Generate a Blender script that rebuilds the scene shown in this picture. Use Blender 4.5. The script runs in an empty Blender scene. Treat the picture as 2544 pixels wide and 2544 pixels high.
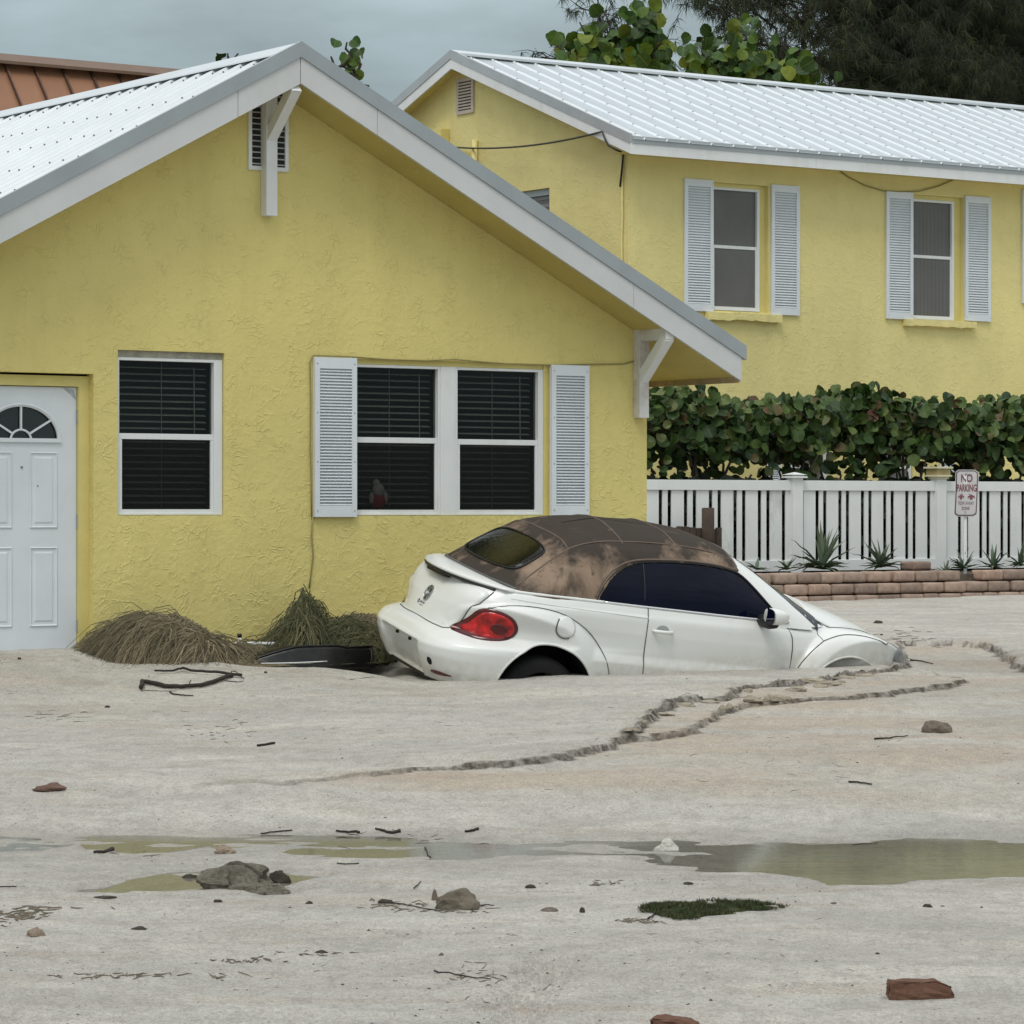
import bpy, bmesh, math, random
import numpy as np
from mathutils import Vector, Matrix, Euler
random.seed(7); rng = np.random.default_rng(7)
C = bpy.context.scene.collection
R = math.radians
# ------------------------------------------------------------------ camera, world, sun
FPX, CX, CY, EYE = 8000.0, 1272.0, 1260.0, 1.62      # focal length in photo pixels, horizon row, eye height
sc = bpy.context.scene
cam_d = bpy.data.cameras.new('camera'); cam = bpy.data.objects.new('camera', cam_d); C.objects.link(cam)
cam.location = (0, 0, EYE); cam.rotation_euler = (R(90), 0, 0)
cam_d.sensor_width = 36; cam_d.lens = 36 * FPX / 2544; cam_d.shift_y = -12 / 2544
cam_d.clip_start = 0.5; cam_d.clip_end = 3000
sc.camera = cam
SUN_EL, SUN_AZ = R(58), R(195)
w = bpy.data.worlds.new('World'); sc.world = w; w.use_nodes = True
nt = w.node_tree; nt.nodes.clear(); N = nt.nodes.new; LK = nt.links.new
out = N('ShaderNodeOutputWorld'); bg = N('ShaderNodeBackground'); bg.inputs['Strength'].default_value = 0.1
sky = N('ShaderNodeTexSky'); sky.sky_type = 'NISHITA'; sky.sun_disc = False
sky.sun_elevation = SUN_EL; sky.sun_rotation = SUN_AZ; sky.air_density = 1.5; sky.dust_density = 3
tc = N('ShaderNodeTexCoord'); sx = N('ShaderNodeSeparateXYZ'); LK(tc.outputs['Generated'], sx.inputs[0])
# overcast deck: about three times brighter overhead than at the horizon
cr = N('ShaderNodeValToRGB'); LK(sx.outputs['Z'], cr.inputs[0])
e = cr.color_ramp.elements; e[0].position = 0.0; e[0].color = (0.34, 0.43, 0.45, 1); e[1].position = 1.0; e[1].color = (1.0, 1.02, 1.04, 1)
x_ = e.new(0.14); x_.color = (0.325, 0.405, 0.435, 1); x_ = e.new(0.45); x_.color = (0.80, 0.86, 0.88, 1)
mp = N('ShaderNodeMapping'); LK(tc.outputs['Generated'], mp.inputs[0]); mp.inputs['Scale'].default_value = (9, 9, 30)
nz = N('ShaderNodeTexNoise'); LK(mp.outputs[0], nz.inputs[0]); nz.inputs['Scale'].default_value = 1.3; nz.inputs['Detail'].default_value = 6; nz.inputs['Roughness'].default_value = .5
mr = N('ShaderNodeMapRange'); LK(nz.outputs['Fac'], mr.inputs[0]); mr.inputs[1].default_value = .3; mr.inputs[2].default_value = .75; mr.inputs[3].default_value = 8.2; mr.inputs[4].default_value = 13.6
vm = N('ShaderNodeVectorMath'); vm.operation = 'SCALE'; LK(cr.outputs[0], vm.inputs[0]); LK(mr.outputs[0], vm.inputs['Scale'])
mx = N('ShaderNodeMixRGB'); mx.inputs[0].default_value = .93; LK(sky.outputs[0], mx.inputs[1]); LK(vm.outputs[0], mx.inputs[2])
LK(mx.outputs[0], bg.inputs[0]); LK(bg.outputs[0], out.inputs[0])
sun_d = bpy.data.lights.new('sun', 'SUN'); sun_d.energy = 1.35; sun_d.angle = R(22); sun_d.color = (1, .97, .92)
sun = bpy.data.objects.new('sun', sun_d); C.objects.link(sun)
# azimuth measured from +Y clockwise: the bright part of the cloud is behind the camera to the right
sd = Vector((math.sin(SUN_AZ) * math.cos(SUN_EL), math.cos(SUN_AZ) * math.cos(SUN_EL), math.sin(SUN_EL)))
sun.rotation_euler = sd.to_track_quat('Z', 'Y').to_euler()
sc.view_settings.view_transform = 'Standard'; sc.view_settings.look = 'None'
sc.view_settings.exposure = 0.10; sc.view_settings.gamma = 1.0; sc.view_settings.use_curve_mapping = False
sc.cycles.max_bounces = 8; sc.cycles.transparent_max_bounces = 24
# ------------------------------------------------------------------ helpers
def put(o, parent=None, label=None, cat=None, group=None, kind=None):
    if o.name not in C.objects: C.objects.link(o)
    if parent is not None: o.parent = parent
    if label: o['label'] = label
    if cat: o['category'] = cat
    if group: o['group'] = group
    if kind: o['kind'] = kind
    return o
def thing(name, label, cat, loc=(0, 0, 0), rotz=0, group=None):
    o = bpy.data.objects.new(name, None); o.empty_display_size = .2
    o.location = loc; o.rotation_euler = (0, 0, rotz)
    return put(o, None, label, cat, group)
def mesh(name, V, Fc, mat, parent=None, smooth=False, **kw):
    me = bpy.data.meshes.new(name); me.from_pydata([tuple(map(float, v)) for v in V], [], [tuple(int(i) for i in f) for f in Fc])
    for m in (mat if isinstance(mat, (list, tuple)) else [mat]): me.materials.append(m)
    if smooth: me.polygons.foreach_set('use_smooth', [True] * len(me.polygons))
    me.update(); o = bpy.data.objects.new(name, me)
    return put(o, parent, **kw)
def inst(name, src, parent=None, loc=(0, 0, 0), rot=(0, 0, 0), scale=(1, 1, 1), **kw):
    o = bpy.data.objects.new(name, src.data if hasattr(src, 'data') else src)
    o.location = loc; o.rotation_euler = rot; o.scale = scale
    return put(o, parent, **kw)
class MB:
    def __init__(s): s.v = []; s.f = []; s.m = []; s.cm = 0
    def add(s, V, Fc):
        b = len(s.v); s.v += [tuple(v) for v in V]; s.f += [tuple(i + b for i in f) for f in Fc]; s.m += [s.cm] * len(Fc); return s
    def box(s, x0, x1, y0, y1, z0, z1):
        V = [(x, y, z) for x in (x0, x1) for y in (y0, y1) for z in (z0, z1)]
        return s.add(V, [(0, 1, 3, 2), (4, 6, 7, 5), (0, 4, 5, 1), (2, 3, 7, 6), (0, 2, 6, 4), (1, 5, 7, 3)])
    def bar(s, a, b, w, h, up=(0, 0, 1)):
        a = Vector(a); b = Vector(b); d = (b - a).normalized(); sd = d.cross(Vector(up))
        if sd.length < 1e-4: sd = d.cross(Vector((1, 0, 0)))
        sd.normalize(); u = sd.cross(d).normalized(); V = []
        for p in (a, b):
            for i, j in ((-1, -1), (1, -1), (1, 1), (-1, 1)): V.append(p + sd * w / 2 * i + u * h / 2 * j)
        return s.add(V, [(3, 2, 1, 0), (4, 5, 6, 7), (0, 1, 5, 4), (1, 2, 6, 5), (2, 3, 7, 6), (3, 0, 4, 7)])
    def tube(s, pts, r, n=8, cap=True):
        P = [Vector(p) for p in pts]; rr = r if hasattr(r, '__len__') else [r] * len(P); V = []; F_ = []; pu = None
        for i, p in enumerate(P):
            d = (P[min(i + 1, len(P) - 1)] - P[max(i - 1, 0)])
            if d.length < 1e-9: d = Vector((0, 0, 1))
            d.normalize()
            if pu is None:
                pu = d.cross(Vector((0, 0, 1)));
                if pu.length < .1: pu = d.cross(Vector((1, 0, 0)))
            pu = (pu - d * pu.dot(d));
            if pu.length < 1e-6: pu = d.orthogonal()
            pu.normalize(); w_ = d.cross(pu)
            for k in range(n):
                a = 2 * math.pi * k / n; V.append(p + (pu * math.cos(a) + w_ * math.sin(a)) * rr[i])
        for i in range(len(P) - 1):
            for k in range(n):
                a = i * n + k; b = i * n + (k + 1) % n; F_.append((a, b, b + n, a + n))
        if cap: F_.append(tuple(range(n - 1, -1, -1))); F_.append(tuple(range((len(P) - 1) * n, len(P) * n)))
        return s.add(V, F_)
    def prism(s, poly, d):
        """poly: list of 3D points (planar), extruded by vector d"""
        n = len(poly); d = Vector(d); V = [Vector(p) for p in poly] + [Vector(p) + d for p in poly]
        return s.add(V, [tuple(range(n - 1, -1, -1)), tuple(range(n, 2 * n))] + [(i, (i + 1) % n, (i + 1) % n + n, i + n) for i in range(n)])
    def disc(s, c, r, axis, t, n=20):
        c = Vector(c); a = Vector(axis).normalized(); u = a.orthogonal().normalized(); w_ = a.cross(u)
        return s.prism([c + (u * math.cos(2 * math.pi * k / n) + w_ * math.sin(2 * math.pi * k / n)) * r for k in range(n)], a * t)
    def build(s, name, mat, parent=None, smooth=False, bevel=0, **kw):
        o = mesh(name, s.v, s.f, mat, parent, smooth, **kw)
        if any(s.m): o.data.polygons.foreach_set('material_index', s.m)
        bm = bmesh.new(); bm.from_mesh(o.data); bmesh.ops.recalc_face_normals(bm, faces=bm.faces)
        if bevel: bmesh.ops.bevel(bm, geom=[e for e in bm.edges if len(e.link_faces) == 2 and e.calc_face_angle(0) > .5], offset=bevel, segments=2, affect='EDGES', profile=.7)
        bm.to_mesh(o.data); bm.free()
        if bevel and not smooth: pass
        return o
def srgb(h):
    c = [int(h[i:i + 2], 16) / 255 for i in (0, 2, 4)]
    return tuple(x / 12.92 if x <= .04045 else ((x + .055) / 1.055) ** 2.4 for x in c)
class NT:
    """small node helper"""
    def __init__(s, name):
        s.mat = bpy.data.materials.new(name); s.mat.use_nodes = True; s.t = s.mat.node_tree; s.n = s.t.nodes; s.l = s.t.links
        s.p = s.n['Principled BSDF']; s.out = s.n['Material Output']; s.tc = s.n.new('ShaderNodeTexCoord')
    def co(s, kind='Object', scale=(1, 1, 1), rot=(0, 0, 0), loc=(0, 0, 0)):
        m = s.n.new('ShaderNodeMapping'); s.l.new(s.tc.outputs[kind], m.inputs[0]); m.inputs['Scale'].default_value = scale; m.inputs['Rotation'].default_value = rot; m.inputs['Location'].default_value = loc
        return m.outputs[0]
    def noise(s, co, sc_, det=4, rough=.55, dist=0):
        n = s.n.new('ShaderNodeTexNoise'); s.l.new(co, n.inputs[0]); n.inputs['Scale'].default_value = sc_; n.inputs['Detail'].default_value = det; n.inputs['Roughness'].default_value = rough; n.inputs['Distortion'].default_value = dist
        return n.outputs['Fac']
    def vor(s, co, sc_, feat='F1', out_='Distance'):
        n = s.n.new('ShaderNodeTexVoronoi'); n.feature = feat; s.l.new(co, n.inputs[0]); n.inputs['Scale'].default_value = sc_
        return n.outputs[out_]
    def ramp(s, f, stops, interp='LINEAR'):
        n = s.n.new('ShaderNodeValToRGB'); s.l.new(f, n.inputs[0]); n.color_ramp.interpolation = interp; e = n.color_ramp.elements
        for i, (p, c) in enumerate(stops):
            x = e[i] if i < 2 else e.new(p)
            x.position = p; x.color = (*c, 1) if hasattr(c, '__len__') else (c, c, c, 1)
        return n.outputs[0]
    def mix(s, f, a, b, mode='MIX'):
        n = s.n.new('ShaderNodeMixRGB'); n.blend_type = mode
        for i, v in ((0, f), (1, a), (2, b)):
            if hasattr(v, 'is_output') or isinstance(v, bpy.types.NodeSocket): s.l.new(v, n.inputs[i])
            elif i == 0: n.inputs[0].default_value = v
            else: n.inputs[i].default_value = (*v, 1) if hasattr(v, '__len__') else (v, v, v, 1)
        return n.outputs[0]
    def math(s, op, a, b=None, clamp=False):
        n = s.n.new('ShaderNodeMath'); n.operation = op; n.use_clamp = clamp
        for i, v in ((0, a), (1, b)):
            if v is None: continue
            if isinstance(v, bpy.types.NodeSocket): s.l.new(v, n.inputs[i])
            else: n.inputs[i].default_value = v
        return n.outputs[0]
    def bump(s, h, dist, strength=1.0, prev=None):
        n = s.n.new('ShaderNodeBump'); s.l.new(h, n.inputs['Height']); n.inputs['Distance'].default_value = dist; n.inputs['Strength'].default_value = strength
        if prev is not None: s.l.new(prev, n.inputs['Normal'])
        return n.outputs[0]
    def sep(s, co):
        n = s.n.new('ShaderNodeSeparateXYZ'); s.l.new(co, n.inputs[0]); return n.outputs
    def rand(s):
        n = s.n.new('ShaderNodeObjectInfo'); return n.outputs['Random']
    def set(s, color=None, rough=None, normal=None, spec=None, metallic=None, **kw):
        for k, v in (('Base Color', color), ('Roughness', rough), ('Normal', normal), ('Specular IOR Level', spec), ('Metallic', metallic)) + tuple(kw.items()):
            if v is None: continue
            if isinstance(v, bpy.types.NodeSocket): s.l.new(v, s.p.inputs[k])
            elif hasattr(v, '__len__') and len(v) == 3: s.p.inputs[k].default_value = (*v, 1)
            else: s.p.inputs[k].default_value = v
        return s.mat
def simple(name, col, rough=.6, var=.12, sc_=6, bump=0, bs=60, spec=.4, metallic=0, dirt=None, dsc=3, damt=.5, rnd=0, **kw):
    t = NT(name); co = t.co(); c = t.ramp(t.noise(co, sc_, 5), [(.3, tuple(x * (1 - var) for x in col)), (.7, tuple(min(1, x * (1 + var)) for x in col))])
    if rnd: c = t.mix(1, c, t.ramp(t.rand(), [(0, 1 - rnd), (1, 1 + rnd)]), 'MULTIPLY')
    if dirt is not None:
        f = t.ramp(t.noise(co, dsc, 7, .65), [(.48, 0), (.72, damt)]); c = t.mix(f, c, dirt)
    nrm = t.bump(t.noise(co, bs, 4), bump) if bump else None
    return t.set(c, rough, nrm, spec, metallic, **kw)
# ---- photograph pixel -> place
def ray(px, py): return Vector(((px - CX) / FPX, 1.0, -(py - CY) / FPX))
def at_y(px, py, Y): return Vector((0, 0, EYE)) + ray(px, py) * Y
class Frame:
    """upright local frame: x along the front, y back into the depth, z up"""
    def __init__(s, px, Y, ang): s.o = Vector(((px - CX) / FPX * Y, Y, 0)); s.a = ang; s.e = Vector((math.cos(ang), math.sin(ang), 0)); s.d = Vector((-math.sin(ang), math.cos(ang), 0))
    def v(s, px, py, v=0.0):
        """hit of the sight line with the plane y=v: returns (x, z)"""
        r = ray(px, py); t = (s.o + s.d * v).dot(s.d) / r.dot(s.d); p = Vector((0, 0, EYE)) + r * t
        return (p - s.o).dot(s.e), p.z
    def u(s, px, py, u=0.0):
        r = ray(px, py); t = (s.o + s.e * u).dot(s.e) / r.dot(s.e); p = Vector((0, 0, EYE)) + r * t
        return (p - s.o).dot(s.d), p.z
    def w(s, x, y, z): return s.o + s.e * x + s.d * y + Vector((0, 0, z))
# ---- lattice noise
_tab = rng.random((256, 256))
def vnoise(x, y):
    xi = np.floor(x).astype(int); yi = np.floor(y).astype(int); fx = x - xi; fy = y - yi
    fx = fx * fx * (3 - 2 * fx); fy = fy * fy * (3 - 2 * fy); t = _tab
    a = t[xi & 255, yi & 255]; b = t[(xi + 1) & 255, yi & 255]; c = t[xi & 255, (yi + 1) & 255]; d = t[(xi + 1) & 255, (yi + 1) & 255]
    return (a * (1 - fx) + b * fx) * (1 - fy) + (c * (1 - fx) + d * fx) * fy - .5
def fbm(x, y, o=4, g=.5):
    s = 0; a = 1
    for k in range(o): s = s + a * vnoise(x * 2 ** k + 17.3 * k, y * 2 ** k + 5.1 * k); a *= g
    return s
def sstep(a, b, x): t = np.clip((x - a) / (b - a), 0, 1); return t * t * (3 - 2 * t)
def poly_sd(P, X, Y):
    """signed distance, positive inside"""
    P = np.asarray(P, float); D = np.full(X.shape, 1e9); ins = np.zeros(X.shape, bool); n = len(P)
    for i in range(n):
        ax, ay = P[i]; bx, by = P[(i + 1) % n]; ex, ey = bx - ax, by - ay
        t = np.clip(((X - ax) * ex + (Y - ay) * ey) / (ex * ex + ey * ey + 1e-12), 0, 1)
        D = np.minimum(D, np.hypot(X - ax - t * ex, Y - ay - t * ey))
        if ay != by:
            c = ((ay > Y) != (by > Y)) & (X < (bx - ax) * (Y - ay) / (by - ay) + ax); ins ^= c
    return np.where(ins, D, -D)
# ------------------------------------------------------------------ sand
PROF = [(-50, .1), (6, .07), (9, .05), (11, .045), (12.8, .035), (13.6, .022), (15.9, .018), (16.3, .045), (17.2, .155), (18.3, .20), (21, .265), (23, .315), (25, .335), (28.6, .345), (31, .385), (38, .435), (60, .45), (3000, .47)]
def prof(Y): return np.interp(Y, [a for a, b in PROF], [b for a, b in PROF])
def on_prof(px, py, add=0.0):
    Y = 12.0
    for _ in range(60): Y = .5 * Y + .5 * max(4., FPX * (EYE - float(prof(Y)) - add) / (py - CY))
    return ((px - CX) / FPX * Y, Y)
UP = [(560, 1932), (700, 1930), (840, 1921), (1000, 1908), (1150, 1892), (1272, 1886), (1400, 1872), (1489, 1858), (1530, 1842), (1556, 1834), (1590, 1812), (1606, 1795), (1622, 1780), (1650, 1762), (1676, 1749), (1733, 1743), (1790, 1739), (1815, 1733), (1838, 1716), (1862, 1713), (1930, 1706), (1990, 1702), (2015, 1694), (2050, 1690), (2088, 1681), (2140, 1676), (2190, 1669), (2226, 1664), (2246, 1650)]
UPR = [(2238, 1612), (2245, 1599), (2290, 1597), (2340, 1597), (2400, 1599), (2450, 1604), (2490, 1618), (2520, 1632), (2560, 1650), (2700, 1672)]
LO = [(1556, 1838), (1600, 1833), (1641, 1825), (1690, 1819), (1722, 1812), (1745, 1797), (1770, 1782), (1795, 1770), (1822, 1756), (1865, 1747), (1920, 1744), (1957, 1742), (2003, 1740), (2100, 1734), (2194, 1727), (2270, 1716), (2325, 1709), (2375, 1702), (2402, 1692)]
up_w = [on_prof(*p, .03) for p in UP]; upr_w = [on_prof(*p, .03) for p in UPR]; lo_w = [on_prof(*p, .015) for p in LO]
PLAT = [(-400, 16.6), (-3.0, 16.75)] + up_w + upr_w + [(12, upr_w[-1][1] - 1.5), (400, 20), (400, 2900), (-400, 2900)]
TERR = lo_w + [(lo_w[-1][0] - .1, lo_w[-1][1] + .5)] + [p for p in up_w[::-1] if p[0] > lo_w[0][0]]
def on_zero(px, py): Y = FPX * EYE / (py - CY); return ((px - CX) / FPX * Y, Y)
PUD1 = [(-300, 2078), (0, 2071), (165, 2071), (395, 2068), (658, 2068), (955, 2070), (1150, 2082), (1272, 2088), (1404, 2079), (1667, 2079), (1818, 2092), (2128, 2095), (2260, 2085), (2544, 2085), (3200, 2078), (3200, 2200), (2544, 2190), (2325, 2196), (2246, 2207), (2029, 2206), (1950, 2184), (1864, 2180), (1700, 2166), (1608, 2157), (1500, 2137), (1420, 2138), (1272, 2145), (1159, 2148), (974, 2138), (770, 2144), (658, 2128), (527, 2121), (296, 2129), (198, 2115), (0, 2124), (-300, 2120)]
PUD2 = [(255, 2190), (420, 2170), (700, 2166), (790, 2176), (830, 2190), (780, 2208), (690, 2222), (470, 2227), (300, 2224), (180, 2216)]
p1w = [on_zero(*p) for p in PUD1]; p2w = [on_zero(*p) for p in PUD2]
BASIN = [at_y(x, 1600, Y)[:2] for x, Y in ((520, 24.3), (660, 23.9), (930, 24.0), (1010, 23.9), (1010, 25.0), (930, 25.3), (560, 25.2))]
def ground_z(X, Y, attr=False):
    X = np.asarray(X, float); Y = np.asarray(Y, float)
    z = prof(Y)
    far = sstep(60, 32, Y) * sstep(2, 7, Y) * sstep(14, 9, np.abs(X))
    wob = fbm(X * 5 + 3, Y * 5, 4, .62)
    sp = poly_sd(PLAT, X, Y); st = poly_sd(TERR, X, Y)
    # scarp height fades out at the left end and behind the car
    hs = np.interp(X, [-2.2, -.9, .3, 1.2, 2.4, 3.2, 6], [0, .014, .036, .048, .042, .040, .055])
    z = z + hs * sstep(-.006, .016, sp + wob * .10) + .012 * sstep(.07, .10, sp + wob * .12) * sstep(-.5, .5, X)
    z = z + .030 * sstep(-.006, .014, st + wob * .09)
    z = z + .085 * sstep(-2.9, -3.35, X) * sstep(22, 24.1, Y) + .11 * sstep(-.6, -1.5, X) * sstep(21.5, 24.5, Y) + .02 * sstep(-1.2, -2.8, X) * sstep(19, 23, Y)
    # broad undulation, ripples drawn out along the flow, fine lumps
    z = z + far * (.012 * fbm(X * .5, Y * .45, 3) + .015 * fbm(X * .9 + Y * .25, Y * 3.2, 5, .55) + .007 * fbm(X * 5, Y * 8, 3) + .0035 * vnoise(X * 21, Y * 21))
    # tyre marks in the near right
    tm = sstep(.16, .05, np.abs(X - .06 - (Y - 10.5) * .10)) * sstep(11.6, 11.2, Y) * sstep(9.2, 10, Y)
    z = z - tm * .016 * (1 + np.sin((np.abs(X - .06 - (Y - 10.5) * .10) * 1.6 + Y) * 2 * math.pi / .17))
    tn_ = sstep(.3, -.3, sp) * sstep(16.3, 17.6, Y) * sstep(30, 26, Y); z = z + tn_ * (.026 * fbm(X * .55, (Y - 1.1 * X) * 1.3, 5, .6)) + far * sstep(13.5, 11, Y) * (.020 * fbm(X * 1.1 + 9, Y * 1.6 + X * .4, 5, .6))
    z = z - .07 * np.exp(-((X - 4.0) / .8) ** 2 - ((Y - 26.6) / 1.3) ** 2)
    d1 = poly_sd(p1w, X, Y); d2 = poly_sd(p2w, X, Y); wv = fbm(X * 2.2, Y * 3.5, 4, .6)
    k1 = sstep(-.20, .24, d1 + wv * .34); k2 = sstep(-.06, .10, d2 - .02 + wv * .26)
    shoal = .0135 * sstep(.0, .55, fbm(X * 1.1 + 4.2, Y * 2.1 + 2, 3)) + .006 * wv * 2 + .017 * np.interp(X, [-5, -.2, .6, 1.2, 4], [.55, .40, .40, .10, -.3])
    z = z * (1 - k1) + (-.012 + shoal + .004 * wv) * k1
    z = z * (1 - k2) + (-.007 + .011 * wv) * k2
    ba = poly_sd(BASIN, X, Y); z = z - .10 * sstep(-.05, .25, ba)
    if not attr: return z
    zw = sstep(.030, .003, z) * sstep(-.9, -.3, np.maximum(d1, d2 - .15))
    tan = sstep(.25, -.25, sp + wob * .4) * sstep(16.3, 17.3, Y) * sstep(40, 26, Y)
    wet = np.maximum(zw, .5 * sstep(-.35, .1, d1 + wv * .5)); wet = np.maximum(wet, .95 * np.exp(-((X - 4.0) / 1.0) ** 4 - ((Y - 26.6) / 1.5) ** 4) + tn_ * .35 * sstep(.0, .5, fbm(X * .8 + 3, (Y - 1.1 * X) * 1.6, 4)) + .35 * sstep(.1, .55, fbm(X * .9 + 7, Y * 1.7 + 1, 4)) * sstep(16.5, 15, Y)); wet = np.clip(wet, 0, 1)
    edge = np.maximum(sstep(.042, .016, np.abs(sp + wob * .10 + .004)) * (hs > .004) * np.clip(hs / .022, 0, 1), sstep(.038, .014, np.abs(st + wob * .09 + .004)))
    return z, tan, wet, edge
def gz(x, y): return float(ground_z(np.array([x]), np.array([y]))[0])
def on_ground(px, py):
    ys = np.linspace(7, 44, 1500) if py < 1700 else np.linspace(7, 27, 1500)
    r = ray(px, py); d = EYE + r.z * ys - ground_z(r.x * ys, ys); i = int(np.argmax(d < 0)) if (d < 0).any() else len(ys) - 1
    y = ys[i]; return Vector((r.x * y, y, gz(r.x * y, y)))
def lines(fa, fb, st, lo, hi, g=1.22):
    a = list(np.arange(fa, fb, st)); s = st
    while a[-1] < hi: s *= g; a.append(a[-1] + s)
    s = st
    while a[0] > lo: s *= g; a.insert(0, a[0] - s)
    return np.array(a)
gx = lines(-5.2, 5.4, .027, -600, 600); gy = np.concatenate([lines(9.4, 27.5, .022, -60, 27, 1.22)[:-1], lines(27.6, 46, .09, 27.5, 2500, 1.2)])
gy = np.unique(np.round(gy, 4)); GX, GY = np.meshgrid(gx, gy)
gz_, g_tan, g_wet, g_edge = ground_z(GX, GY, True)
nx_, ny_ = len(gx), len(gy)
me = bpy.data.meshes.new('sand_ground'); co_ = np.stack([GX, GY, gz_], -1).reshape(-1, 3)
idx = np.arange(nx_ * ny_).reshape(ny_, nx_); q = np.stack([idx[:-1, :-1], idx[:-1, 1:], idx[1:, 1:], idx[1:, :-1]], -1).reshape(-1, 4)
me.vertices.add(len(co_)); me.vertices.foreach_set('co', co_.ravel()); me.loops.add(q.size); me.loops.foreach_set('vertex_index', q.ravel())
me.polygons.add(len(q)); me.polygons.foreach_set('loop_start', np.arange(0, q.size, 4)); me.polygons.foreach_set('loop_total', np.full(len(q), 4)); me.polygons.foreach_set('use_smooth', np.ones(len(q), bool)); me.update()
for nm, a in (('tan', g_tan), ('wet', g_wet), ('edge', g_edge)):
    at = me.attributes.new(nm, 'FLOAT', 'POINT'); at.data.foreach_set('value', a.ravel().astype(float))
t = NT('sand')
def attr(t, n): a = t.n.new('ShaderNodeAttribute'); a.attribute_name = n; return a.outputs['Fac']
co = t.co(); wp_ = t.n.new('ShaderNodeVectorMath'); wp_.operation = 'MULTIPLY_ADD'; wn_ = t.n.new('ShaderNodeTexNoise'); t.l.new(co, wn_.inputs[0]); wn_.inputs['Scale'].default_value = .55; wn_.inputs['Detail'].default_value = 2; t.l.new(wn_.outputs['Color'], wp_.inputs[0]); wp_.inputs[1].default_value = (1.2, 2.2, 0); t.l.new(co, wp_.inputs[2])
ms_ = t.n.new('ShaderNodeMapping'); t.l.new(wp_.outputs[0], ms_.inputs[0]); ms_.inputs['Scale'].default_value = (.65, 1.35, 1); ms_.inputs['Rotation'].default_value = (0, 0, R(10)); cs = ms_.outputs[0]
at_ = t.n.new('ShaderNodeAttribute'); at_.attribute_name = 'tan'
m2_ = t.n.new('ShaderNodeMapping'); t.l.new(wp_.outputs[0], m2_.inputs[0]); m2_.inputs['Scale'].default_value = (1.9, .5, 1); m2_.inputs['Rotation'].default_value = (0, 0, R(42)); cs2 = m2_.outputs[0]; str_ = t.mix(t.math('MULTIPLY', at_.outputs['Fac'], .85), t.noise(cs, 1.6, 8, .62, .4), t.noise(cs2, 1.8, 8, .64, .5)); broad = t.noise(t.co(scale=(.5, 1.3, 1)), .9, 4, .5, .3); gr = t.noise(co, 260, 2, .6); gr2 = t.noise(co, 45, 3, .7)
SA = (.82, .785, .70); SB = (.60, .585, .54); SC = (.65, .54, .41)
c = t.mix(t.ramp(str_, [(.36, 0), (.64, 1)]), SB, SA)
c = t.mix(t.math('MULTIPLY', t.ramp(broad, [(.42, .15), (.62, 1)]), t.math('ADD', t.math('MULTIPLY', attr(t, 'tan'), 1.0), .12)), c, SC)
shell = t.mix(t.math('MULTIPLY', t.ramp(t.noise(t.co(scale=(.7, 2.2, 1)), 1.1, 5, .6), [(.52, 0), (.66, .75)]), t.ramp(t.noise(co, 55, 3, .7), [(.42, .15), (.58, 1)])), c, (.52, .38, .28)); c = shell
gs = t.noise(cs, 6.5, 6, .7, .8); damp = t.ramp(t.noise(cs, .75, 5, .6, .6), [(.50, 0), (.66, .34)]); c = t.mix(damp, c, (.40, .385, .35)); c = t.mix(t.ramp(gs, [(.56, 0), (.70, .5)]), c, (.33, .33, .325))  # damp, gs: colour drifts in place of relief shade; gs also black sand wisps
gk = t.noise(t.co(scale=(1, .55, 1)), 12, 6, .72); c = t.mix(t.ramp(gk, [(.36, .42), (.52, 0)]), c, (.34, .32, .28)); c = t.mix(t.ramp(gk, [(.56, 0), (.74, .4)]), c, (.82, .80, .74)); gm = t.noise(t.co(scale=(1, .45, 1)), 80, 3, .75); c = t.mix(t.ramp(gm, [(.34, .50), (.50, 0)]), c, (.28, .26, .22)); c = t.mix(t.ramp(gm, [(.54, 0), (.70, .5)]), c, (.72, .70, .65)); c = t.mix(t.ramp(gr, [(.3, .55), (.7, .0)]), c, (.20, .185, .16)); c = t.mix(t.ramp(gr, [(.62, 0), (.8, .6)]), c, (.75, .73, .69))
c = t.mix(t.ramp(gr2, [(.35, .35), (.52, 0)]), c, (.27, .245, .21))
spk = t.vor(co, 26); c = t.mix(t.ramp(spk, [(.0, 1), (.045, .8), (.07, 0)], 'LINEAR'), c, t.ramp(t.vor(co, 26, 'F1', 'Color'), [(0, (.06, .05, .04)), (.45, (.16, .13, .1)), (.75, (.75, .73, .68))], 'CONSTANT'))
we = t.math('MULTIPLY', attr(t, 'wet'), .62); c = t.mix(we, c, t.mix(.42, c, (.10, .085, .06)))
ed = t.math('MULTIPLY', attr(t, 'edge'), t.ramp(t.noise(co, 14, 4, .7), [(.35, .35), (.6, 1)])); c = t.mix(t.math('MULTIPLY', ed, .97), c, (.065, .052, .036))  # scarp faces: moist brown sand plus a thin shadow put into the colour
ro = t.mix(we, .88, .42)
nb = t.bump(t.noise(co, 110, 4, .75), .009, 1.); nb = t.bump(t.noise(t.co(scale=(1, .9, 1)), 12, 6, .7), .032, 1., nb)
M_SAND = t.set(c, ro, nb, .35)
me.materials.append(M_SAND); put(bpy.data.objects.new('sand_ground', me), kind='structure')
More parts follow.
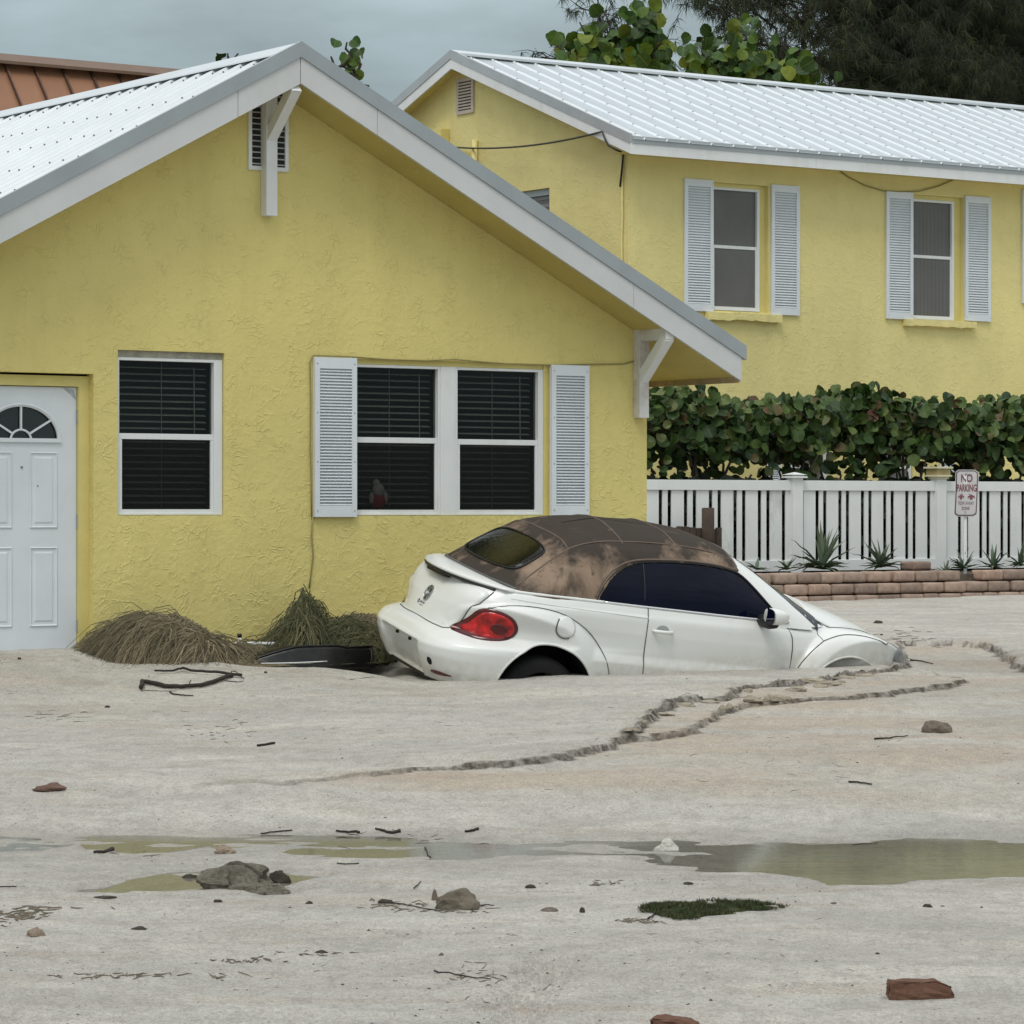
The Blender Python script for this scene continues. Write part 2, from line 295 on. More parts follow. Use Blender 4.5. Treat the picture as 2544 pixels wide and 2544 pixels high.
# standing water
t = NT('puddle_water'); t.n.remove(t.p)
gl = t.n.new('ShaderNodeBsdfGlossy'); gl.inputs['Roughness'].default_value = .07; gl.inputs[0].default_value = (.80, .85, .90, 1); tr = t.n.new('ShaderNodeBsdfTransparent'); tr.inputs[0].default_value = (.80, .80, .75, 1)
fr = t.n.new('ShaderNodeFresnel'); fr.inputs[0].default_value = 1.33; ms = t.n.new('ShaderNodeMixShader')
wb = t.bump(t.noise(t.co(scale=(1, 2.5, 1)), 5, 2, .5), .0006, .4); t.l.new(wb, gl.inputs['Normal'])
t.l.new(t.math('MULTIPLY', fr.outputs[0], .68), ms.inputs[0]); t.l.new(tr.outputs[0], ms.inputs[1]); t.l.new(gl.outputs[0], ms.inputs[2]); t.l.new(ms.outputs[0], t.out.inputs[0])
M_WATER = t.mat
for P in (p1w, p2w):
    ctr = np.mean(P, 0); Q = [(x + np.sign(x - ctr[0]) * .05, y + (.35 if y > ctr[1] else -.25) * (1 if P is p1w else .4)) for x, y in P]
    mesh('puddle', [(x, y, 0) for x, y in Q], [list(range(len(Q)))[::-1]], M_WATER, kind='structure')
# ------------------------------------------------------------------ materials of the buildings
def stucco(name, col, scale=1.0, dirt=.35):
    t = NT(name); co = t.co(); n1 = t.noise(co, .8, 5, .6); n2 = t.noise(co, 14 * scale, 5, .6)
    c = t.ramp(n1, [(.35, tuple(x * .93 for x in col)), (.65, tuple(min(1, x * 1.05) for x in col))])
    c = t.mix(t.ramp(t.noise(t.co(scale=(2.5, 2.5, .35)), 1.2, 6, .65), [(.5, 0), (.8, dirt)]), c, tuple(x * y for x, y in zip(col, (.70, .66, .6))))
    c = t.mix(t.ramp(t.noise(co, 9, 6, .7), [(.62, 0), (.78, .35)]), c, tuple(x * .6 for x in col))
    # trowel strokes: warped ridged bands, broken up
    wq = t.n.new('ShaderNodeVectorMath'); wq.operation = 'MULTIPLY_ADD'; nn = t.n.new('ShaderNodeTexNoise'); t.l.new(co, nn.inputs[0]); nn.inputs['Scale'].default_value = 3.5 * scale; nn.inputs['Detail'].default_value = 3
    t.l.new(nn.outputs['Color'], wq.inputs[0]); wq.inputs[1].default_value = (.45, .45, .45); t.l.new(co, wq.inputs[2])
    v = t.n.new('ShaderNodeTexVoronoi'); v.feature = 'DISTANCE_TO_EDGE'; t.l.new(wq.outputs[0], v.inputs[0]); v.inputs['Scale'].default_value = 6.5 * scale
    ridge = t.math('MULTIPLY', t.ramp(v.outputs['Distance'], [(0, 1), (.05, .35), (.12, 0)]), t.ramp(t.noise(co, 5 * scale, 3), [(.50, 0), (.62, 1)]))
    v2 = t.n.new('ShaderNodeTexVoronoi'); v2.feature = 'DISTANCE_TO_EDGE'; t.l.new(wq.outputs[0], v2.inputs[0]); v2.inputs['Scale'].default_value = 13 * scale
    r2 = t.math('MULTIPLY', t.ramp(v2.outputs['Distance'], [(0, 1), (.06, .3), (.14, 0)]), t.ramp(t.noise(co, 6 * scale, 3), [(.48, 0), (.6, 1)]))
    big = t.ramp(t.noise(co, 1.1, 3), [(.38, .15), (.6, 1)]); nb = t.bump(t.math('MULTIPLY', ridge, big), .006, .5); nb = t.bump(r2, .006, .6, nb); nb = t.bump(n2, .012, .7, nb); nb = t.bump(t.noise(co, 60, 4, .6), .003, .6, nb)
    return t.set(c, .82, nb, .25)
YEL = (.665, .57, .215)
M_STU = stucco('yellow_stucco', YEL, 1.0, .30); M_STUB = stucco('yellow_stucco_coarse', (.72, .63, .275), .9, .22)
M_YEL = simple('yellow_paint', (.64, .55, .20), .6, .06, 4, .002, 50)
def weathered(name, col, dirt=(.30, .29, .25), amt=.45, rough=.5):
    t = NT(name); co = t.co(); c = t.ramp(t.noise(co, 3, 5), [(.3, tuple(x * .93 for x in col)), (.7, col)])
    c = t.mix(t.ramp(t.noise(t.co(scale=(1, 1, .3)), 2.2, 7, .68), [(.5, 0), (.78, amt)]), c, dirt)
    return t.set(c, rough, t.bump(t.noise(co, 70, 3), .0015, .5), .4)
M_FASC = weathered('grey_white_fascia', (.56, .575, .575), (.42, .41, .38), .35)
M_WHT = weathered('white_paint', (.72, .74, .74), (.42, .40, .34), .40)
M_SHUT = weathered('white_vinyl', (.68, .72, .75), (.5, .52, .52), .25, .45)
M_VINYL = weathered('fence_vinyl', (.72, .74, .73), (.45, .45, .38), .25, .42)
M_TRIM = simple('metal_trim', (.34, .37, .385), .35, .06, 3, metallic=.35, spec=.5)
M_TRIMB = simple('metal_trim_far', (.42, .445, .46), .35, .06, 3, metallic=.35, spec=.5)
def metal_roof():
    t = NT('white_metal_roof'); co = t.co(); c = t.ramp(t.noise(co, 2, 5), [(.3, (.56, .60, .62)), (.7, (.63, .67, .69))])
    c = t.mix(t.ramp(t.noise(t.co(scale=(.4, 3, 1)), 3, 6, .7), [(.55, 0), (.8, .25)]), c, (.5, .53, .55))
    return t.set(c, .34, t.bump(t.noise(co, 6, 2), .004, .25), .5, .35)
M_ROOF = metal_roof()
M_ROOFB = simple('grey_white_roof_sheet', (.47, .52, .55), .42, .06, 2, metallic=.3, spec=.5); M_RIBB = simple('roof_rib_highlight', (.82, .85, .87), .3, .03, spec=.5)  # rib colour is brightened to carry the highlight of its turned faces
M_SCREW = simple('screw', (.20, .21, .21), .5, .1)
M_BROWN = simple('brown_metal', (.29, .145, .08), .42, .10, 2.5, metallic=.35, dirt=(.16, .09, .06), dsc=2, damt=.4, rnd=.06)
M_BROWNT = simple('brown_trim', (.17, .105, .07), .45, .08, metallic=.35)
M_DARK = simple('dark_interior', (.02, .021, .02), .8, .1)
M_BLIND = simple('blind_slat', (.40, .41, .39), .5, .05)
M_RUST = simple('old_wood_paint', (.60, .60, .58), .7, .10, 4, .002, 60, dirt=(.33, .17, .07), dsc=5, damt=.45)
M_CABLE = simple('cable', (.035, .033, .03), .6, .1)
M_CABLEY = simple('painted_cable', (.26, .23, .09), .7, .1)
M_HINGE = simple('hinge', (.42, .42, .36), .4, .1, metallic=.6)
def glass(name, tint=(.20, .22, .20), refl=.55, rough=.03, ior=1.5):
    t = NT(name); t.n.remove(t.p); a = t.n.new('ShaderNodeBsdfTransparent'); a.inputs[0].default_value = (*tint, 1)
    g = t.n.new('ShaderNodeBsdfGlossy'); g.inputs['Roughness'].default_value = rough; g.inputs[0].default_value = (.9, .93, .93, 1); f = t.n.new('ShaderNodeFresnel'); f.inputs[0].default_value = ior
    m = t.n.new('ShaderNodeMixShader'); t.l.new(t.math('MULTIPLY', f.outputs[0], refl), m.inputs[0]); t.l.new(a.outputs[0], m.inputs[1]); t.l.new(g.outputs[0], m.inputs[2])
    w_ = t.bump(t.noise(t.co(), 1.5, 2), .004, .3); t.l.new(w_, g.inputs['Normal']); t.l.new(m.outputs[0], t.out.inputs[0]); return t.mat
M_GLASS = glass('window_glass', (.50, .54, .50)); M_SCREEN = glass('window_screen', (.26, .26, .25), .5, .3)
M_GLASSB = simple('curtained_glass', (.13, .125, .12), .25, .12, 1.2, spec=.5)

def wall_with_holes(name, mat, x0, x1, zb, top, holes, y, depth, parent, breaks=()):
    """upright wall in the plane y, facing -y; top(x) gives its upper edge; holes (xa,xb,za,zb) get reveals of the given depth"""
    mb = MB(); xs = sorted(set([x0, x1] + [h[0] for h in holes] + [h[1] for h in holes] + [b for b in breaks if x0 < b < x1]))
    for a, b in zip(xs[:-1], xs[1:]):
        m = (a + b) / 2; hs = sorted([h for h in holes if h[0] < m < h[1]], key=lambda h: h[2]); z = zb
        for h in hs:
            if h[2] > z: mb.add([(a, y, z), (b, y, z), (b, y, h[2]), (a, y, h[2])], [(0, 1, 2, 3)])
            z = h[3]
        mb.add([(a, y, z), (b, y, z), (b, y, top(b)), (a, y, top(a))], [(0, 1, 2, 3)])
    for a, b, c, d in holes:
        e_ = y + depth
        mb.add([(a, y, c), (a, e_, c), (a, e_, d), (a, y, d)], [(0, 1, 2, 3)]); mb.add([(b, y, c), (b, e_, c), (b, e_, d), (b, y, d)], [(3, 2, 1, 0)])
        mb.add([(a, y, d), (b, y, d), (b, e_, d), (a, e_, d)], [(3, 2, 1, 0)]); mb.add([(a, y, c), (b, y, c), (b, e_, c), (a, e_, c)], [(0, 1, 2, 3)])
    return mesh(name, mb.v, mb.f, mat, parent)
def shutter(parent, x0, x1, z0, z1, y, n, rail=.09, stile=.045, name='shutter'):
    m = MB(); yo, yi = y - .038, y - .003
    m.box(x0, x0 + stile, yo, yi, z0, z1); m.box(x1 - stile, x1, yo, yi, z0, z1)
    m.box(x0 + stile, x1 - stile, yo + .001, yi, z0, z0 + rail); m.box(x0 + stile, x1 - stile, yo + .001, yi, z1 - rail, z1); m.box(x0 + stile, x1 - stile, yi - .006, yi - .001, z0 + rail, z1 - rail)
    f = m.build(name, M_SHUT, parent); l = MB(); h = (z1 - z0 - 2 * rail) / n
    for k in range(n):
        z = z0 + rail + h * k; a, b = x0 + stile - .001, x1 - stile + .001
        V = [(a, yo + .004, z + h * .10), (b, yo + .004, z + h * .10), (b, yi - .008, z + h * .95), (a, yi - .008, z + h * .95), (a, yo + .004, z + h * .32), (b, yo + .004, z + h * .32)]
        l.add(V, [(0, 1, 5, 4), (4, 5, 2, 3), (1, 0, 3, 2)])
    l.build('louvers', M_SHUT, f, kind='stuff')
    s = MB()
    for k in range(4):
        zz = z0 + .05 + (z1 - z0 - .1) * k / 3
        for xx in (x0 + stile * .5, x1 - stile * .5): s.disc((xx, yo, zz), .006, (0, -1, 0), .003, 8)
    s.build('screws', M_HINGE, f, kind='stuff'); return f
def sash_window(parent, x0, x1, z0, z1, y, zm, fr=.035, blinds=0, glass_u=None, glass_l=None, frame_mat=None, slat_off=.07, room=True, side=.035):
    """frame set at depth y with an upper and a (closer) lower sash"""
    fm = frame_mat or M_WHT; m = MB(); yo = y - .02; yi = y + .05
    m.box(x0, x0 + fr, yo, yi, z0, z1); m.box(x1 - side, x1, yo, yi, z0, z1); m.box(x0 + fr, x1 - side, yo + .001, yi, z1 - fr, z1); m.box(x0 + fr, x1 - side, yo + .001, yi, z0, z0 + fr * .8)
    f = m.build('window', fm, parent, bevel=.003)
    s = MB(); a, b = x0 + fr, x1 - side; c = .026
    s.box(a, b, y - .012, y + .018, zm, zm + .045); s.build('meeting_rail', fm, f, bevel=.003)
    s = MB(); s.box(a + .001, a + c, y - .014, y + .014, z0 + fr * .8, zm - .001); s.box(b - c, b - .001, y - .014, y + .014, z0 + fr * .8, zm - .001); s.box(a + c, b - c, y - .013, y + .014, z0 + fr * .8, z0 + fr * .8 + c); s.build('sash_frame', fm, f)
    mesh('pane', [(a, y + .022, zm + .02), (b, y + .022, zm + .02), (b, y + .022, z1 - fr), (a, y + .022, z1 - fr)], [(0, 1, 2, 3)], glass_u or M_GLASS, f)
    mesh('pane', [(a + c, y, z0 + fr), (b - c, y, z0 + fr), (b - c, y, zm), (a + c, y, zm)], [(0, 1, 2, 3)], glass_l or M_SCREEN, f)
    if blinds:
        n = blinds; H = (z1 - z0 - .06) / n; src = None; xa, xb = a + .015, b - .02
        for k in range(n):
            zz = z1 - .045 - H * (k + .5)
            if src is None:
                sm = MB(); sm.add([(xa, 0, -.004), (xb, 0, -.004), (xb, .042, .010), (xa, .042, .010), (xa, 0, .000), (xb, 0, .000), (xb, .042, .0125), (xa, .042, .0125)], [(0, 1, 2, 3), (7, 6, 5, 4), (0, 4, 5, 1), (2, 6, 7, 3)])
                src = sm.build('blind_slat', M_BLIND, f); src.location = (0, y + slat_off, zz)
            else: inst('blind_slat', src, f, (0, y + slat_off, zz))
        cd = MB()
        for q in (.5,): cd.box(xa + (xb - xa) * q - .002, xa + (xb - xa) * q + .002, y + slat_off - .004, y + slat_off - .001, z0 + .03, z1 - .03)
        cd.build('blind_cord', M_BLIND, f)
        wd = MB(); wd.tube([(xb - .12, y + slat_off - .02, z1 - .06), (xb - .115, y + slat_off - .02, zm + .02)], .004, 6); wd.build('blind_wand', M_BLIND, f)
    return f
# ------------------------------------------------------------------ near house
ANG = R(34.8)
A = Frame(190, 24.5, ANG)
hA = thing('yellow_house', 'low yellow stucco house with white door and shuttered windows beside the buried car', 'house', A.o, ANG)
UR, ZR, SR, SL = 1.704, 5.232, .505, .532            # ridge position, height, slopes right and left
UE, UL = 6.15, -3.3; VF, VB = -.47, 13.5
def topA(u, z=ZR): return z - (SR * (u - UR) if u > UR else SL * (UR - u))
WL = (-1.35, .144, .45, 2.637)                       # door recess
W1 = (.353, 1.29, 1.557, 2.828); W2 = (2.455, 4.43, 1.552, 2.818)
wall_with_holes('wall', M_STU, -2.6, 5.443, -.2, lambda u: topA(u) - .286, [(WL[0], WL[1], .45, WL[3]), W1, W2], 0, .11, hA, [UR])
m = MB(); zt = topA(5.443) - .15
m.add([(5.443, 0, -.2), (5.443, 12.5, -.2), (5.443, 12.5, zt), (5.443, 0, zt)], [(0, 1, 2, 3)]); m.add([(-2.6, 0, -.2), (-2.6, 12.5, -.2), (-2.6, 12.5, topA(-2.6) - .15), (-2.6, 0, topA(-2.6) - .15)], [(3, 2, 1, 0)])
m.add([(-2.6, 12.5, -.2), (5.443, 12.5, -.2), (5.443, 12.5, zt), (UR, 12.5, 5.0), (-2.6, 12.5, topA(-2.6) - .15)], [(4, 3, 2, 1, 0)]); m.build('side_wall', M_STU, hA)
m = MB(); m.box(-2.5, 5.35, .45, .47, .3, 2.95); m.build('interior_wall', M_DARK, hA)
# door with its frame
YD = .10; zb_ = .50; xr_, xl_ = .051, -.885; xc = (xl_ + xr_) / 2
m = MB(); m.box(xr_ + .004, WL[1] - .001, YD - .03, YD + .05, zb_, 2.62); m.box(WL[0] + .001, xl_ - .004, YD - .03, YD + .05, zb_, 2.62); m.box(xl_ - .004, xr_ + .004, YD - .029, YD + .05, 2.540, 2.62)
m.build('door_frame', M_YEL, hA)
m = MB(); m.box(-1.3, .14, YD + .09, YD + .11, .45, 2.63); m.build('door_backing', M_DARK, hA)
zc = 2.131; fw, fh = .325, .27
def arch(rx, rz, n=16): return [(xc + rx * math.cos(math.pi * k / n), zc + rz * math.sin(math.pi * k / n)) for k in range(n + 1)]
door = None; y0 = YD + .002; m = MB()               # slab with a fan shaped opening
oa = arch(fw, fh); zt_ = 2.534
m.add([(xl_, y0, zb_), (xr_, y0, zb_), (xr_, y0, zc), (xl_, y0, zc)], [(0, 1, 2, 3)])
pts = [(x, y0, z) for x, z in oa]; n = len(pts)
outer = [(xr_, zc)] + [(xc + (xr_ - xc) * max(-1, min(1, 1.35 * math.cos(math.pi * k / 16))), zc + (zt_ - zc) * min(1, 1.35 * math.sin(math.pi * k / 16))) for k in range(1, 16)] + [(xl_, zc)]
outer[3:4] = [(xr_, zt_)] if False else outer[3:4]
# snap the corner points
oc = []
for x, z in outer:
    oc.append((x, y0, z))
V = pts + oc
m.add(V, [(k, k + n, k + n + 1, k + 1) for k in range(n - 1)])
for xx, s_ in ((xr_, 1), (xl_, -1)):
    cand = [p for p in oc if abs(p[0] - xx) < 1e-6]; top_ = max(cand, key=lambda p: p[2]); nxt = [p for p in oc if abs(p[2] - zt_) < 1e-6]; near_ = min(nxt, key=lambda p: abs(p[0] - xx))
    m.add([top_, (xx, y0, zt_), near_], [(0, 1, 2)])
m.box(xl_, xr_, y0 + .002, y0 + .04, zb_, zc - .012); door = m.build('door', M_SHUT, hA)
def panel(x0, x1, z0, z1):
    q = MB(); a = .022; b = .05
    rr = [(x0, x1, z0, z1, y0 - .001), (x0 + a * .4, x1 - a * .4, z0 + a * .4, z1 - a * .4, y0 - .010), (x0 + a, x1 - a, z0 + a, z1 - a, y0 + .006), (x0 + b, x1 - b, z0 + b, z1 - b, y0 - .006)]
    V = []
    for p in rr: V += [(p[0], p[4], p[2]), (p[1], p[4], p[2]), (p[1], p[4], p[3]), (p[0], p[4], p[3])]
    Fq = []
    for k in range(3):
        for i in range(4): Fq.append((k * 4 + i, k * 4 + (i + 1) % 4, k * 4 + 4 + (i + 1) % 4, k * 4 + 4 + i))
    Fq.append((12, 13, 14, 15)); q.add(V, Fq); q.build('door_panel', M_SHUT, door)
for (px0, px1) in ((73, 143),):
    for (pt, pb) in ((1123, 1313), (1358, 1558)):
        xa, za = A.v(px0, pb, YD); xb, zbb = A.v(px1, pt, YD); panel(xa, xb, za, zbb); panel(2 * xc - xb, 2 * xc - xa, za, zbb)
fr_ = MB()
for rx, rz, w_, dz in ((fw, fh, .034, 0),):
    P = arch(rx - .005, rz - .005, 24); fr_.tube([(x, y0 - .004, z) for x, z in P], w_ / 2, 6)
fr_.bar((xc - fw - .01, y0 - .004, zc - .004), (xc + fw + .01, y0 - .004, zc - .004), .03, .03)
P = arch(.085, .075, 12); fr_.tube([(x, y0 - .002, z) for x, z in P], .009, 6)
for aa in (36, 90, 144): fr_.bar((xc + .085 * math.cos(R(aa)), y0 - .001, zc + .075 * math.sin(R(aa))), (xc + (fw - .01) * math.cos(R(aa)), y0 - .001, zc + (fh - .01) * math.sin(R(aa))), .018, .014)
fr_.build('fanlight_frame', M_SHUT, door, smooth=False)
def sector(a0, a1, r0, r1, n=6):
    P = [(xc + r1 * fw * math.cos(R(a0 + (a1 - a0) * k / n)), y0 + .015, zc + r1 * fh * math.sin(R(a0 + (a1 - a0) * k / n))) for k in range(n + 1)]
    Q = [(xc + r0 * math.cos(R(a1 + (a0 - a1) * k / n)), y0 + .015, zc + r0 * .88 * math.sin(R(a1 + (a0 - a1) * k / n))) for k in range(n + 1)] if r0 else [(xc, y0 + .015, zc)]
    mesh('fanlight_pane', P + Q, [tuple(range(len(P) + len(Q)))], M_GLASSD, door)
M_GLASSD = simple('dark_door_glass', (.012, .014, .014), .08, .1, spec=.6)
sector(0, 36, .085, 1); sector(36, 90, .085, 1); sector(90, 144, .085, 1); sector(144, 180, .085, 1); P = arch(.085, .075, 12); mesh('fanlight_pane', [(x, y0 + .014, z) for x, z in P], [tuple(range(13))], M_GLASSD, door)
for zz in (2.18, 1.30, .76):
    q = MB(); zz = A.v(193, {2.18: 1036, 1.30: 1295, .76: 1555}[zz], YD)[1]; q.tube([(xr_ + .006, YD - .012, zz - .05), (xr_ + .006, YD - .012, zz + .05)], .010, 8); q.build('hinge', M_HINGE, door)
q = MB(); xp, zp = A.v(54, 1161, YD); q.disc((xp, y0 - .001, zp), .009, (0, -1, 0), .006, 12); q.build('peephole', M_SCREW, door)
q = MB(); xp, zp = A.v(93, 1207, YD); q.disc((xp, y0 - .007, zp), .006, (0, -1, 0), .004, 8); q.build('nail', M_SCREW, door)
m = MB(); m.box(-1.35, .16, -.16, .12, .38, .512); m.build('doorstep', simple('concrete_step', (.40, .38, .34), .9, .15, 5, .004, 80, dirt=(.5, .47, .4), damt=.5), hA, bevel=.01)
# windows
sash_window(hA, W1[0] + .004, W1[1] - .004, W1[2] + .003, W1[3] - .055, .045, A.v(400, 1092, .045)[1], .022, blinds=22, side=.075)
m = MB(); m.box(W1[0] + .001, W1[1] - .001, .03, .09, W1[3] - .054, W1[3] - .001); m.build('window_head', simple('weathered_head', (.33, .32, .26), .8, .3, 14, .003, 60), hA)
xm0, xm1 = A.v(1090, 1000, .045)[0], A.v(1128, 1000, .045)[0]
zmr = A.v(1000, 1101, .045)[1]
wl = sash_window(hA, W2[0] + .004, xm0, W2[2] + .003, W2[3] - .045, .045, zmr, .022, blinds=22, side=.02)
sash_window(hA, xm1, W2[1] - .06, W2[2] + .003, W2[3] - .045, .045, zmr - .005, .022, blinds=22, side=.05)
m = MB(); m.box(xm0 + .001, xm1 - .001, .02, .09, W2[2] + .002, W2[3] - .044); m.build('mullion', M_WHT, hA, bevel=.004)
m = MB(); m.box(W2[0] + .001, W2[1] - .06, .03, .09, W2[3] - .0435, W2[3] - .001); m.build('window_head', M_YEL, hA)
m = MB(); m.box(W2[1] - .059, W2[1] - .001, .02, .09, W2[2] + .002, W2[3] - .001); m.build('window_jamb', M_YEL, hA)
shutter(hA, *(A.v(777, 1000)[0], A.v(881, 1000)[0]), 1.542, 2.818, 0, 44)
shutter(hA, A.v(1365, 1000)[0], A.v(1458, 1000)[0], 1.545, 2.815, 0, 44)
# gable vent
vx0, vz0 = A.v(615, 418); vx1, _ = A.v(714, 418)
m = MB(); m.box(vx0, vx0 + .03, -.02, .01, vz0 - .01, vz0 + .62); m.box(vx1 - .03, vx1, -.02, .01, vz0 - .01, vz0 + .62); m.box(vx0 + .03, vx1 - .03, -.019, .01, vz0 - .01, vz0 + .022); vent = m.build('gable_vent', M_WHT, hA)
m = MB(); m.box(vx0 + .03, vx1 - .03, -.0045, -.001, vz0 + .022, vz0 + .62); m.build('vent_shade_sheet', M_DARK, vent)  # near-black sheet gives the vent openings their inner shade
for k in range(13):
    z = vz0 + .035 + k * .045; q = MB(); q.add([(vx0 + .03, -.019, z), (vx1 - .03, -.019, z), (vx1 - .03, -.005, z + .012), (vx0 + .03, -.005, z + .012), (vx0 + .03, -.019, z + .004), (vx1 - .03, -.019, z + .004)], [(0, 1, 5, 4), (4, 5, 2, 3)]); q.build('vent_slat', M_FASC, vent)
# roof: deck, ribbed metal panels, rake boards
def slope(u0, u1, du, v0, v1, dz): pass
m = MB()
for (ua, ub) in ((UR, UE - .02), (UL, UR)):
    za, zb2 = topA(ua) - .045, topA(ub) - .045
    m.add([(ua, VF + .03, za), (ub, VF + .03, zb2), (ub, VB, zb2), (ua, VB, za), (ua, VF + .03, za - .13), (ub, VF + .03, zb2 - .13), (ub, VB, zb2 - .13), (ua, VB, za - .13)], [(0, 1, 2, 3), (7, 6, 5, 4), (0, 4, 5, 1), (1, 5, 6, 2), (2, 6, 7, 3)])
m.build('roof_deck', M_STU, hA)
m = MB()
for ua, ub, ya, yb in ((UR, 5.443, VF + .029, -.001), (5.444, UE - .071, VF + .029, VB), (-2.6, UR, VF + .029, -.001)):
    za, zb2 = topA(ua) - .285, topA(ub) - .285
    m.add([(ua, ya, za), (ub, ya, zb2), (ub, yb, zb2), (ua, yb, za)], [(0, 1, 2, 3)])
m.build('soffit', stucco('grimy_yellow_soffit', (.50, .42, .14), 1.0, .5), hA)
def rib_panel(L, width, nr, up, t=.004, rh=.022, rw=.035, parent=None, mat=M_ROOF):
    """panel along +x (down slope length L), width along y, with raised ribs"""
    prof_ = []; s_ = width / nr
    for k in range(nr):
        a = k * s_; prof_ += [(a, 0), (a + s_ / 2 - rw, 0), (a + s_ / 2 - rw * .45, rh), (a + s_ / 2 + rw * .45, rh), (a + s_ / 2 + rw, 0)]
    prof_.append((width - .002, 0)); V = []; Fq = []; n = len(prof_)
    for x in (0, L): V += [(x, y, z) for y, z in prof_]
    Fq = [(k, k + 1, k + 1 + n, k + n) for k in range(n - 1)]
    return V, Fq
def lay_panels(parent, us, ue, zs, ze, v0, v1, width, nr, name='roof_panel', rh=.022, rw=.035, mat=None, screws=None, sev=.6):
    """panels whose ribs run from (us,zs) down to (ue,ze); laid side by side from v0 to v1"""
    L = math.hypot(ue - us, ze - zs); V, Fq = rib_panel(L, width, nr, 0, rh=rh, rw=rw); src = None; ang = math.atan2(ze - zs, abs(ue - us)); n = int(math.ceil((v1 - v0) / width)); sgn = 1 if ue > us else -1
    Rm = Matrix(((math.cos(ang) * sgn, 0, -math.sin(ang) * sgn), (0, 1, 0), (math.sin(ang), 0, math.cos(ang)))).to_4x4()
    VV = [Rm @ Vector(v) for v in V]
    for k in range(n):
        o = mesh(name, VV, Fq, mat or M_ROOF, parent) if src is None else inst(name, src, parent)
        src = src or o; o.location = (us, v0 + k * width, zs)
    if screws:
        sm = MB(); s_ = width / nr; x = .35
        while x < L - .1:
            for k in range(int((v1 - v0) / s_)):
                p = Rm @ Vector((x + random.uniform(-.03, .03), s_ * (k + .5), rh)) + Vector((us, v0, zs)); nn = (Rm @ Vector((0, 0, 1)))
                sm.disc(p, screws, nn, .012, 6)
            x += sev
        sm.build('screws', M_SCREW, parent, kind='stuff')
lay_panels(hA, UR - .02, UL, topA(UR - .02) - .028, topA(UL) - .028, VF + .035, VB - .3, .90, 4, screws=.0075, sev=.58)
lay_panels(hA, UR + .02, UE, topA(UR + .02) - .028, topA(UE) - .028, VF + .035, VB - .3, .90, 4)
m = MB()                                              # ridge cap
m.add([(UR, VF + .02, ZR + .012), (UR, VB - .3, ZR + .012), (UR - .20, VF + .02, topA(UR - .20) + .016), (UR - .20, VB - .3, topA(UR - .20) + .016), (UR + .20, VF + .02, topA(UR + .20) + .016), (UR + .20, VB - .3, topA(UR + .20) + .016)], [(0, 2, 3, 1), (0, 1, 5, 4)])
m.add([(UR - .20, VF + .02, topA(UR - .20) + .016), (UR - .20, VB - .3, topA(UR - .20) + .016), (UR - .205, VB - .3, topA(UR - .2) + .004), (UR - .205, VF + .02, topA(UR - .2) + .004)], [(0, 1, 2, 3)])
m.build('ridge_cap', M_ROOF, hA)
def rake(ua, ub, y, t, z_hi, z_lo, mat, name, parent=hA, tf=topA):
    q = MB(); a, b = tf(ua), tf(ub); q.prism([(ua, y, a - z_lo), (ub, y, b - z_lo), (ub, y, b - z_hi), (ua, y, a - z_hi)], (0, t, 0)); return q.build(name, mat, parent)
for ua, ub in ((UL, UR), (UR, UE)):
    rake(ua, ub, VF - .014, .05, -.018, .105, M_TRIM, 'rake_trim')
lc = [(UL, -.10), (-.096, .46), (.466, UR - .001)]
cuts = [UL, A.v(592, 250, VF)[0], UR]
for a, b in zip(cuts[:-1], cuts[1:]): rake(a, b - .005, VF, .028, .10, .313, M_FASC, 'fascia_board')
cuts = [UR + .002, A.v(938, 300, VF)[0], A.v(1575, 740, VF)[0], UE - .04]
for a, b in zip(cuts[:-1], cuts[1:]): rake(a, b - .004, VF, .028, .10, .308, M_FASC, 'fascia_board')
m = MB(); q0 = topA(UE); m.box(UE - .07, UE - .045, VF + .029, VB, q0 - .30, q0 - .09); m.build('eave_board', simple('worn_eave_wood', (.34, .27, .17), .8, .25, 5, .003, 60, dirt=(.10, .08, .05), damt=.6), hA)
m = MB(); m.box(UE - .044, UE - .02, VF + .029, VB, q0 - .24, q0 - .05); m.build('eave_trim', M_TRIM, hA)
# brackets
def bracket(u, ztop, zpost, reach, zmid, arm, zarm=None):
    q = MB(); q.box(u - .05, u + .05, -.095, -.002, zpost, ztop); b = q.build('bracket_post', M_RUST if arm else M_WHT, hA, bevel=.004)
    q = MB(); q.bar((u, -.055, zmid), (u, -reach, zarm), .085, .085, (1, 0, 0)); q.build('brace', M_WHT, b)
    if arm: q = MB(); q.box(u - .042, u + .042, -reach - .03, -.096, zarm - .02, zarm + .075); q.build('bracket_arm', M_RUST, b)
bracket(A.v(675, 450, -.09)[0], topA(A.v(675, 450, -.09)[0]) - .22, A.v(676, 536, -.09)[1], .45, A.v(676, 345, -.06)[1], False, topA(UR) - .34)
ub = A.v(1607, 900, -.09)[0] - .03
bracket(ub, A.v(1595, 812)[1] + .02, A.v(1600, 1038, -.09)[1], .42, A.v(1605, 945, -.09)[1], True, A.v(1665, 838, -.42)[1])
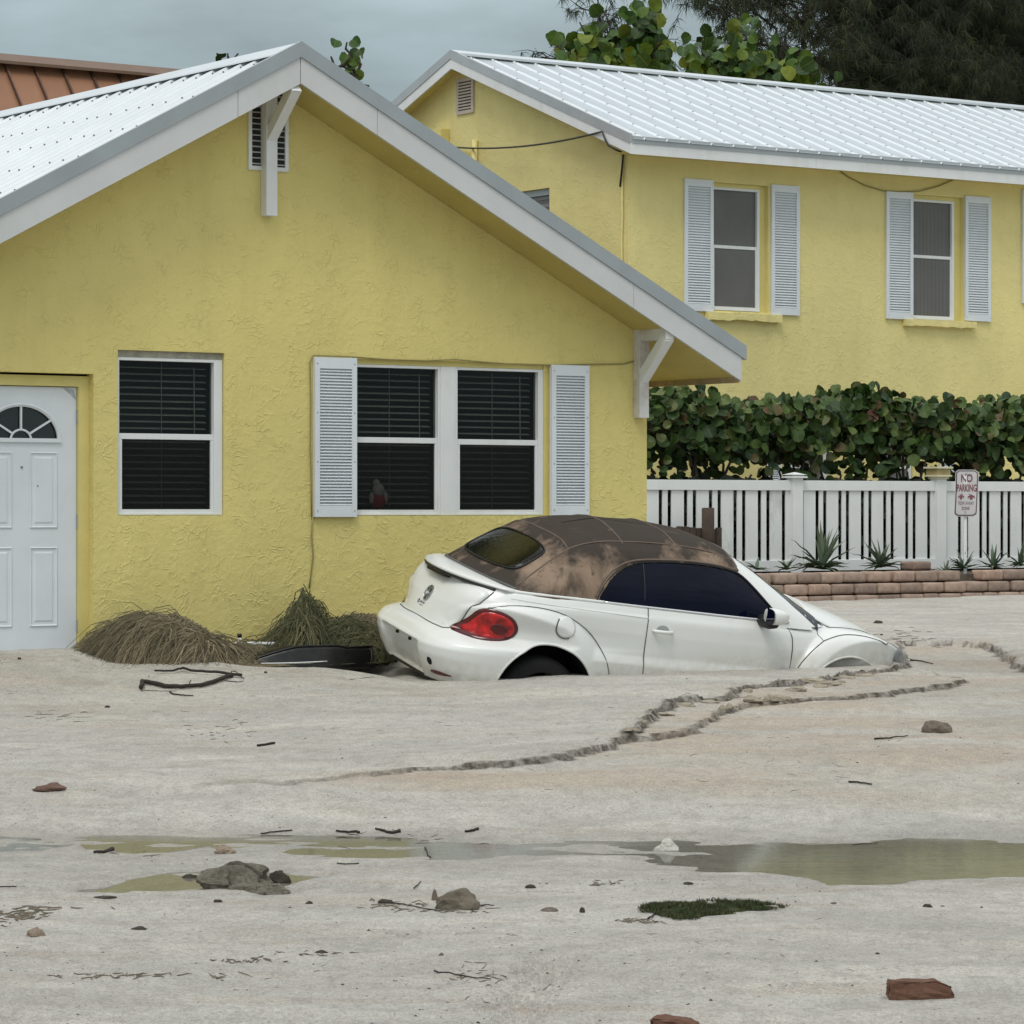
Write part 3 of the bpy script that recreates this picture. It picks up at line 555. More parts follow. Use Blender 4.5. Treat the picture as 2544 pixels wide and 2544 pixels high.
# cables on the wall
def wire(name, pts, r, mat, parent=None, **kw): q = MB(); q.tube(pts, r, 6); return q.build(name, mat, parent, True, **kw)
def onA(px, py, off=-.012): x, z = A.v(px, py, off); return (x, off, z)
wire('wall_wire', [onA(777, 1285), onA(774, 1330), onA(778, 1380), onA(772, 1430), onA(768, 1462)], .006, M_CABLEY, hA)
wire('wall_wire', [onA(777, 884)] + [onA(x, y) for x, y in ((770, 900), (772, 1000), (771, 1100), (773, 1200), (774, 1284))], .005, M_CABLEY, hA)
wire('wall_wire', [onA(x, y) for x, y in ((779, 883), (870, 886), (960, 893), (1060, 896), (1130, 893), (1200, 899), (1300, 907), (1370, 907), (1480, 905), (1550, 904), (1575, 897), (1581, 889))], .0055, M_CABLEY, hA)
toy = thing('plush_toy', 'small white and red plush figure standing inside the lower left pane of the wide window', 'toy', A.w(*A.v(938, 1262, .10)[:1], .10, A.v(938, 1262, .10)[1]), ANG)
def blob(name, c, r, mat, parent, sub=2):
    bm = bmesh.new(); bmesh.ops.create_icosphere(bm, subdivisions=sub, radius=1); me = bpy.data.meshes.new(name); bm.to_mesh(me); bm.free(); me.materials.append(mat); me.polygons.foreach_set('use_smooth', [True] * len(me.polygons))
    o = bpy.data.objects.new(name, me); o.location = c; o.scale = r; return put(o, parent)
M_PLW = simple('white_plush', (.75, .74, .72), .95, .1, 30); M_PLR = simple('red_plush', (.50, .03, .03), .95, .1, 30)
blob('body', (0, 0, .055), (.075, .045, .065), M_PLR, toy); blob('head', (.005, -.005, .145), (.055, .042, .058), M_PLW, toy); blob('hat', (-.012, 0, .20), (.034, .03, .034), M_PLW, toy)
blob('arm', (-.065, -.01, .08), (.022, .02, .05), M_PLW, toy); blob('arm', (.07, -.01, .085), (.022, .02, .05), M_PLW, toy)
# ------------------------------------------------------------------ house behind on the right
B = Frame(1560, 44, ANG)
hB = thing('two_storey_house', 'tall two-storey yellow stucco house with long white ribbed metal roof behind the hedge', 'house', B.o, ANG)
VBf, UBl, VR, ZRB = -.45, -.29, 3.92, 8.275; SB_ = (8.275 - 6.635) / (3.92 + .45)
def topB(v): return ZRB - SB_ * abs(v - VR)
LB = 19.0
ws = [(B.v(1771, 453)[0], B.v(1909, 771)[0], B.v(1840, 774)[1], B.v(1840, 457)[1]), (B.v(2266, 487)[0], B.v(2394, 795)[0], B.v(2330, 796)[1], B.v(2330, 487)[1])]
w3x = B.v(2536, 473)[0]; ws.append((w3x + .52, w3x + 1.3, B.v(2536, 755)[1], B.v(2536, 480)[1]))
lows = [(B.v(1950, 1150)[0], B.v(2060, 1150)[0], 1.6, 2.75), (B.v(2185, 1150)[0], B.v(2270, 1150)[0], 1.6, 2.75)]
wall_with_holes('wall', M_STUB, 0, LB, 0, lambda u: topB(0) - .12, ws + lows, 0, .14, hB)
# gable wall
gw = [(B.u(1365, 466)[0], B.u(1365, 466)[0] + .95, B.u(1365, 466)[1] - 1.5, B.u(1365, 466)[1])]
g = wall_with_holes('gable_wall', M_STUB, 0, 2 * VR, 0, lambda v: topB(v) - .12, gw, 0, -.14, hB, [VR])
for v in g.data.vertices: x, y, z = v.co; v.co = (-y, x, z)
m = MB(); m.add([(LB, 0, 0), (LB, 2 * VR, 0), (LB, 2 * VR, topB(0) - .1), (LB, VR, topB(VR) - .1), (LB, 0, topB(0) - .1)], [(0, 1, 2, 3, 4)]); m.add([(0, 2 * VR, 0), (LB, 2 * VR, 0), (LB, 2 * VR, topB(0) - .1), (0, 2 * VR, topB(0) - .1)], [(0, 1, 2, 3)]); m.build('side_wall', M_STUB, hB)
m = MB(); m.box(.3, LB - .2, .5, .53, 1, 6.3); m.box(.35, .38, 1, 7, 1, 6.3); m.build('interior_wall', M_DARK, hB)
def curtain_mat(name, vert):
    t = NT(name); co = t.co(); b = t.ramp(t.noise(co, 2, 3), [(.3, (.11, .105, .10)), (.7, (.135, .13, .125))])
    if vert: wv_ = t.n.new('ShaderNodeTexWave'); t.l.new(co, wv_.inputs[0]); wv_.inputs['Scale'].default_value = 4.2; wv_.bands_direction = 'X'; b = t.mix(t.ramp(wv_.outputs['Fac'], [(.0, .55), (.25, 0)]), b, (.07, .07, .068))
    return t.set(b, .22, None, .45)
MC1 = curtain_mat('grey_screen_glass', False); MC2 = curtain_mat('blind_screen_glass', True)
for k, (x0, x1, z0, z1) in enumerate(ws):
    zm = {0: B.v(1825, 618)[1], 1: B.v(2315, 642)[1], 2: (z0 + z1) / 2}[k]
    off = {0: .14, 1: .17, 2: .1}[k]
    sash_window(hB, x0 + .002, x1 - off * .9, z0 + .01, z1 - .06, .06, zm, .035, glass_u=MC2 if k == 1 else MC1, glass_l=MC2 if k == 1 else MC1, side=.045)
    m = MB(); m.box(x1 - off * .9 + .001, x1 - .001, .07, .13, z0 + .001, z1 - .001); m.build('window_jamb', M_YEL, hB)
    m = MB(); m.box(x0 + .001, x1 - off * .9, .05, .13, z1 - .0595, z1 - .001); m.build('window_head', M_YEL, hB)
for (x0, x1, z0, z1) in lows: sash_window(hB, x0 + .002, x1 - .01, z0 + .01, z1 - .01, .06, (z0 + z1) / 2, .035, glass_u=MC1, glass_l=MC1)
x0, x1, z0, z1 = gw[0]
m = MB(); m.box(.06, .1, x0 + .001, x1, z1 - .09, z1 - .002); m.box(.061, .1, x0 + .001, x1, z0, z0 + .05); gwf = m.build('gable_window', M_TRIMB, hB)
m = MB(); m.add([(.09, x0, z0), (.09, x1, z0), (.09, x1, z1), (.09, x0, z1)], [(3, 2, 1, 0)]); m.build('pane', MC1, gwf)
for k in range(12): q = MB(); q.box(.082, .087, x0 + .01, x1 - .01, z1 - .15 - k * .11, z1 - .15 - k * .11 + .05); q.build('blind_slat', simple('far_blind', (.2, .2, .2), .6) if k == 0 else bpy.data.materials['far_blind'], gwf)
def sill(xa, xb, z0, z1, parent=hB):
    q = MB(); n = 14; V = []
    for k in range(n + 1):
        x = xa + (xb - xa) * k / n; j = random.uniform(-.012, .012); i = random.uniform(-.015, .015); V += [(x, -.085 + i, z0 + j), (x, -.085 + i, z1 + j * .5), (x, .0, z1 + .01), (x, .0, z0)]
    Fq = [(4 * k + i, 4 * k + (i + 1) % 4, 4 * k + 4 + (i + 1) % 4, 4 * k + 4 + i) for k in range(n) for i in range(4)] + [(3, 2, 1, 0), (4 * n, 4 * n + 1, 4 * n + 2, 4 * n + 3)]
    q.add(V, Fq); q.build('window_sill', M_STUB, parent)
sill(B.v(1750, 776)[0], B.v(1934, 776)[0], B.v(1840, 797)[1], B.v(1840, 779)[1]); sill(B.v(2242, 776)[0], B.v(2417, 776)[0], B.v(2330, 813)[1], B.v(2330, 797)[1])
for (a, b, yt, yb) in ((1698, 1769, 446, 773), (1914, 1983, 461, 783), (2199, 2265, 477, 793), (2395, 2458, 489, 798), (2537, 2600, 474, 755)):
    xa, xb = B.v(a, 600)[0], B.v(b, 600)[0]; zt = B.v((a + b) / 2, yt)[1]; zb2 = B.v((a + b) / 2, yb)[1]; shutter(hB, xa, xb, zb2, zt, 0, 44, .10, .055)
for (a, b) in ((1903, 1938), (2335, 2370)): shutter(hB, B.v(a, 1150)[0], B.v(b, 1150)[0], 1.6, 2.7, 0, 30, .10, .05)
# roof B: ridge runs along x
m = MB()
for va, vb in ((VBf + .02, VR), (VR, 2 * VR - VBf)):
    za, zb2 = topB(va) - .05, topB(vb) - .05
    m.add([(UBl + .03, va, za), (LB, va, za), (LB, vb, zb2), (UBl + .03, vb, zb2), (UBl + .03, va, za - .10), (LB, va, za - .10), (LB, vb, zb2 - .10), (UBl + .03, vb, zb2 - .10)], [(0, 1, 2, 3), (7, 6, 5, 4), (0, 4, 5, 1), (2, 6, 7, 3)])
m.build('roof_deck', M_YEL, hB)
sw = .385; Lr = math.hypot(VR - VBf, topB(VR) - topB(VBf)); aB = math.atan2(topB(VR) - topB(VBf), VR - VBf); src = None; nP = int((LB - UBl) / sw)
V, Fq = rib_panel(Lr + .03, sw, 1, 0, rh=.022, rw=.014)
VV = [(-y + sw, -(x) * math.cos(aB), -x * math.sin(aB) + z) for x, y, z in V]
VV = [(y, -(x) * math.cos(aB) - z * math.sin(aB), -x * math.sin(aB) + z * math.cos(aB)) for x, y, z in V]
for k in range(nP):
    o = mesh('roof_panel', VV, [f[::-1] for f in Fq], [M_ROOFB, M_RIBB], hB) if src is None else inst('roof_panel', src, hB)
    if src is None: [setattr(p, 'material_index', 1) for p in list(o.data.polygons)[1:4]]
    src = src or o; o.location = (UBl + .03 + k * sw, VR - .01, topB(VR) - .035)
sm = MB()
for k in range(nP):
    for j in range(8):
        d = .25 + j * .60; x = UBl + .03 + (k + .5) * sw; p = Vector((x, VR - .01 - d * math.cos(aB) - .022 * math.sin(aB), topB(VR) - .035 - d * math.sin(aB) + .022 * math.cos(aB)))
        sm.bar(p + Vector((0, .012, .002)), p + Vector((0, -.012, -.002)), .030, .008)
sm.build('screws', M_TRIMB, hB, kind='stuff')
m = MB(); m.add([(UBl, VR, ZRB + .03), (LB, VR, ZRB + .03), (UBl, VR - .19, topB(VR - .19) + .035), (LB, VR - .19, topB(VR - .19) + .035), (UBl, VR + .19, topB(VR + .19) + .035), (LB, VR + .19, topB(VR + .19) + .035), (UBl, VR - .19, topB(VR - .19) + .0), (LB, VR - .19, topB(VR - .19) + .0)], [(0, 2, 3, 1), (0, 1, 5, 4), (2, 6, 7, 3)]); m.build('ridge_cap', M_ROOF, hB)
for va, vb in ((VBf, VR), (VR, 2 * VR - VBf)):
    q = MB(); a, b = topB(va), topB(vb); q.prism([(UBl - .012, va, a - .10), (UBl - .012, vb, b - .10), (UBl - .012, vb, b + .03), (UBl - .012, va, a + .03)], (.04, 0, 0)); q.build('rake_trim', M_TRIMB, hB)
    q = MB(); q.prism([(UBl, va, a - .245), (UBl, vb, b - .245), (UBl, vb, b - .095), (UBl, va, a - .095)], (.026, 0, 0)); q.build('fascia_board', M_WHT, hB)
zt = topB(VBf); m = MB(); m.box(UBl + .027, LB, VBf - .012, VBf + .02, zt - .10, zt + .0); m.build('eave_trim', M_TRIMB, hB)
for a, b in ((UBl + .027, B.v(2027, 420, VBf)[0]), (B.v(2027, 420, VBf)[0] + .005, LB)):
    m = MB(); m.box(a, b, VBf, VBf + .026, zt - .245, zt - .09); m.build('fascia_board', M_WHT, hB)
m = MB(); m.add([(UBl + .03, VBf + .03, zt - .20), (LB, VBf + .03, zt - .20), (LB, 0, zt - .20), (UBl + .03, 0, zt - .20)], [(0, 1, 2, 3)]); m.build('soffit', M_YEL, hB)
# gable vent, box, conduits
v1, z1 = B.u(1137, 198); v0, z0 = B.u(1179, 279); m = MB(); fwv = .05
m.box(-.03, -.002, v0, v0 + fwv, z0, z1); m.box(-.03, -.002, v1 - fwv, v1, z0, z1); m.box(-.029, -.002, v0 + fwv, v1 - fwv, z1 - fwv, z1); m.box(-.029, -.002, v0 + fwv, v1 - fwv, z0, z0 + fwv); gv = m.build('gable_vent', simple('pinkish_vent', (.52, .45, .38), .8, .1), hB)
m = MB(); m.box(-.009, -.003, v0 + fwv, v1 - fwv, z0 + fwv, z1 - fwv); m.build('vent_shade_sheet', simple('vent_shadow_board', (.12, .10, .085), .9), gv)  # dark sheet stands in for the shadow behind the slats
for k in range(9): q = MB(); zz = z0 + .07 + k * (z1 - z0 - .12) / 9; q.box(-.026, -.010, v0 + fwv, v1 - fwv, zz, zz + .022); q.build('vent_slat', bpy.data.materials['pinkish_vent'], gv)
v1, z1 = B.u(1085, 326); v0, z0 = B.u(1117, 360); m = MB(); m.box(-.16, -.003, v0, v1, z0 - .3, z1); m.build('junction_box', M_YEL, hB, bevel=.01)
v1, z1 = B.u(1176, 358); v0, z0 = B.u(1186, 415); m = MB(); m.tube([(-.045, v0, z1 + .05), (-.045, v0, 4)], .04, 10); m.build('conduit', M_STUB, hB, True)
v_, z_ = B.u(1164, 378); m = MB(); m.tube([(-.03, v_, z_), (-.03, v_, z_ - .35)], .04, 10); m.build('conduit', M_YEL, hB, True)
m = MB(); m.tube([(-.028, .10, topB(0) - .35), (-.03, .09, 5.6), (-.028, .11, 5.3), (-.03, .09, 4.2), (-.03, .10, 3.2)], .018, 8); m.build('downpipe', M_STUB, hB, True)
pa = B.w(-.05, *B.u(1102, 364, -.1)[:1], B.u(1102, 364, -.1)[1]); pb = B.w(UBl - .03, *B.u(1496, 327, UBl - .03)); Pc = []
for k in range(13): s_ = k / 12; p = pa.lerp(pb, s_) + Vector((0, 0, -.10 * 4 * s_ * (1 - s_))); Pc.append(p)
wire('service_cable', Pc + [B.w(UBl - .03, *B.u(x, y, UBl - .03)) for x, y in ((1503, 345), (1512, 362), (1530, 372))] + [B.w(-.05, *B.u(1549, 380, -.05)), B.w(-.06, .1, 6.0)], .014, M_CABLE, label='dark service cable strung across the gable of the two-storey house', cat='cable')
P = [B.w(*[(x, -.03, z) for x, z in [B.v(px, py, -.03)]][0]) for px, py in ((2079, 419), (2110, 441), (2150, 461), (2195, 474), (2240, 477), (2284, 475), (2330, 463), (2382, 441))]
wire('drooping_wire', P, .010, M_CABLEY, label='thin yellow painted wire drooping below the eave over the shuttered window', cat='cable')
# ------------------------------------------------------------------ brown roofed house at the left
D = Frame(385, 40, ANG)
hD = thing('brown_roofed_house', 'house with brown standing seam metal roof beyond the white roof at the left', 'house', D.o, ANG)
ur, zr = D.v(385, 166, 3.2); zl = D.v(0, 128, 3.2)[1]; zr = (zr + zl) / 2 - .13; sD = 1.2; x0, x1 = D.v(0, 128, 3.2)[0] - 6, ur + 3.2
m = MB(); m.box(x0 + .5, x1 - .5, 0.3, 6.1, 0, zr - 3.0 * sD); m.build('wall', simple('tan_stucco', (.45, .36, .25), .85), hD)
m = MB(); za = zr - 3.4 * sD
m.add([(x0, -.2, za), (x1, -.2, za), (x1, 3.2, zr), (x0, 3.2, zr), (x0, 6.6, za), (x1, 6.6, za)], [(0, 1, 2, 3), (3, 2, 5, 4), (0, 3, 4), (1, 5, 2), (0, 4, 5, 1)]); m.build('roof_deck', M_BROWNT, hD)
sp_ = .42; sx0 = D.v(10, 150, 3.15)[0]; src = None; L = math.hypot(3.4, 3.4 * sD); a_ = math.atan(sD)
V = [(x, -d * math.cos(a_) - z * math.sin(a_), -d * math.sin(a_) + z * math.cos(a_)) for d in (0, L) for x, z in ((.0, .05), (.012, .05), (.014, .012), (sp_ - .002, .012), (sp_ - .002, .0))]
Fq = [(k, k + 5, k + 6, k + 1) for k in range(4)]
n0 = int((sx0 - x0) / sp_); xs = sx0 - n0 * sp_
k = 0
while xs + (k + 1) * sp_ < x1:
    o = mesh('roof_panel', V, Fq, M_BROWN, hD) if src is None else inst('roof_panel', src, hD)
    src = src or o; o.location = (xs + k * sp_, 3.2, zr + .005); q = inst('seam', SEAM, hD, (xs + k * sp_, 3.2, zr + .005)) if k else None
    if k == 0:
        sm = MB(); sm.add([(x, -d * math.cos(a_) - z * math.sin(a_), -d * math.sin(a_) + z * math.cos(a_)) for d in (0, L) for x, z in ((-.014, .0), (-.014, .05), (.014, .05), (.014, 0))], [(0, 4, 5, 1), (1, 5, 6, 2), (2, 6, 7, 3)]); SEAM = sm.build('seam', simple('brown_seam', (.06, .03, .02), .5), hD); SEAM.location = o.location
    k += 1
m = MB(); m.add([(x0, 3.2, zr + .12), (x1, 3.2, zr + .12), (x1, 3.0, zr - .0), (x0, 3.0, zr - .0), (x0, 3.0, zr - .04), (x1, 3.0, zr - .04), (x0, 3.4, zr), (x1, 3.4, zr)], [(0, 1, 2, 3), (3, 2, 5, 4), (0, 6, 7, 1)]); m.build('ridge_cap', M_BROWNT, hD)
# ------------------------------------------------------------------ the buried car (local metres: x forward, y left, z up)
def tab(z, t): return np.interp(z, [a for a, b in t], [b for a, b in t])
XR = [(.10, -.50), (.20, -.68), (.30, -.79), (.40, -.85), (.50, -.887), (.572, -.893), (.588, -.874), (.655, -.835), (.672, -.80), (.685, -.750), (.75, -.725), (.85, -.685), (.95, -.63), (1.03, -.57), (1.08, -.48), (1.12, -.30), (1.16, .1)]
XF = [(.10, 3.15), (.20, 3.30), (.35, 3.40), (.50, 3.41), (.60, 3.37), (.70, 3.22), (.80, 2.99), (.88, 2.76), (.95, 2.52), (1.00, 2.32), (1.04, 2.10), (1.08, 1.8), (1.16, 1.3)]
WW = [(.10, .74), (.20, .80), (.35, .835), (.50, .850), (.578, .853), (.64, .832), (.80, .830), (.90, .820), (.935, .812), (.95, .800), (.97, .792), (1.00, .778), (1.03, .74), (1.06, .64), (1.10, .45), (1.16, .02)]
RWH, FWH, RA = (-.04, .28), (2.555, .285), .395
def f_outline(x, y, z, W, rec=0.):
    xr = tab(z, XR) + rec; xf = tab(z, XF); xm = 1.15; L = np.where(x < xm, xm - xr, xf - xm); n = np.where(x < xm, 3.0 + 1.3 * sstep(.72, .97, z) + 1.4 * sstep(.67, .60, z), 2.7)
    return ((np.abs(y) / W) ** n + (np.abs(x - xm) / L) ** n) ** (1 / n) - 1
def f_body(P):
    x, y, z = P[..., 0], P[..., 1], P[..., 2]; ze = z + .05 * np.clip(x - .2, 0, 1.9)
    W = tab(ze, WW); W = W * (1 - .10 * np.clip((x - 1.8) / 1.4, 0, 1) * np.clip((z - .45) / .4, 0, 1))
    rec = .05 * sstep(.33, .29, np.abs(y) - .06 * (.55 - z)) * sstep(.29, .33, z) * sstep(.562, .548, z)
    a = f_outline(x, y, z, W, rec) * .8; a = np.maximum(a, z - np.interp(x, [-.30, .1, .4], [1.042, 1.06, 1.15])); a = np.where((x > 1.5) & (x < 2.40 - .16 * (np.abs(y) / .6) ** 2) & (np.abs(y) < .62), np.maximum(a, z - .905), a)
    ay = np.abs(np.abs(y) - .60)
    def fen(c, rx, rz, t, p, q): r = np.sqrt(((x - c[0]) / rx) ** 2 + ((z - c[1]) / rz) ** 2); return ((r ** p + (ay / t) ** q) ** (1 / p) - 1) * .4
    b = fen(RWH, np.where(x < RWH[0], 1.15, .57), .68, .292, 3.2, 3.4); b = np.maximum(b, f_outline(x, y, z, .895) * .8)
    c = fen(FWH, np.where(x < FWH[0], .575, .82), .572, .292, 3.4, 3.6); c = np.maximum(c, (((np.abs(y) / .895) ** 3.2 + (np.abs(x - 1.15) / 2.24) ** 3.2) ** (1 / 3.2) - 1) * .8)
    def smin(a, b, k): h = np.clip(.5 + .5 * (b - a) / k, 0, 1); return b * (1 - h) + a * h - k * h * (1 - h)
    return smin(smin(a, b, .008), c, .008)
CXR = [(.85, -.60), (1.0, -.52), (1.05, -.42), (1.12, -.30), (1.20, -.17), (1.30, 0.0), (1.37, .12), (1.42, .25), (1.46, .40), (1.485, .55), (1.49, .62)]
CXF = [(.85, 2.55), (.95, 2.36), (1.0, 2.26), (1.08, 2.12), (1.16, 1.98), (1.24, 1.84), (1.32, 1.69), (1.38, 1.57), (1.42, 1.44), (1.46, 1.20), (1.485, .85), (1.49, .65)]
CWT = [(.85, .785), (.95, .768), (1.0, .757), (1.05, .742), (1.12, .715), (1.20, .675), (1.27, .635), (1.32, .60), (1.36, .555), (1.40, .48), (1.43, .40), (1.46, .28), (1.485, .13), (1.49, .02)]
def f_cab(P):
    x, y, z = P[..., 0], P[..., 1], P[..., 2]; W = tab(z, CWT); xr = tab(z, CXR); xf = tab(z, CXF); xm = .62
    L = np.maximum(np.where(x < xm, xm - xr, xf - xm), .005); n = np.where(x < xm, 3.6, 5.0)
    return np.maximum((((np.abs(y) / W) ** n + (np.abs(x - xm) / L) ** n) ** (1 / n) - 1) * .5, z - 1.488)
def f_all(P): return np.minimum(f_body(P), f_cab(P))
def shoot(f, O, D, tmax=2.2, steps=60):
    O, D = np.broadcast_arrays(np.asarray(O, float), np.asarray(D, float)); hi = np.full(O.shape[:-1], tmax); lo = np.zeros(hi.shape); found = np.zeros(hi.shape, bool); ts = np.linspace(tmax, 0, steps)
    for a, b in zip(ts[:-1], ts[1:]):
        hit = ~found & (f(O + b * D) < 0); lo = np.where(hit, b, lo); hi = np.where(hit, a, hi); found |= hit
    for _ in range(20):
        mid = (lo + hi) / 2; ins = f(O + mid[..., None] * D) < 0; lo = np.where(ins, mid, lo); hi = np.where(ins, hi, mid)
    out = O + ((lo + hi) / 2)[..., None] * D
    if out.ndim == 2 and not found.all() and found.any():
        good = np.flatnonzero(found)
        for i in np.flatnonzero(~found): out[i] = out[good[np.argmin(np.abs(good - i))]]
    return out
def fnorm(f, P, e=3e-3):
    g = np.stack([f(P + np.eye(3)[i] * e) - f(P - np.eye(3)[i] * e) for i in range(3)], -1); return g / np.maximum(np.linalg.norm(g, axis=-1, keepdims=True), 1e-9)
def proj(f, pts, n, off=0., depth=.25, reach=.7):
    P = np.asarray(pts, float); n = np.asarray(n, float) / np.linalg.norm(n); H = shoot(f, P - n * depth, n[None], reach, 80); return H + fnorm(f, H) * off
def smoothp(P, k=2, closed=True):
    P = np.asarray(P, float)
    for _ in range(k):
        Q = np.roll(P, -1, 0) if closed else P[1:]; A_ = P if closed else P[:-1]
        N_ = np.empty((2 * len(A_), 3)); N_[0::2] = .75 * A_ + .25 * Q; N_[1::2] = .25 * A_ + .75 * Q
        P = N_ if closed else np.vstack([P[:1], N_, P[-1:]])
    return P
def dens(P, st=.03, closed=False):
    P = [Vector(p) for p in P]; out = []
    for i in range(len(P) - (0 if closed else 1)):
        a, b = P[i], P[(i + 1) % len(P)]; n = max(1, int((b - a).length / st)); out += [a.lerp(b, k / n) for k in range(n)]
    if not closed: out.append(P[-1])
    return np.array([tuple(p) for p in out])
def patch(name, outline, n, mat, parent, off=.003, dome=0., rings=6, f=f_body, skirt=.012, sm=2):
    P = smoothp(outline, sm); c = P.mean(0); V = []; m = len(P)
    for k in range(rings): V.append(c + (P - c) * (1 - k / rings))
    V.append(c[None]); V = np.vstack(V); H = proj(f, V, n); N_ = fnorm(f, H)
    fr = np.concatenate([np.repeat(1 - np.arange(rings) / rings, m), [0]]); H = H + N_ * (off + dome * (1 - fr ** 2))[:, None]
    F_ = [(k * m + i, k * m + (i + 1) % m, (k + 1) * m + (i + 1) % m, (k + 1) * m + i) for k in range(rings - 1) for i in range(m)] + [((rings - 1) * m + i, (rings - 1) * m + (i + 1) % m, rings * m) for i in range(m)]
    if skirt:
        b = len(H); H = np.vstack([H, H[:m] - N_[:m] * (off + skirt)]); F_ += [(b + i, b + (i + 1) % m, (i + 1) % m, i) for i in range(m)]
    o = mesh(name, H, F_, mat, parent, True); bm = bmesh.new(); bm.from_mesh(o.data); bmesh.ops.recalc_face_normals(bm, faces=bm.faces); bm.to_mesh(o.data); bm.free(); return o, P
def seam(pts, n, parent, r=.0035, mat=None, f=f_body, name='seam', off=0., closed=False, st=.03, sm=2, k=6):
    P = smoothp(pts, sm, closed); P = dens(P, st, closed); H = proj(f, P, n, off)
    if closed: H = np.vstack([H, H[:1]])
    q = MB(); q.tube(H, r, k); return q.build(name, mat or M_SEAM, parent, True)
def paint(name, col):
    t = NT(name); co = t.co(); c = t.ramp(t.noise(co, 1.5, 4), [(.3, tuple(x * .96 for x in col)), (.7, col)])
    d = t.ramp(t.noise(t.co(scale=(1, 1, .5)), 4, 7, .7), [(.55, 0), (.8, .30)]); c = t.mix(d, c, (.52, .50, .44))
    xz = t.sep(co); z = t.math('SUBTRACT', xz['Z'], t.math('MULTIPLY', xz['X'], .082)); low = t.math('MULTIPLY', t.ramp(z, [(.40, 1), (.60, 0)]), t.ramp(t.noise(co, 12, 6, .7), [(.35, .15), (.7, .85)])); c = t.mix(low, c, (.46, .42, .34))
    r = t.mix(d, .32, .6); m = t.set(c, r, None, .5); t.p.inputs['Coat Weight'].default_value = .25; t.p.inputs['Coat Roughness'].default_value = .12; return m
M_PAINT = paint('white_car_paint', (.72, .735, .71)); M_SEAM = simple('panel_gap', (.10, .105, .10), .7); M_BLK = simple('black_plastic', (.012, .012, .012), .45, .1); M_VOID = simple('wheel_arch_liner', (.006, .006, .006), .9)
M_CGL = simple('tinted_car_glass', (.0025, .0035, .012), .05, .5, 2.2, spec=.16); M_RGL = simple('rear_window_glass', (.006, .007, .004), .10, .5, 9, .003, 25, spec=.22); M_CHR = simple('chrome_strip', (.75, .76, .77), .18, .03, metallic=.8)
t = NT('brown_canvas'); co = t.co(); xyz = t.sep(co)
n1 = t.noise(t.co(scale=(1.6, 1.6, .7)), 2.6, 6, .62, .3); n2 = t.noise(t.co(scale=(5, 5, .8)), 3.5, 5, .6, .3)
base = t.ramp(t.noise(co, 6, 5), [(.3, (.22, .155, .11)), (.7, (.29, .215, .16))])
top = t.math('MULTIPLY', t.math('SUBTRACT', xyz['Z'], 1.22, True), 1.15)
rear = t.math('MULTIPLY', t.math('SUBTRACT', .02, xyz['X'], True), .55)
msk = t.math('ADD', t.math('ADD', n1, top), rear); msk = t.ramp(msk, [(.44, 0), (.66, .93)])
st = t.math('MULTIPLY', t.ramp(n2, [(.58, 0), (.70, .8)]), t.ramp(xyz['Z'], [(.0, 0), (1, 1)])); c = t.mix(msk, base, (.035, .031, .027)); c = t.mix(st, c, (.045, .038, .032))
wv_ = t.n.new('ShaderNodeTexWave'); t.l.new(co, wv_.inputs[0]); wv_.inputs['Scale'].default_value = 180
nb = t.bump(t.noise(co, 8, 4), .006, .5); nb = t.bump(t.noise(co, 220, 2), .001, .5, nb); M_CANV = t.set(c, .93, nb, .15)
M_PIPE = simple('canvas_piping', (.15, .112, .09), .9, .2)
car = thing('convertible_car', 'white convertible with mildewed brown soft top, nose down and half buried in sand', 'car', (-0.1217, 24.6, 0.0998)); car.rotation_euler = (0.1895, 0.0579, 0.4487)
# body shell
def ring_dirs(x0, x1, ns, nf):
    O = []; H = []
    for k in range(ns): O.append((x0 + (x1 - x0) * k / ns, 0)); H.append((0, -1))
    for k in range(nf): a = -math.pi / 2 + math.pi * k / nf; O.append((x1, 0)); H.append((math.cos(a), math.sin(a)))
    for k in range(ns): O.append((x1 - (x1 - x0) * k / ns, 0)); H.append((0, 1))
    for k in range(nf): a = math.pi / 2 + math.pi * k / nf; O.append((x0, 0)); H.append((math.cos(a), math.sin(a)))
    return np.array(O, float), np.array(H, float)
def wrap(f, x0, x1, ns, nf, z0, vs):
    O, H = ring_dirs(x0, x1, ns, nf); v = np.asarray(vs); D = np.zeros((len(O), len(v), 3)); D[..., 0] = H[:, None, 0] * np.cos(v); D[..., 1] = H[:, None, 1] * np.cos(v); D[..., 2] = np.sin(v)
    Oo = np.zeros_like(D); Oo[..., 0] = O[:, None, 0]; Oo[..., 1] = O[:, None, 1]; Oo[..., 2] = z0; return shoot(f, Oo, D, 1.9, 70)
vs = np.concatenate([np.linspace(-.32, .75, 92), np.linspace(.77, 1.5, 26)])
G = wrap(f_body, .25, 2.45, 190, 120, .55, vs); ni, nj = G.shape[:2]
for c_ in (RWH, FWH):                                    # pull the vertices nearest the arch onto it
    dx = G[..., 0] - c_[0]; dz = G[..., 2] - c_[1]; r = np.hypot(dx, dz); m_ = (np.abs(r - RA) < .0085) & (np.abs(G[..., 1]) > .55)
    s_ = np.where(m_, RA / np.maximum(r, 1e-6), 1); Gx = c_[0] + dx * s_; Gz = c_[1] + dz * s_; G[..., 0] = np.where(m_, Gx, G[..., 0]); G[..., 2] = np.where(m_, Gz, G[..., 2])
idx = np.arange(ni * nj).reshape(ni, nj); Fq = np.stack([idx, np.roll(idx, -1, 0)], -1); Fq = np.stack([Fq[:, :-1, 0], Fq[:, :-1, 1], Fq[:, 1:, 1], Fq[:, 1:, 0]], -1).reshape(-1, 4)
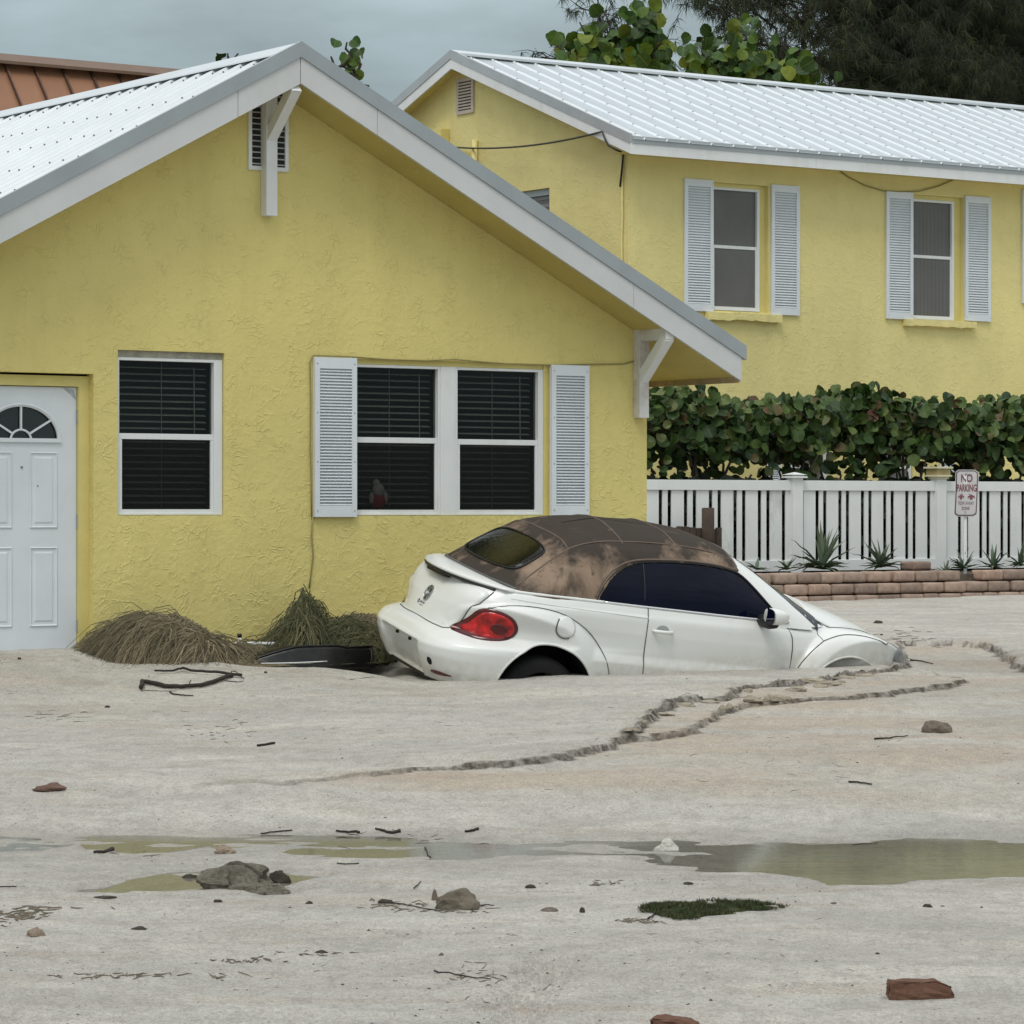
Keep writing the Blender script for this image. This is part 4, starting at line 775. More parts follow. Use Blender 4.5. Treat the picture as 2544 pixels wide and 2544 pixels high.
PV = G.reshape(-1, 3); cen = PV[Fq].mean(1); keep = np.ones(len(Fq), bool)
for c_ in (RWH, FWH): keep &= ~((np.hypot(cen[:, 0] - c_[0], cen[:, 2] - c_[1]) < RA) & (np.abs(cen[:, 1]) > .5))
keep &= cen[:, 2] > .285
body = mesh('body', PV, Fq[keep], M_PAINT, car, True)
# arch lips and liners
for c_ in (RWH, FWH):
    for sg in (-1, 1):
        a = np.linspace(-.1, math.pi + .1, 60); P = np.stack([c_[0] + RA * np.cos(a), np.full(60, sg * .8), c_[1] + RA * np.sin(a)], -1); Hh = proj(f_body, P, (0, sg, 0), -.004, .3, .6)
        q = MB(); q.tube(Hh, .010, 8); q.build('arch_lip', M_PAINT, body, True)
        V = []; 
        for p in Hh: V += [tuple(p), (p[0], sg * .45, p[2])]
        q = MB(); q.add(V, [(2 * k, 2 * k + 1, 2 * k + 3, 2 * k + 2) for k in range(59)]); q.add([(c_[0] + .4 * math.cos(b), sg * .452, c_[1] + .4 * math.sin(b)) for b in a], [tuple(range(60))]); q.build('wheel_arch_liner', M_VOID, body)
M_RUB = simple('tyre_rubber', (.009, .009, .009), .9, .2, 20, dirt=(.03, .028, .024), damt=.4); M_RIM = simple('alloy_rim', (.03, .03, .03), .5, .1, metallic=.4)
M_PACK = simple('packed_sand', (.30, .30, .28), .95, .12, 9, .01, 30, dirt=(.18, .17, .15))
for c_ in (RWH, FWH):
    for sg in (-1, 1):
        q = MB(); n = 40; prof_ = [(.22, -.10), (.30, -.105), (.325, -.08), (.33, 0), (.325, .08), (.30, .105), (.22, .10)]; V = []
        for k in range(n):
            for r_, y_ in prof_: V.append((c_[0] + r_ * math.cos(2 * math.pi * k / n), sg * .68 + y_, c_[1] - .05 + r_ * math.sin(2 * math.pi * k / n)))
        m7 = len(prof_); q.add(V, [(k * m7 + i, k * m7 + i + 1, ((k + 1) % n) * m7 + i + 1, ((k + 1) % n) * m7 + i) for k in range(n) for i in range(m7 - 1)]); wh = q.build('wheel', M_RUB, car, True)
        q = MB(); q.disc((c_[0], sg * .70, c_[1] - .05), .08, (0, sg, 0), .04, 16)
        for k in range(5): a = 2 * math.pi * k / 5; q.bar((c_[0], sg * .73, c_[1] - .05), (c_[0] + .225 * math.cos(a), sg * .73, c_[1] - .05 + .225 * math.sin(a)), .05, .03, (0, 1, 0))
        q.build('rim', M_RIM, wh)
for sg in (-1, 1):
    a = np.linspace(0, 2 * math.pi, 41)[:-1]; q = MB(); q.add([(FWH[0] + .396 * math.cos(b), sg * (.815 + .01 * math.sin(3 * b)), FWH[1] + .396 * math.sin(b)) for b in a], [tuple(range(40))]); q.build('packed_sand', M_PACK, car)
q = MB(); q.box(-.45, 3.0, -.50, .50, .20, .42); q.build('underbody', M_VOID, car)
# rear lower lip
seam([(-.6, -.70, .292), (-.6, -.5, .292), (-.6, 0, .292), (-.6, .5, .292), (-.6, .70, .292)], (-1, 0, 0), body, .011, M_BLK, name='bumper_lip', off=-.004)
# doors
def sidept(x, z, sg=-1): return (x, sg * .8, z)
dr = [(.765, .972), (.755, .83), (.752, .65), (.755, .50), (.77, .36), (.90, .33), (1.9, .33), (2.02, .40), (2.047, .59), (2.056, .70), (2.056, .766), (2.05, .81), (2.025, .844), (2.003, .876)]
for sg in (-1, 1):
    xs = np.linspace(.76, 2.02, 60); nz_ = 40; V = []
    for j in range(nz_):
        for x in xs:
            xe = x; s_ = j / (nz_ - 1); zt = .992 - .05 * (xe - .2) + (.012 if False else 0); z = .33 + (zt - .33) * s_
            # the leading edge of the door bows forward
            fx = (x - .76) / 1.26; xf_ = np.interp(z, [.33, .45, .59, .766, .868, .93], [1.98, 2.03, 2.044, 2.047, 2.025, 1.98]); xb = np.interp(z, [.33, .5, .83, .98], [.775, .757, .757, .768]); V.append(((xb + (xf_ - xb) * fx), sg * .8, z))
    Hh = proj(f_body, V, (0, sg, 0), .0045, .4, .8); n = 60
    dpanel = mesh('door', Hh, [(j * n + i, j * n + i + 1, (j + 1) * n + i + 1, (j + 1) * n + i) for j in range(nz_ - 1) for i in range(n - 1)], M_PAINT, car, True)
    seam([sidept(x, z, sg) for x, z in dr], (0, sg, 0), dpanel, .0045, off=.002)
    q = MB(); yh = proj(f_body, [(.80, sg * .8, .815), (.97, sg * .8, .81)], (0, sg, 0)); a, b = yh
    q.tube([a + [0, 0, 0], a + [.02, sg * .035, 0], a * .5 + b * .5 + [0, sg * .045, 0], b + [-.02, sg * .035, 0], b], [.010, .014, .014, .014, .010], 8); q.build('door_handle', M_PAINT, dpanel, True)
    P = [(.885 + .055 * math.cos(k * math.pi / 8), sg * .8, .818 + .038 * math.sin(k * math.pi / 8)) for k in range(9)]; patch('handle_recess_shade', P, (0, sg, 0), simple('recess_shade', (.33, .34, .33), .5) if sg < 0 else bpy.data.materials['recess_shade'], dpanel, .0052, 0, 3, skirt=0, sm=0)  # grey half disc paints the shade of the hollow under the handle
    # belt moulding
    zb = [(-.40, 1.035), (-.28, 1.022), (.1, 1.014), (.4, 1.0), (.77, .979), (1.25, .953), (1.79, .922), (2.02, .908)]
    P = [(x, sg * .9, z) for x, z in zb]; Pd = dens(P, .04); Hh = shoot(f_all, np.stack([Pd[:, 0], np.zeros(len(Pd)), Pd[:, 2]], -1), np.array([[0, sg, 0.]]), 1.2, 80)
    k0 = int((Pd[:, 0] < .38).sum()); q = MB(); q.tube(Hh[k0:] + [0, sg * .006, 0], .0095, 8); q.build('belt_moulding', M_CHR, car, True)
    q = MB(); q.tube(Hh[:k0 + 1] + [0, sg * .004, 0], .012, 8); q.build('belt_moulding', M_PAINT, car, True)
    # front fender line, hood line
    seam([sidept(x, z, sg) for x, z in [(2.06, .42), (2.085, .50), (2.129, .592), (2.188, .665), (2.255, .729), (2.331, .783)]], (0, sg, 0), body, .0045, off=.001, sm=1)
    seam([(x, sg * y, z) for x, y, z in [(2.331, .772, .783), (2.433, .765, .821), (2.50, .758, .835), (2.572, .754, .84), (2.698, .75, .834), (2.807, .752, .811), (2.92, .734, .766), (2.95, .70, .75)]], (0, sg * .5, .85), body, .0045, off=.001, sm=1)
    seam([(x, sg * y, z) for x, y, z in [(1.98, .75, .80), (1.42, .815, .849), (.746, .812, .906), (.06, .775, .953), (-.33, .66, .975)]], (0, sg, 0), body, .0035, M_PAINT, name='body_crease', off=.0005, sm=2)
    seam([sidept(x, z, sg) for x, z in [(.50, .40), (.479, .47), (.44, .575), (.379, .678), (.285, .779), (.16, .857), (.042, .907), (-.1, .932), (-.25, .936), (-.396, .921), (-.5, .895)]], (0, sg, 0), body, .0038, off=.001, sm=1)
    seam([(2.02, sg * .7, .905), (2.03, sg * .7, .86), (2.10, sg * .72, .85), (2.16, sg * .72, .875), (2.15, sg * .7, .92)], (0, sg, .2), body, .003)
    seam([(2.279, sg * .586, .914), (2.298, sg * .617, .89), (2.323, sg * .672, .833), (2.331, sg * .775, .785)], (0, sg, .5), body, .0032)
# boot lid
lr = [(-.9, 0, .684), (-.9, -.17, .682), (-.9, -.34, .677), (-.9, -.42, .676), (-.9, -.455, .694), (-.9, -.495, .76), (-.9, -.545, .85), (-.9, -.60, .93), (-.9, -.60, 1.0)]
lo_ = lr + [(-.9, -.3, 1.02), (-.9, 0, 1.025), (-.9, .3, 1.02)] + [(x, -y, z) for x, y, z in lr[:0:-1]]
lid, _ = patch('boot_lid', [(-.6, y, z) for x, y, z in lo_], (-1, 0, .0), M_PAINT, car, .005, 0, 16, skirt=.02, sm=2)
seam([(-.6, y, z) for x, y, z in lr[::-1][:0] + [(x, -y, z) for x, y, z in lr[::-1]] + lr[1:]], (-1, 0, 0), lid, .0052, off=.001)
# badge: ring with the two stacked letters
bc = np.array([-.6, 0, .853]); 
def onlid(y, z, off=.006): return proj(f_body, [(-.6, y, z)], (-1, 0, 0), off)[0]
M_BADGE = simple('badge_dark', (.035, .04, .035), .35, .1); M_BADGEC = simple('badge_chrome', (.45, .47, .45), .25, .05, metallic=.7)
q = MB(); q.add([onlid(.052 * math.cos(a), .853 + .054 * math.sin(a), .007) for a in np.linspace(0, 2 * math.pi, 28)[:-1]], [tuple(range(27))]); badge = q.build('badge', M_BADGE, lid)
q = MB(); q.tube([onlid(.053 * math.cos(a), .853 + .055 * math.sin(a), .010) for a in np.linspace(0, 2 * math.pi, 29)], .0048, 6)
for P in ([(-.022, .050), (0, .006), (.022, .050)], [(-.046, .022), (-.024, -.046), (0, .000), (.024, -.046), (.046, .022)]): q.tube([onlid(y, .853 + z, .010) for y, z in P], .0042, 6)
q.build('badge_emblem', M_BADGEC, badge)
q = MB(); M_STK = simple('grey_sticker', (.16, .18, .19), .6)                        # dealer sticker below the badge
def stk(y0, y1, z0, z1): q.add([onlid(y, z, .0072) for y, z in ((y0, z0), (y1, z0), (y1, z1), (y0, z1))], [(0, 1, 2, 3)])
for k in range(7): a = k * 2 * math.pi / 7; stk(.085 + .011 * math.cos(a) - .006, .085 + .011 * math.cos(a) + .006, .775 + .011 * math.sin(a) - .006, .775 + .011 * math.sin(a) + .006)
for k, w_ in enumerate((.012, .009, .011, .009, .012)): stk(.055 - k * .0165 - w_, .055 - k * .0165, .768, .784)
stk(-.01, .052, .752, .757); q.build('sticker', M_STK, lid)
# spoiler
ys = np.linspace(-1, 1, 61); V = []; nc = 7
for y in ys:
    a = abs(y); Y_ = y * .66; xt = -.675 + .295 * a ** 2.1; zt = 1.082 - .042 * a ** 2; xl = -.46 + .19 * a ** 2.2; zl = 1.086 - .058 * a ** 2
    for k in range(nc): c_ = k / (nc - 1); V.append((xt + (xl - xt) * c_, Y_, zt + (zl - zt) * c_ - .006 * (1 - c_) ** 4 + .006 * math.sin(math.pi * c_)))
    for k in range(nc): c_ = 1 - k / (nc - 1); V.append((xt + .012 + (xl - xt) * c_, Y_, zt + (zl - zt) * c_ - .028 * (1 - a ** 6 * .6) - .02 * c_))
m14 = 2 * nc; sp = mesh('spoiler', V, [(k * m14 + i, k * m14 + (i + 1) % m14, (k + 1) * m14 + (i + 1) % m14, (k + 1) * m14 + i) for k in range(60) for i in range(m14)] + [tuple(range(m14)), tuple(range(60 * m14, 61 * m14))], M_PAINT, car, True)
bm = bmesh.new(); bm.from_mesh(sp.data); bmesh.ops.recalc_face_normals(bm, faces=bm.faces); bm.to_mesh(sp.data); bm.free()
q = MB(); P = []
for y in ys[3:-3]: a = abs(y); P.append((-.675 + .295 * a ** 2.1 + .012, y * .66, 1.082 - .042 * a ** 2 - .032))
q.tube(P, .012, 6); q.build('spoiler_lip', M_BLK, sp, True)
q = MB(); q.add([(-.655, -.16, 1.035), (-.655, .16, 1.035), (-.66, .15, 1.015), (-.66, -.15, 1.015), (-.60, -.16, 1.035), (-.60, .16, 1.035), (-.60, .15, 1.005), (-.60, -.15, 1.005)], [(0, 1, 2, 3), (3, 2, 6, 7), (0, 4, 5, 1), (0, 3, 7, 4), (1, 5, 6, 2)]); q.build('brake_light', M_BLK, sp)
# tail lights
TL = [(-.672, -.432, .682), (-.592, -.524, .777), (-.50, -.575, .872), (-.424, -.70, .885), (-.358, -.779, .862), (-.329, -.815, .814), (-.348, -.837, .758), (-.415, -.842, .711), (-.5, -.827, .690), (-.623, -.769, .684), (-.68, -.62, .684)]
M_TLD = simple('tail_lamp_dark_red', (.075, .004, .005), .12, .2, 20, spec=.6); M_TLR = simple('tail_lamp_red', (.42, .012, .012), .10, .60, 16, spec=.6); M_TLW = simple('tail_lamp_clear', (.45, .30, .28), .25, .3, 60)
TL[0] = (-.70, -.405, .682)
for sg in (1, -1):
    P = [(x, y * sg, z) for x, y, z in TL]; nn = (-.62, -.75 * sg, .25); tl, P2 = patch('tail_light', P, nn, M_TLD, car, .005, .016, 7, sm=2)
    c_ = np.mean(P, 0) + [.02, -.015 * sg, 0]
    Q = [c_ + (np.array(p) - c_) * s_ for p, s_ in zip(P, [.72, .80, .80, .84, .86, .86, .86, .84, .82, .80, .80])]; lr2, _ = patch('lamp_lens', Q, nn, M_TLR, tl, .0135, .011, 6, skirt=.004)
    c2 = c_ + [.035, -.03 * sg, .0]; Q = [c2 + np.array([.075 * math.cos(a) * .62, .075 * math.cos(a) * -.6 * sg * -1 * -1, .045 * math.sin(a)]) for a in np.linspace(0, 2 * math.pi, 13)[:-1]]; patch('lamp_bulb', Q, nn, M_TLD, tl, .0255, .004, 4, skirt=.002)
    for cc in ((.66, .50, .700, .055),):
        c3 = np.array([-cc[0], -cc[1] * sg, cc[2]]); Q = [c3 + np.array([-.5 * cc[3] * math.cos(a) * .6, cc[3] * math.cos(a) * .8 * sg, .010 * math.sin(a)]) for a in np.linspace(0, 2 * math.pi, 9)[:-1]]; patch('reversing_lens', Q, nn, M_TLW, tl, .0185, .002, 2, skirt=0, sm=1)
# fuel flap, tow eye hole, reflector slots
P = [(.075 + .083 * math.cos(a), -.8, .808 + .083 * math.sin(a)) for a in np.linspace(0, 2 * math.pi, 17)[:-1]]; fl, _ = patch('fuel_flap', P, (0, -1, 0), M_PAINT, car, .003, 0, 4, sm=1)
seam([P[k % 16] for k in range(6, 14)], (0, -1, 0), fl, .0055, off=.002, sm=1)
patch('tow_eye_hole', [(-.7, -.49 + .026 * math.cos(a), .442 + .030 * math.sin(a)) for a in np.linspace(0, 2 * math.pi, 13)[:-1]], (-1, 0, 0), M_VOID, car, .002, 0, 2, sm=1, skirt=0)
for sg in (-1, 1): patch('reflector', [(-.5, sg * y, z) for y, z in ((.475, .352), (.472, .372), (.52, .381), (.58, .380), (.665, .366), (.58, .352))], (-1, 0, 0), simple('reflector_red', (.10, .03, .03), .35) if sg < 0 else bpy.data.materials['reflector_red'], car, .004, 0, 2, sm=1)
q = MB(); P = proj(f_body, [(-.7, .12, .545), (-.7, -.12, .545)], (-1, 0, 0)); 
for p in P: q.box(p[0] - .015, p[0] + .01, p[1] - .012, p[1] + .012, p[2] - .03, p[2] - .008)
q.build('plate_lamp', M_BLK, body)
# head light, front grille hints
for sg in (-1, 1):
    P = [(3.05, sg * (.56 + .13 * math.cos(a)), .64 + .13 * math.sin(a)) for a in np.linspace(0, 2 * math.pi, 15)[:-1]]; patch('headlight', P, (1, .45 * sg, .25), simple('headlight_glass', (.20, .21, .21), .12, .3, 12, spec=.6) if sg < 0 else bpy.data.materials['headlight_glass'], car, .012, .012, 4)
# bonnet
bp = [(2.30, -.56, .9), (2.6, -.60, .9), (2.9, -.52, .9), (3.2, -.34, .9), (3.33, 0, .9)]; bp = bp + [(x, -y, z) for x, y, z in bp[-2::-1]] + [(2.36, .3, .9), (2.38, 0, .9), (2.36, -.3, .9)]
bon, _ = patch('bonnet', bp, (0, 0, 1), M_PAINT, car, .004, 0, 12, skirt=.01)
seam(bp[:9], (0, 0, 1), bon, .0035, off=.002)
# cabin: glasshouse frame, windscreen, soft top
vs = np.linspace(-.12, 1.545, 110); G = wrap(f_cab, .35, 1.25, 110, 100, .98, vs); ni, nj = G.shape[:2]; idx = np.arange(ni * nj).reshape(ni, nj)
Fq = np.stack([idx[:, :-1], np.roll(idx, -1, 0)[:, :-1], np.roll(idx, -1, 0)[:, 1:], idx[:, 1:]], -1).reshape(-1, 4); PV = G.reshape(-1, 3); cen = PV[Fq].mean(1); NN = fnorm(f_cab, cen)
HX = 1.585 - .05 * (1 - np.clip(np.abs(cen[:, 1]) / .55, 0, 1) ** 2)
SW = np.array([(.335, .97), (.36, 1.03), (.395, 1.085), (.434, 1.135), (.50, 1.195), (.582, 1.243), (.66, 1.270), (.76, 1.287), (.93, 1.297), (1.108, 1.299), (1.25, 1.295), (1.356, 1.286), (1.48, 1.270), (1.575, 1.248), (1.64, 1.205), (1.72, 1.125), (1.80, 1.040), (1.89, .950), (1.97, .885), (1.2, .89), (.5, .93)])
sdw = poly_sd([(a, b) for a, b in SW], cen[:, 0], cen[:, 2]); side = (np.abs(cen[:, 1]) > .3) & (np.abs(NN[:, 1]) > .35)
inwin = (sdw > 0) & side
topm = (cen[:, 0] < HX) & ~inwin; frontm = cen[:, 0] >= HX
glassf = frontm & (NN[:, 0] > .30) & (np.abs(cen[:, 1]) < tab(cen[:, 2], CWT) - .088) & (cen[:, 0] > HX + .05)
lowm = cen[:, 2] > 1.0 - .05 * np.clip(cen[:, 0] - .2, 0, 1.9) - .035
ctr = mesh('windscreen_frame', PV, Fq[frontm & ~inwin & (cen[:, 2] > .86)], M_PAINT, car, True); topm &= lowm
zz = np.linspace(.90, 1.395, 12); xfz = tab(zz, CXF)
P = [(x_, -(tab(z_, CWT) - .095 - .12 * (z_ - .9) / .5), z_) for x_, z_ in zip(xfz, zz)]; P = P + [(xfz[-1], y_, 1.40) for y_ in (-.3, -.1, .1, .3)] + [(x_, -y_, z_) for x_, y_, z_ in P[::-1]] + [(xfz[0], y_, .90) for y_ in (.3, 0, -.3)]
patch('windscreen', P, (.62, 0, .78), M_CGL, ctr, .003, 0, 10, f=f_cab, skirt=0, sm=1)
# canvas pushed a little outward, sagging between its bows
x = PV[:, 0]; z = PV[:, 2]; NV = fnorm(f_cab, PV); hi_ = sstep(1.22, 1.34, z); off = np.full(len(PV), .012)
bows = (.17, .62, 1.08, 1.50); 
for b_ in bows: off += hi_ * .004 * np.exp(-((x - b_) / .018) ** 2)
for a_, b_ in zip(bows[:-1], bows[1:]): off -= hi_ * .006 * np.where((x > a_) & (x < b_), np.sin(np.pi * (x - a_) / (b_ - a_)), 0)
off += .003 * fbm(x * 7, z * 9 + PV[:, 1] * 7, 3)
soft = mesh('soft_top', PV + NV * off[:, None], Fq[topm], M_CANV, car, True)
so = soft.modifiers.new('thickness', 'SOLIDIFY'); so.thickness = .010; so.offset = -1
mesh('cabin_void', PV * [1, .965, .98], Fq[cen[:, 2] > .93], M_VOID, car, True)
def cabseam(pts, n, r, mat, parent, off, name='piping', closed=False, sm=2, st=.03): return seam(pts, n, parent, r, mat, f_cab, name, off, closed, st, sm)
for sg in (-1, 1):
    P = [(a, sg * .6, b) for a, b in SW[:-2]]
    gl, _ = patch('side_window', [(a, sg * .62, b) for a, b in SW], (0, sg, .25), M_CGL, car, .002, 0, 8, f=f_cab, skirt=0, sm=1)
    cabseam(P, (0, sg, .25), .0085, M_PIPE if False else M_BLK, gl, .006, 'window_seal', sm=1)
    cabseam([(a - .014, sg * .6, b + .014) for a, b in SW[:14]], (0, sg, .3), .008, M_PIPE, soft, .012, sm=1)
    cabseam([(.74, sg * .6, .97), (.745, sg * .6, 1.1), (.75, sg * .6, 1.285)], (0, sg, .3), .006, M_BLK, gl, .002, 'glass_divider', sm=0)
    cabseam([(.185, sg * .5, 1.335), (.07, sg * .52, 1.265), (-.039, sg * .54, 1.19), (-.14, sg * .56, 1.12), (-.244, sg * .58, 1.045)], (-.5, sg * .7, .5), .0065, M_PIPE, soft, .012)
    cabseam([(.185, sg * .5, 1.335), (.45, sg * .46, 1.37), (.813, sg * .45, 1.39), (1.107, sg * .46, 1.38), (1.35, sg * .48, 1.35), (1.56, sg * .5, 1.30)], (0, sg * .5, 1), .006, M_PIPE, soft, .010)
    cabseam([(1.590, sg * .56, 1.285), (1.575, sg * .56, 1.34), (1.555, sg * .45, 1.37)], (0.1, sg * .8, .7), .009, M_PIPE, soft, .006)
for b_ in bows[:3]: cabseam([(b_ - .0, y, 1.3) for y in np.linspace(-.50, .50, 13)], (0, 0, 1), .005, M_PIPE, soft, .014, sm=1)
cabseam([(HX0, y, 1.3) for HX0, y in [(1.585 - .05 * (1 - min(1, abs(y) / .55) ** 2), y) for y in np.linspace(-.54, .54, 19)]], (0, 0, 1), .008, M_PIPE, soft, .008, sm=1)
RWN = [(.055, 0), (.05, -.22), (.036, -.36), (.018, -.425), (-.02, -.45), (-.10, -.462), (-.19, -.465), (-.232, -.44), (-.262, -.36), (-.285, -.2), (-.29, 0)]
def zr_(x): return 1.325 + (x - .055) * .58
P = [(x, y, zr_(x)) for x, y in RWN] + [(x, -y, zr_(x)) for x, y in RWN[-2:0:-1]]
rw, _ = patch('rear_window', P, (-.55, 0, .83), M_RGL, car, .0215, 0, 8, f=f_cab, skirt=.006, sm=1)
cabseam(P, (-.55, 0, .83), .007, M_BLK, rw, .020, 'window_seal', closed=True, sm=1)
cabseam([(-.30, -.62, 1.03), (-.42, -.52, 1.05), (-.45, -.3, 1.06), (-.455, 0, 1.06), (-.45, .3, 1.06), (-.42, .52, 1.05), (-.30, .62, 1.03)], (-1, 0, 0), .012, M_SEAM, soft, .010, 'rear_seal')
# mirrors
for sg in (-1, 1):
    q = MB(); bmv = []; nx7 = 12
    c_ = Vector((1.79, sg * .92, .985)); rings_ = [(-.055, .93, .95), (-.045, 1.0, 1.0), (0, 1, 1), (.05, .86, .84), (.085, .5, .52), (.098, .12, .12)]; V = []; nr = 20
    for dx, sy, sz in rings_:
        for k in range(nr): a = 2 * math.pi * k / nr; ca, sa = math.cos(a), math.sin(a); V.append(c_ + Vector((dx - .01 * ca * sg * -1, .078 * sy * math.copysign(abs(ca) ** .7, ca), .060 * sz * math.copysign(abs(sa) ** .7, sa))))
    q.add(V, [(k * nr + i, k * nr + (i + 1) % nr, (k + 1) * nr + (i + 1) % nr, (k + 1) * nr + i) for k in range(5) for i in range(nr)] + [tuple(range(nr))]); mi = q.build('wing_mirror', M_PAINT, car, True)
    q = MB(); q.add([c_ + Vector((-.060, -.003 + .080 * math.copysign(abs(math.cos(a)) ** .6, math.cos(a)), .061 * math.copysign(abs(math.sin(a)) ** .6, math.sin(a)))) for a in np.linspace(0, 2 * math.pi, 17)[:-1]], [tuple(range(16))]); q.build('mirror_glass', M_CGL, mi)
    q = MB(); q.tube([(1.76, sg * .74, .925), (1.76, sg * .80, .915), (1.77, sg * .88, .918), (1.78, sg * .95, .930)], [.045, .040, .040, .03], 10); q.build('mirror_foot', M_BLK, mi, True)
# ------------------------------------------------------------------ plants
def leaf_mat(name, cols, rough=.42, spec=.4, vein=None):
    t = NT(name); c = t.ramp(t.rand(), cols); co = t.co()
    c = t.mix(t.ramp(t.noise(co, 3, 4), [(.35, .0), (.75, .45)]), c, tuple(x * .5 for x in cols[0][1]))
    if vein:
        xyz = t.sep(co); ax = t.math('ABSOLUTE', xyz['X']); c = t.mix(t.ramp(ax, [(0, .7), (.035, 0)]), c, vein)
    geo = t.n.new('ShaderNodeNewGeometry')
    return t.set(c, rough, None, spec)
GRP = [(0, (.012, .030, .006)), (.30, (.028, .062, .011)), (.6, (.055, .098, .020)), (.86, (.095, .130, .032)), (.96, (.10, .07, .03)), (1, (.14, .065, .04))]
M_LEAF = leaf_mat('sea_grape_leaf', GRP, .5, .22, (.11, .12, .06))
M_LEAFT = leaf_mat('sea_grape_leaf_tree', [(0, (.020, .045, .010)), (.4, (.035, .085, .012)), (.75, (.085, .14, .018)), (1, (.17, .20, .025))], .5, .22, (.14, .16, .05))
def stuffmat(name, cols, rough=.5):
    """for joined leaves: colour by a per-face attribute"""
    t = NT(name); a = t.n.new('ShaderNodeAttribute'); a.attribute_name = 'tone'; return t.set(t.ramp(a.outputs['Fac'], cols), rough, None, .35)
M_LEAFS = stuffmat('sea_grape_leaf_mass', GRP); M_BARK = simple('grey_bark', (.13, .115, .095), .9, .25, 9, .004, 50)
M_BARKD = simple('dark_bark', (.035, .028, .022), .95, .25, 9, .004, 50)
def leaf_shape(r=.5, cup=.12, n=10, notch=.10):
    V = [(0, 0, 0)]
    for k in range(n):
        a = 2 * math.pi * k / n - math.pi / 2; rr = r * (1 - notch * (k == 0)) * (1 + .04 * math.sin(3 * a)); V.append((rr * 1.04 * math.cos(a), rr * math.sin(a), r * (.38 * abs(math.cos(a)) - .14 * abs(math.sin(a)) ** 2 + .07 * math.sin(3 * a + 1))))
    return V, [(0, k + 1, (k + 1) % n + 1) for k in range(n)]
LV, LF = leaf_shape()
def leaf_rot(facing=(.2, -1, .45), spread=.7):
    d = Vector(facing) + Vector((random.gauss(0, spread), random.gauss(0, spread * .6), random.gauss(0, spread))); q = d.normalized().to_track_quat('Z', 'Y'); return q @ Euler((0, 0, random.uniform(0, 6.28))).to_quaternion()
def leaf_mass(name, items, parent, mat, shape=(LV, LF), **kw):
    V0 = np.array(shape[0]); F0 = shape[1]; nV = len(V0); V = np.empty((len(items) * nV, 3)); F_ = []; tone = []
    for i, (p, q, s, tn) in enumerate(items):
        M = np.array((q.to_matrix() * s)); V[i * nV:(i + 1) * nV] = V0 @ M.T + np.array(p); F_ += [tuple(j + i * nV for j in f) for f in F0]; tone += [tn] * len(F0)
    o = mesh(name, V, F_, mat, parent, **kw); a = o.data.attributes.new('tone', 'FLOAT', 'FACE'); a.data.foreach_set('value', tone); return o
def plant_leaves(root, origin, pts, mat, matS, size, facing=(.2, -1, .45), spread=.7, nmax=300, front=None):
    """pts: world points; the ones nearest the eye become leaves of their own, the rest one mass"""
    order = sorted(range(len(pts)), key=front or (lambda i: pts[i].y)); items = []; src = None
    for rank, i in enumerate(order):
        p = pts[i] - origin; q = leaf_rot(facing, spread); s = random.uniform(*size)
        if rank < nmax:
            if src is None: o = mesh('leaf', LV, LF, mat, root, True); src = o
            else: o = bpy.data.objects.new('leaf', src.data); put(o, root)
            o.location = p; o.rotation_euler = q.to_euler(); o.scale = (s, s, s)
        else: items.append((p, q, s, random.random()))
    if items: leaf_mass('foliage', items, root, matS, kind='stuff')
# fence frame
FN = Frame(1610, 39, ANG)
# hedge between the fence and the tall house
HO = FN.w(3.3, 1.6, .45)
hedge = thing('sea_grape_hedge', 'clipped sea grape hedge of round green leaves rising above the white fence', 'hedge', HO)
def htop(x): return 2.98 + .10 * math.sin(x * 1.7) + .08 * math.sin(x * 4.3 + 1) + .03 * x * .3
pts = []; lowp = []
while len(pts) < 4600:
    x = random.uniform(-.9, 8.2); y = random.uniform(.85, 2.2); tp = htop(x) + .03 * (x < 2) - .05; z = tp - abs(random.gauss(0, 1)) * .52 + random.uniform(-.03, .09)
    if z < 1.75: continue
    dens_ = 1 if z > 2.25 else (.55 + .45 * math.sin(x * 2.3 + 1.1) * math.sin(z * 5)) * (z - 1.5) / .75
    if random.random() > dens_: continue
    if z < 2.2: y = max(y, 1.0)
    pts.append(FN.w(x, y, z + (.03 if y < 1.2 else 0)))
def hfront(i): p = pts[i] - FN.o; return p.dot(FN.d) + max(0, 2.0 - pts[i].z) * .6
plant_leaves(hedge, HO, pts, M_LEAF, M_LEAFS, (.105, .195), (.15, -1, .45), .8, 300, hfront)
def limb(a, b, r0, r1, wob=.08, n=7):
    a = Vector(a); b = Vector(b); P = []
    for k in range(n + 1): s_ = k / n; P.append(a.lerp(b, s_) + Vector((random.gauss(0, wob), random.gauss(0, wob), random.gauss(0, wob * .5))) * math.sin(math.pi * s_))
    return P, [r0 + (r1 - r0) * k / n for k in range(n + 1)]
for x in np.arange(-.4, 7.6, .62):
    q = MB(); b0 = FN.w(x + random.uniform(-.15, .15), 1.55, .4) - HO
    for j in range(3):
        P, rr = limb(b0 + Vector((0, 0, .1 * j)), FN.w(x + random.uniform(-.6, .6), 1.5 + random.uniform(-.4, .4), random.uniform(2.0, 2.7)) - HO, .035, .014, .07); q.tube(P, rr, 6)
    q.build('stem', M_BARK, hedge, True)
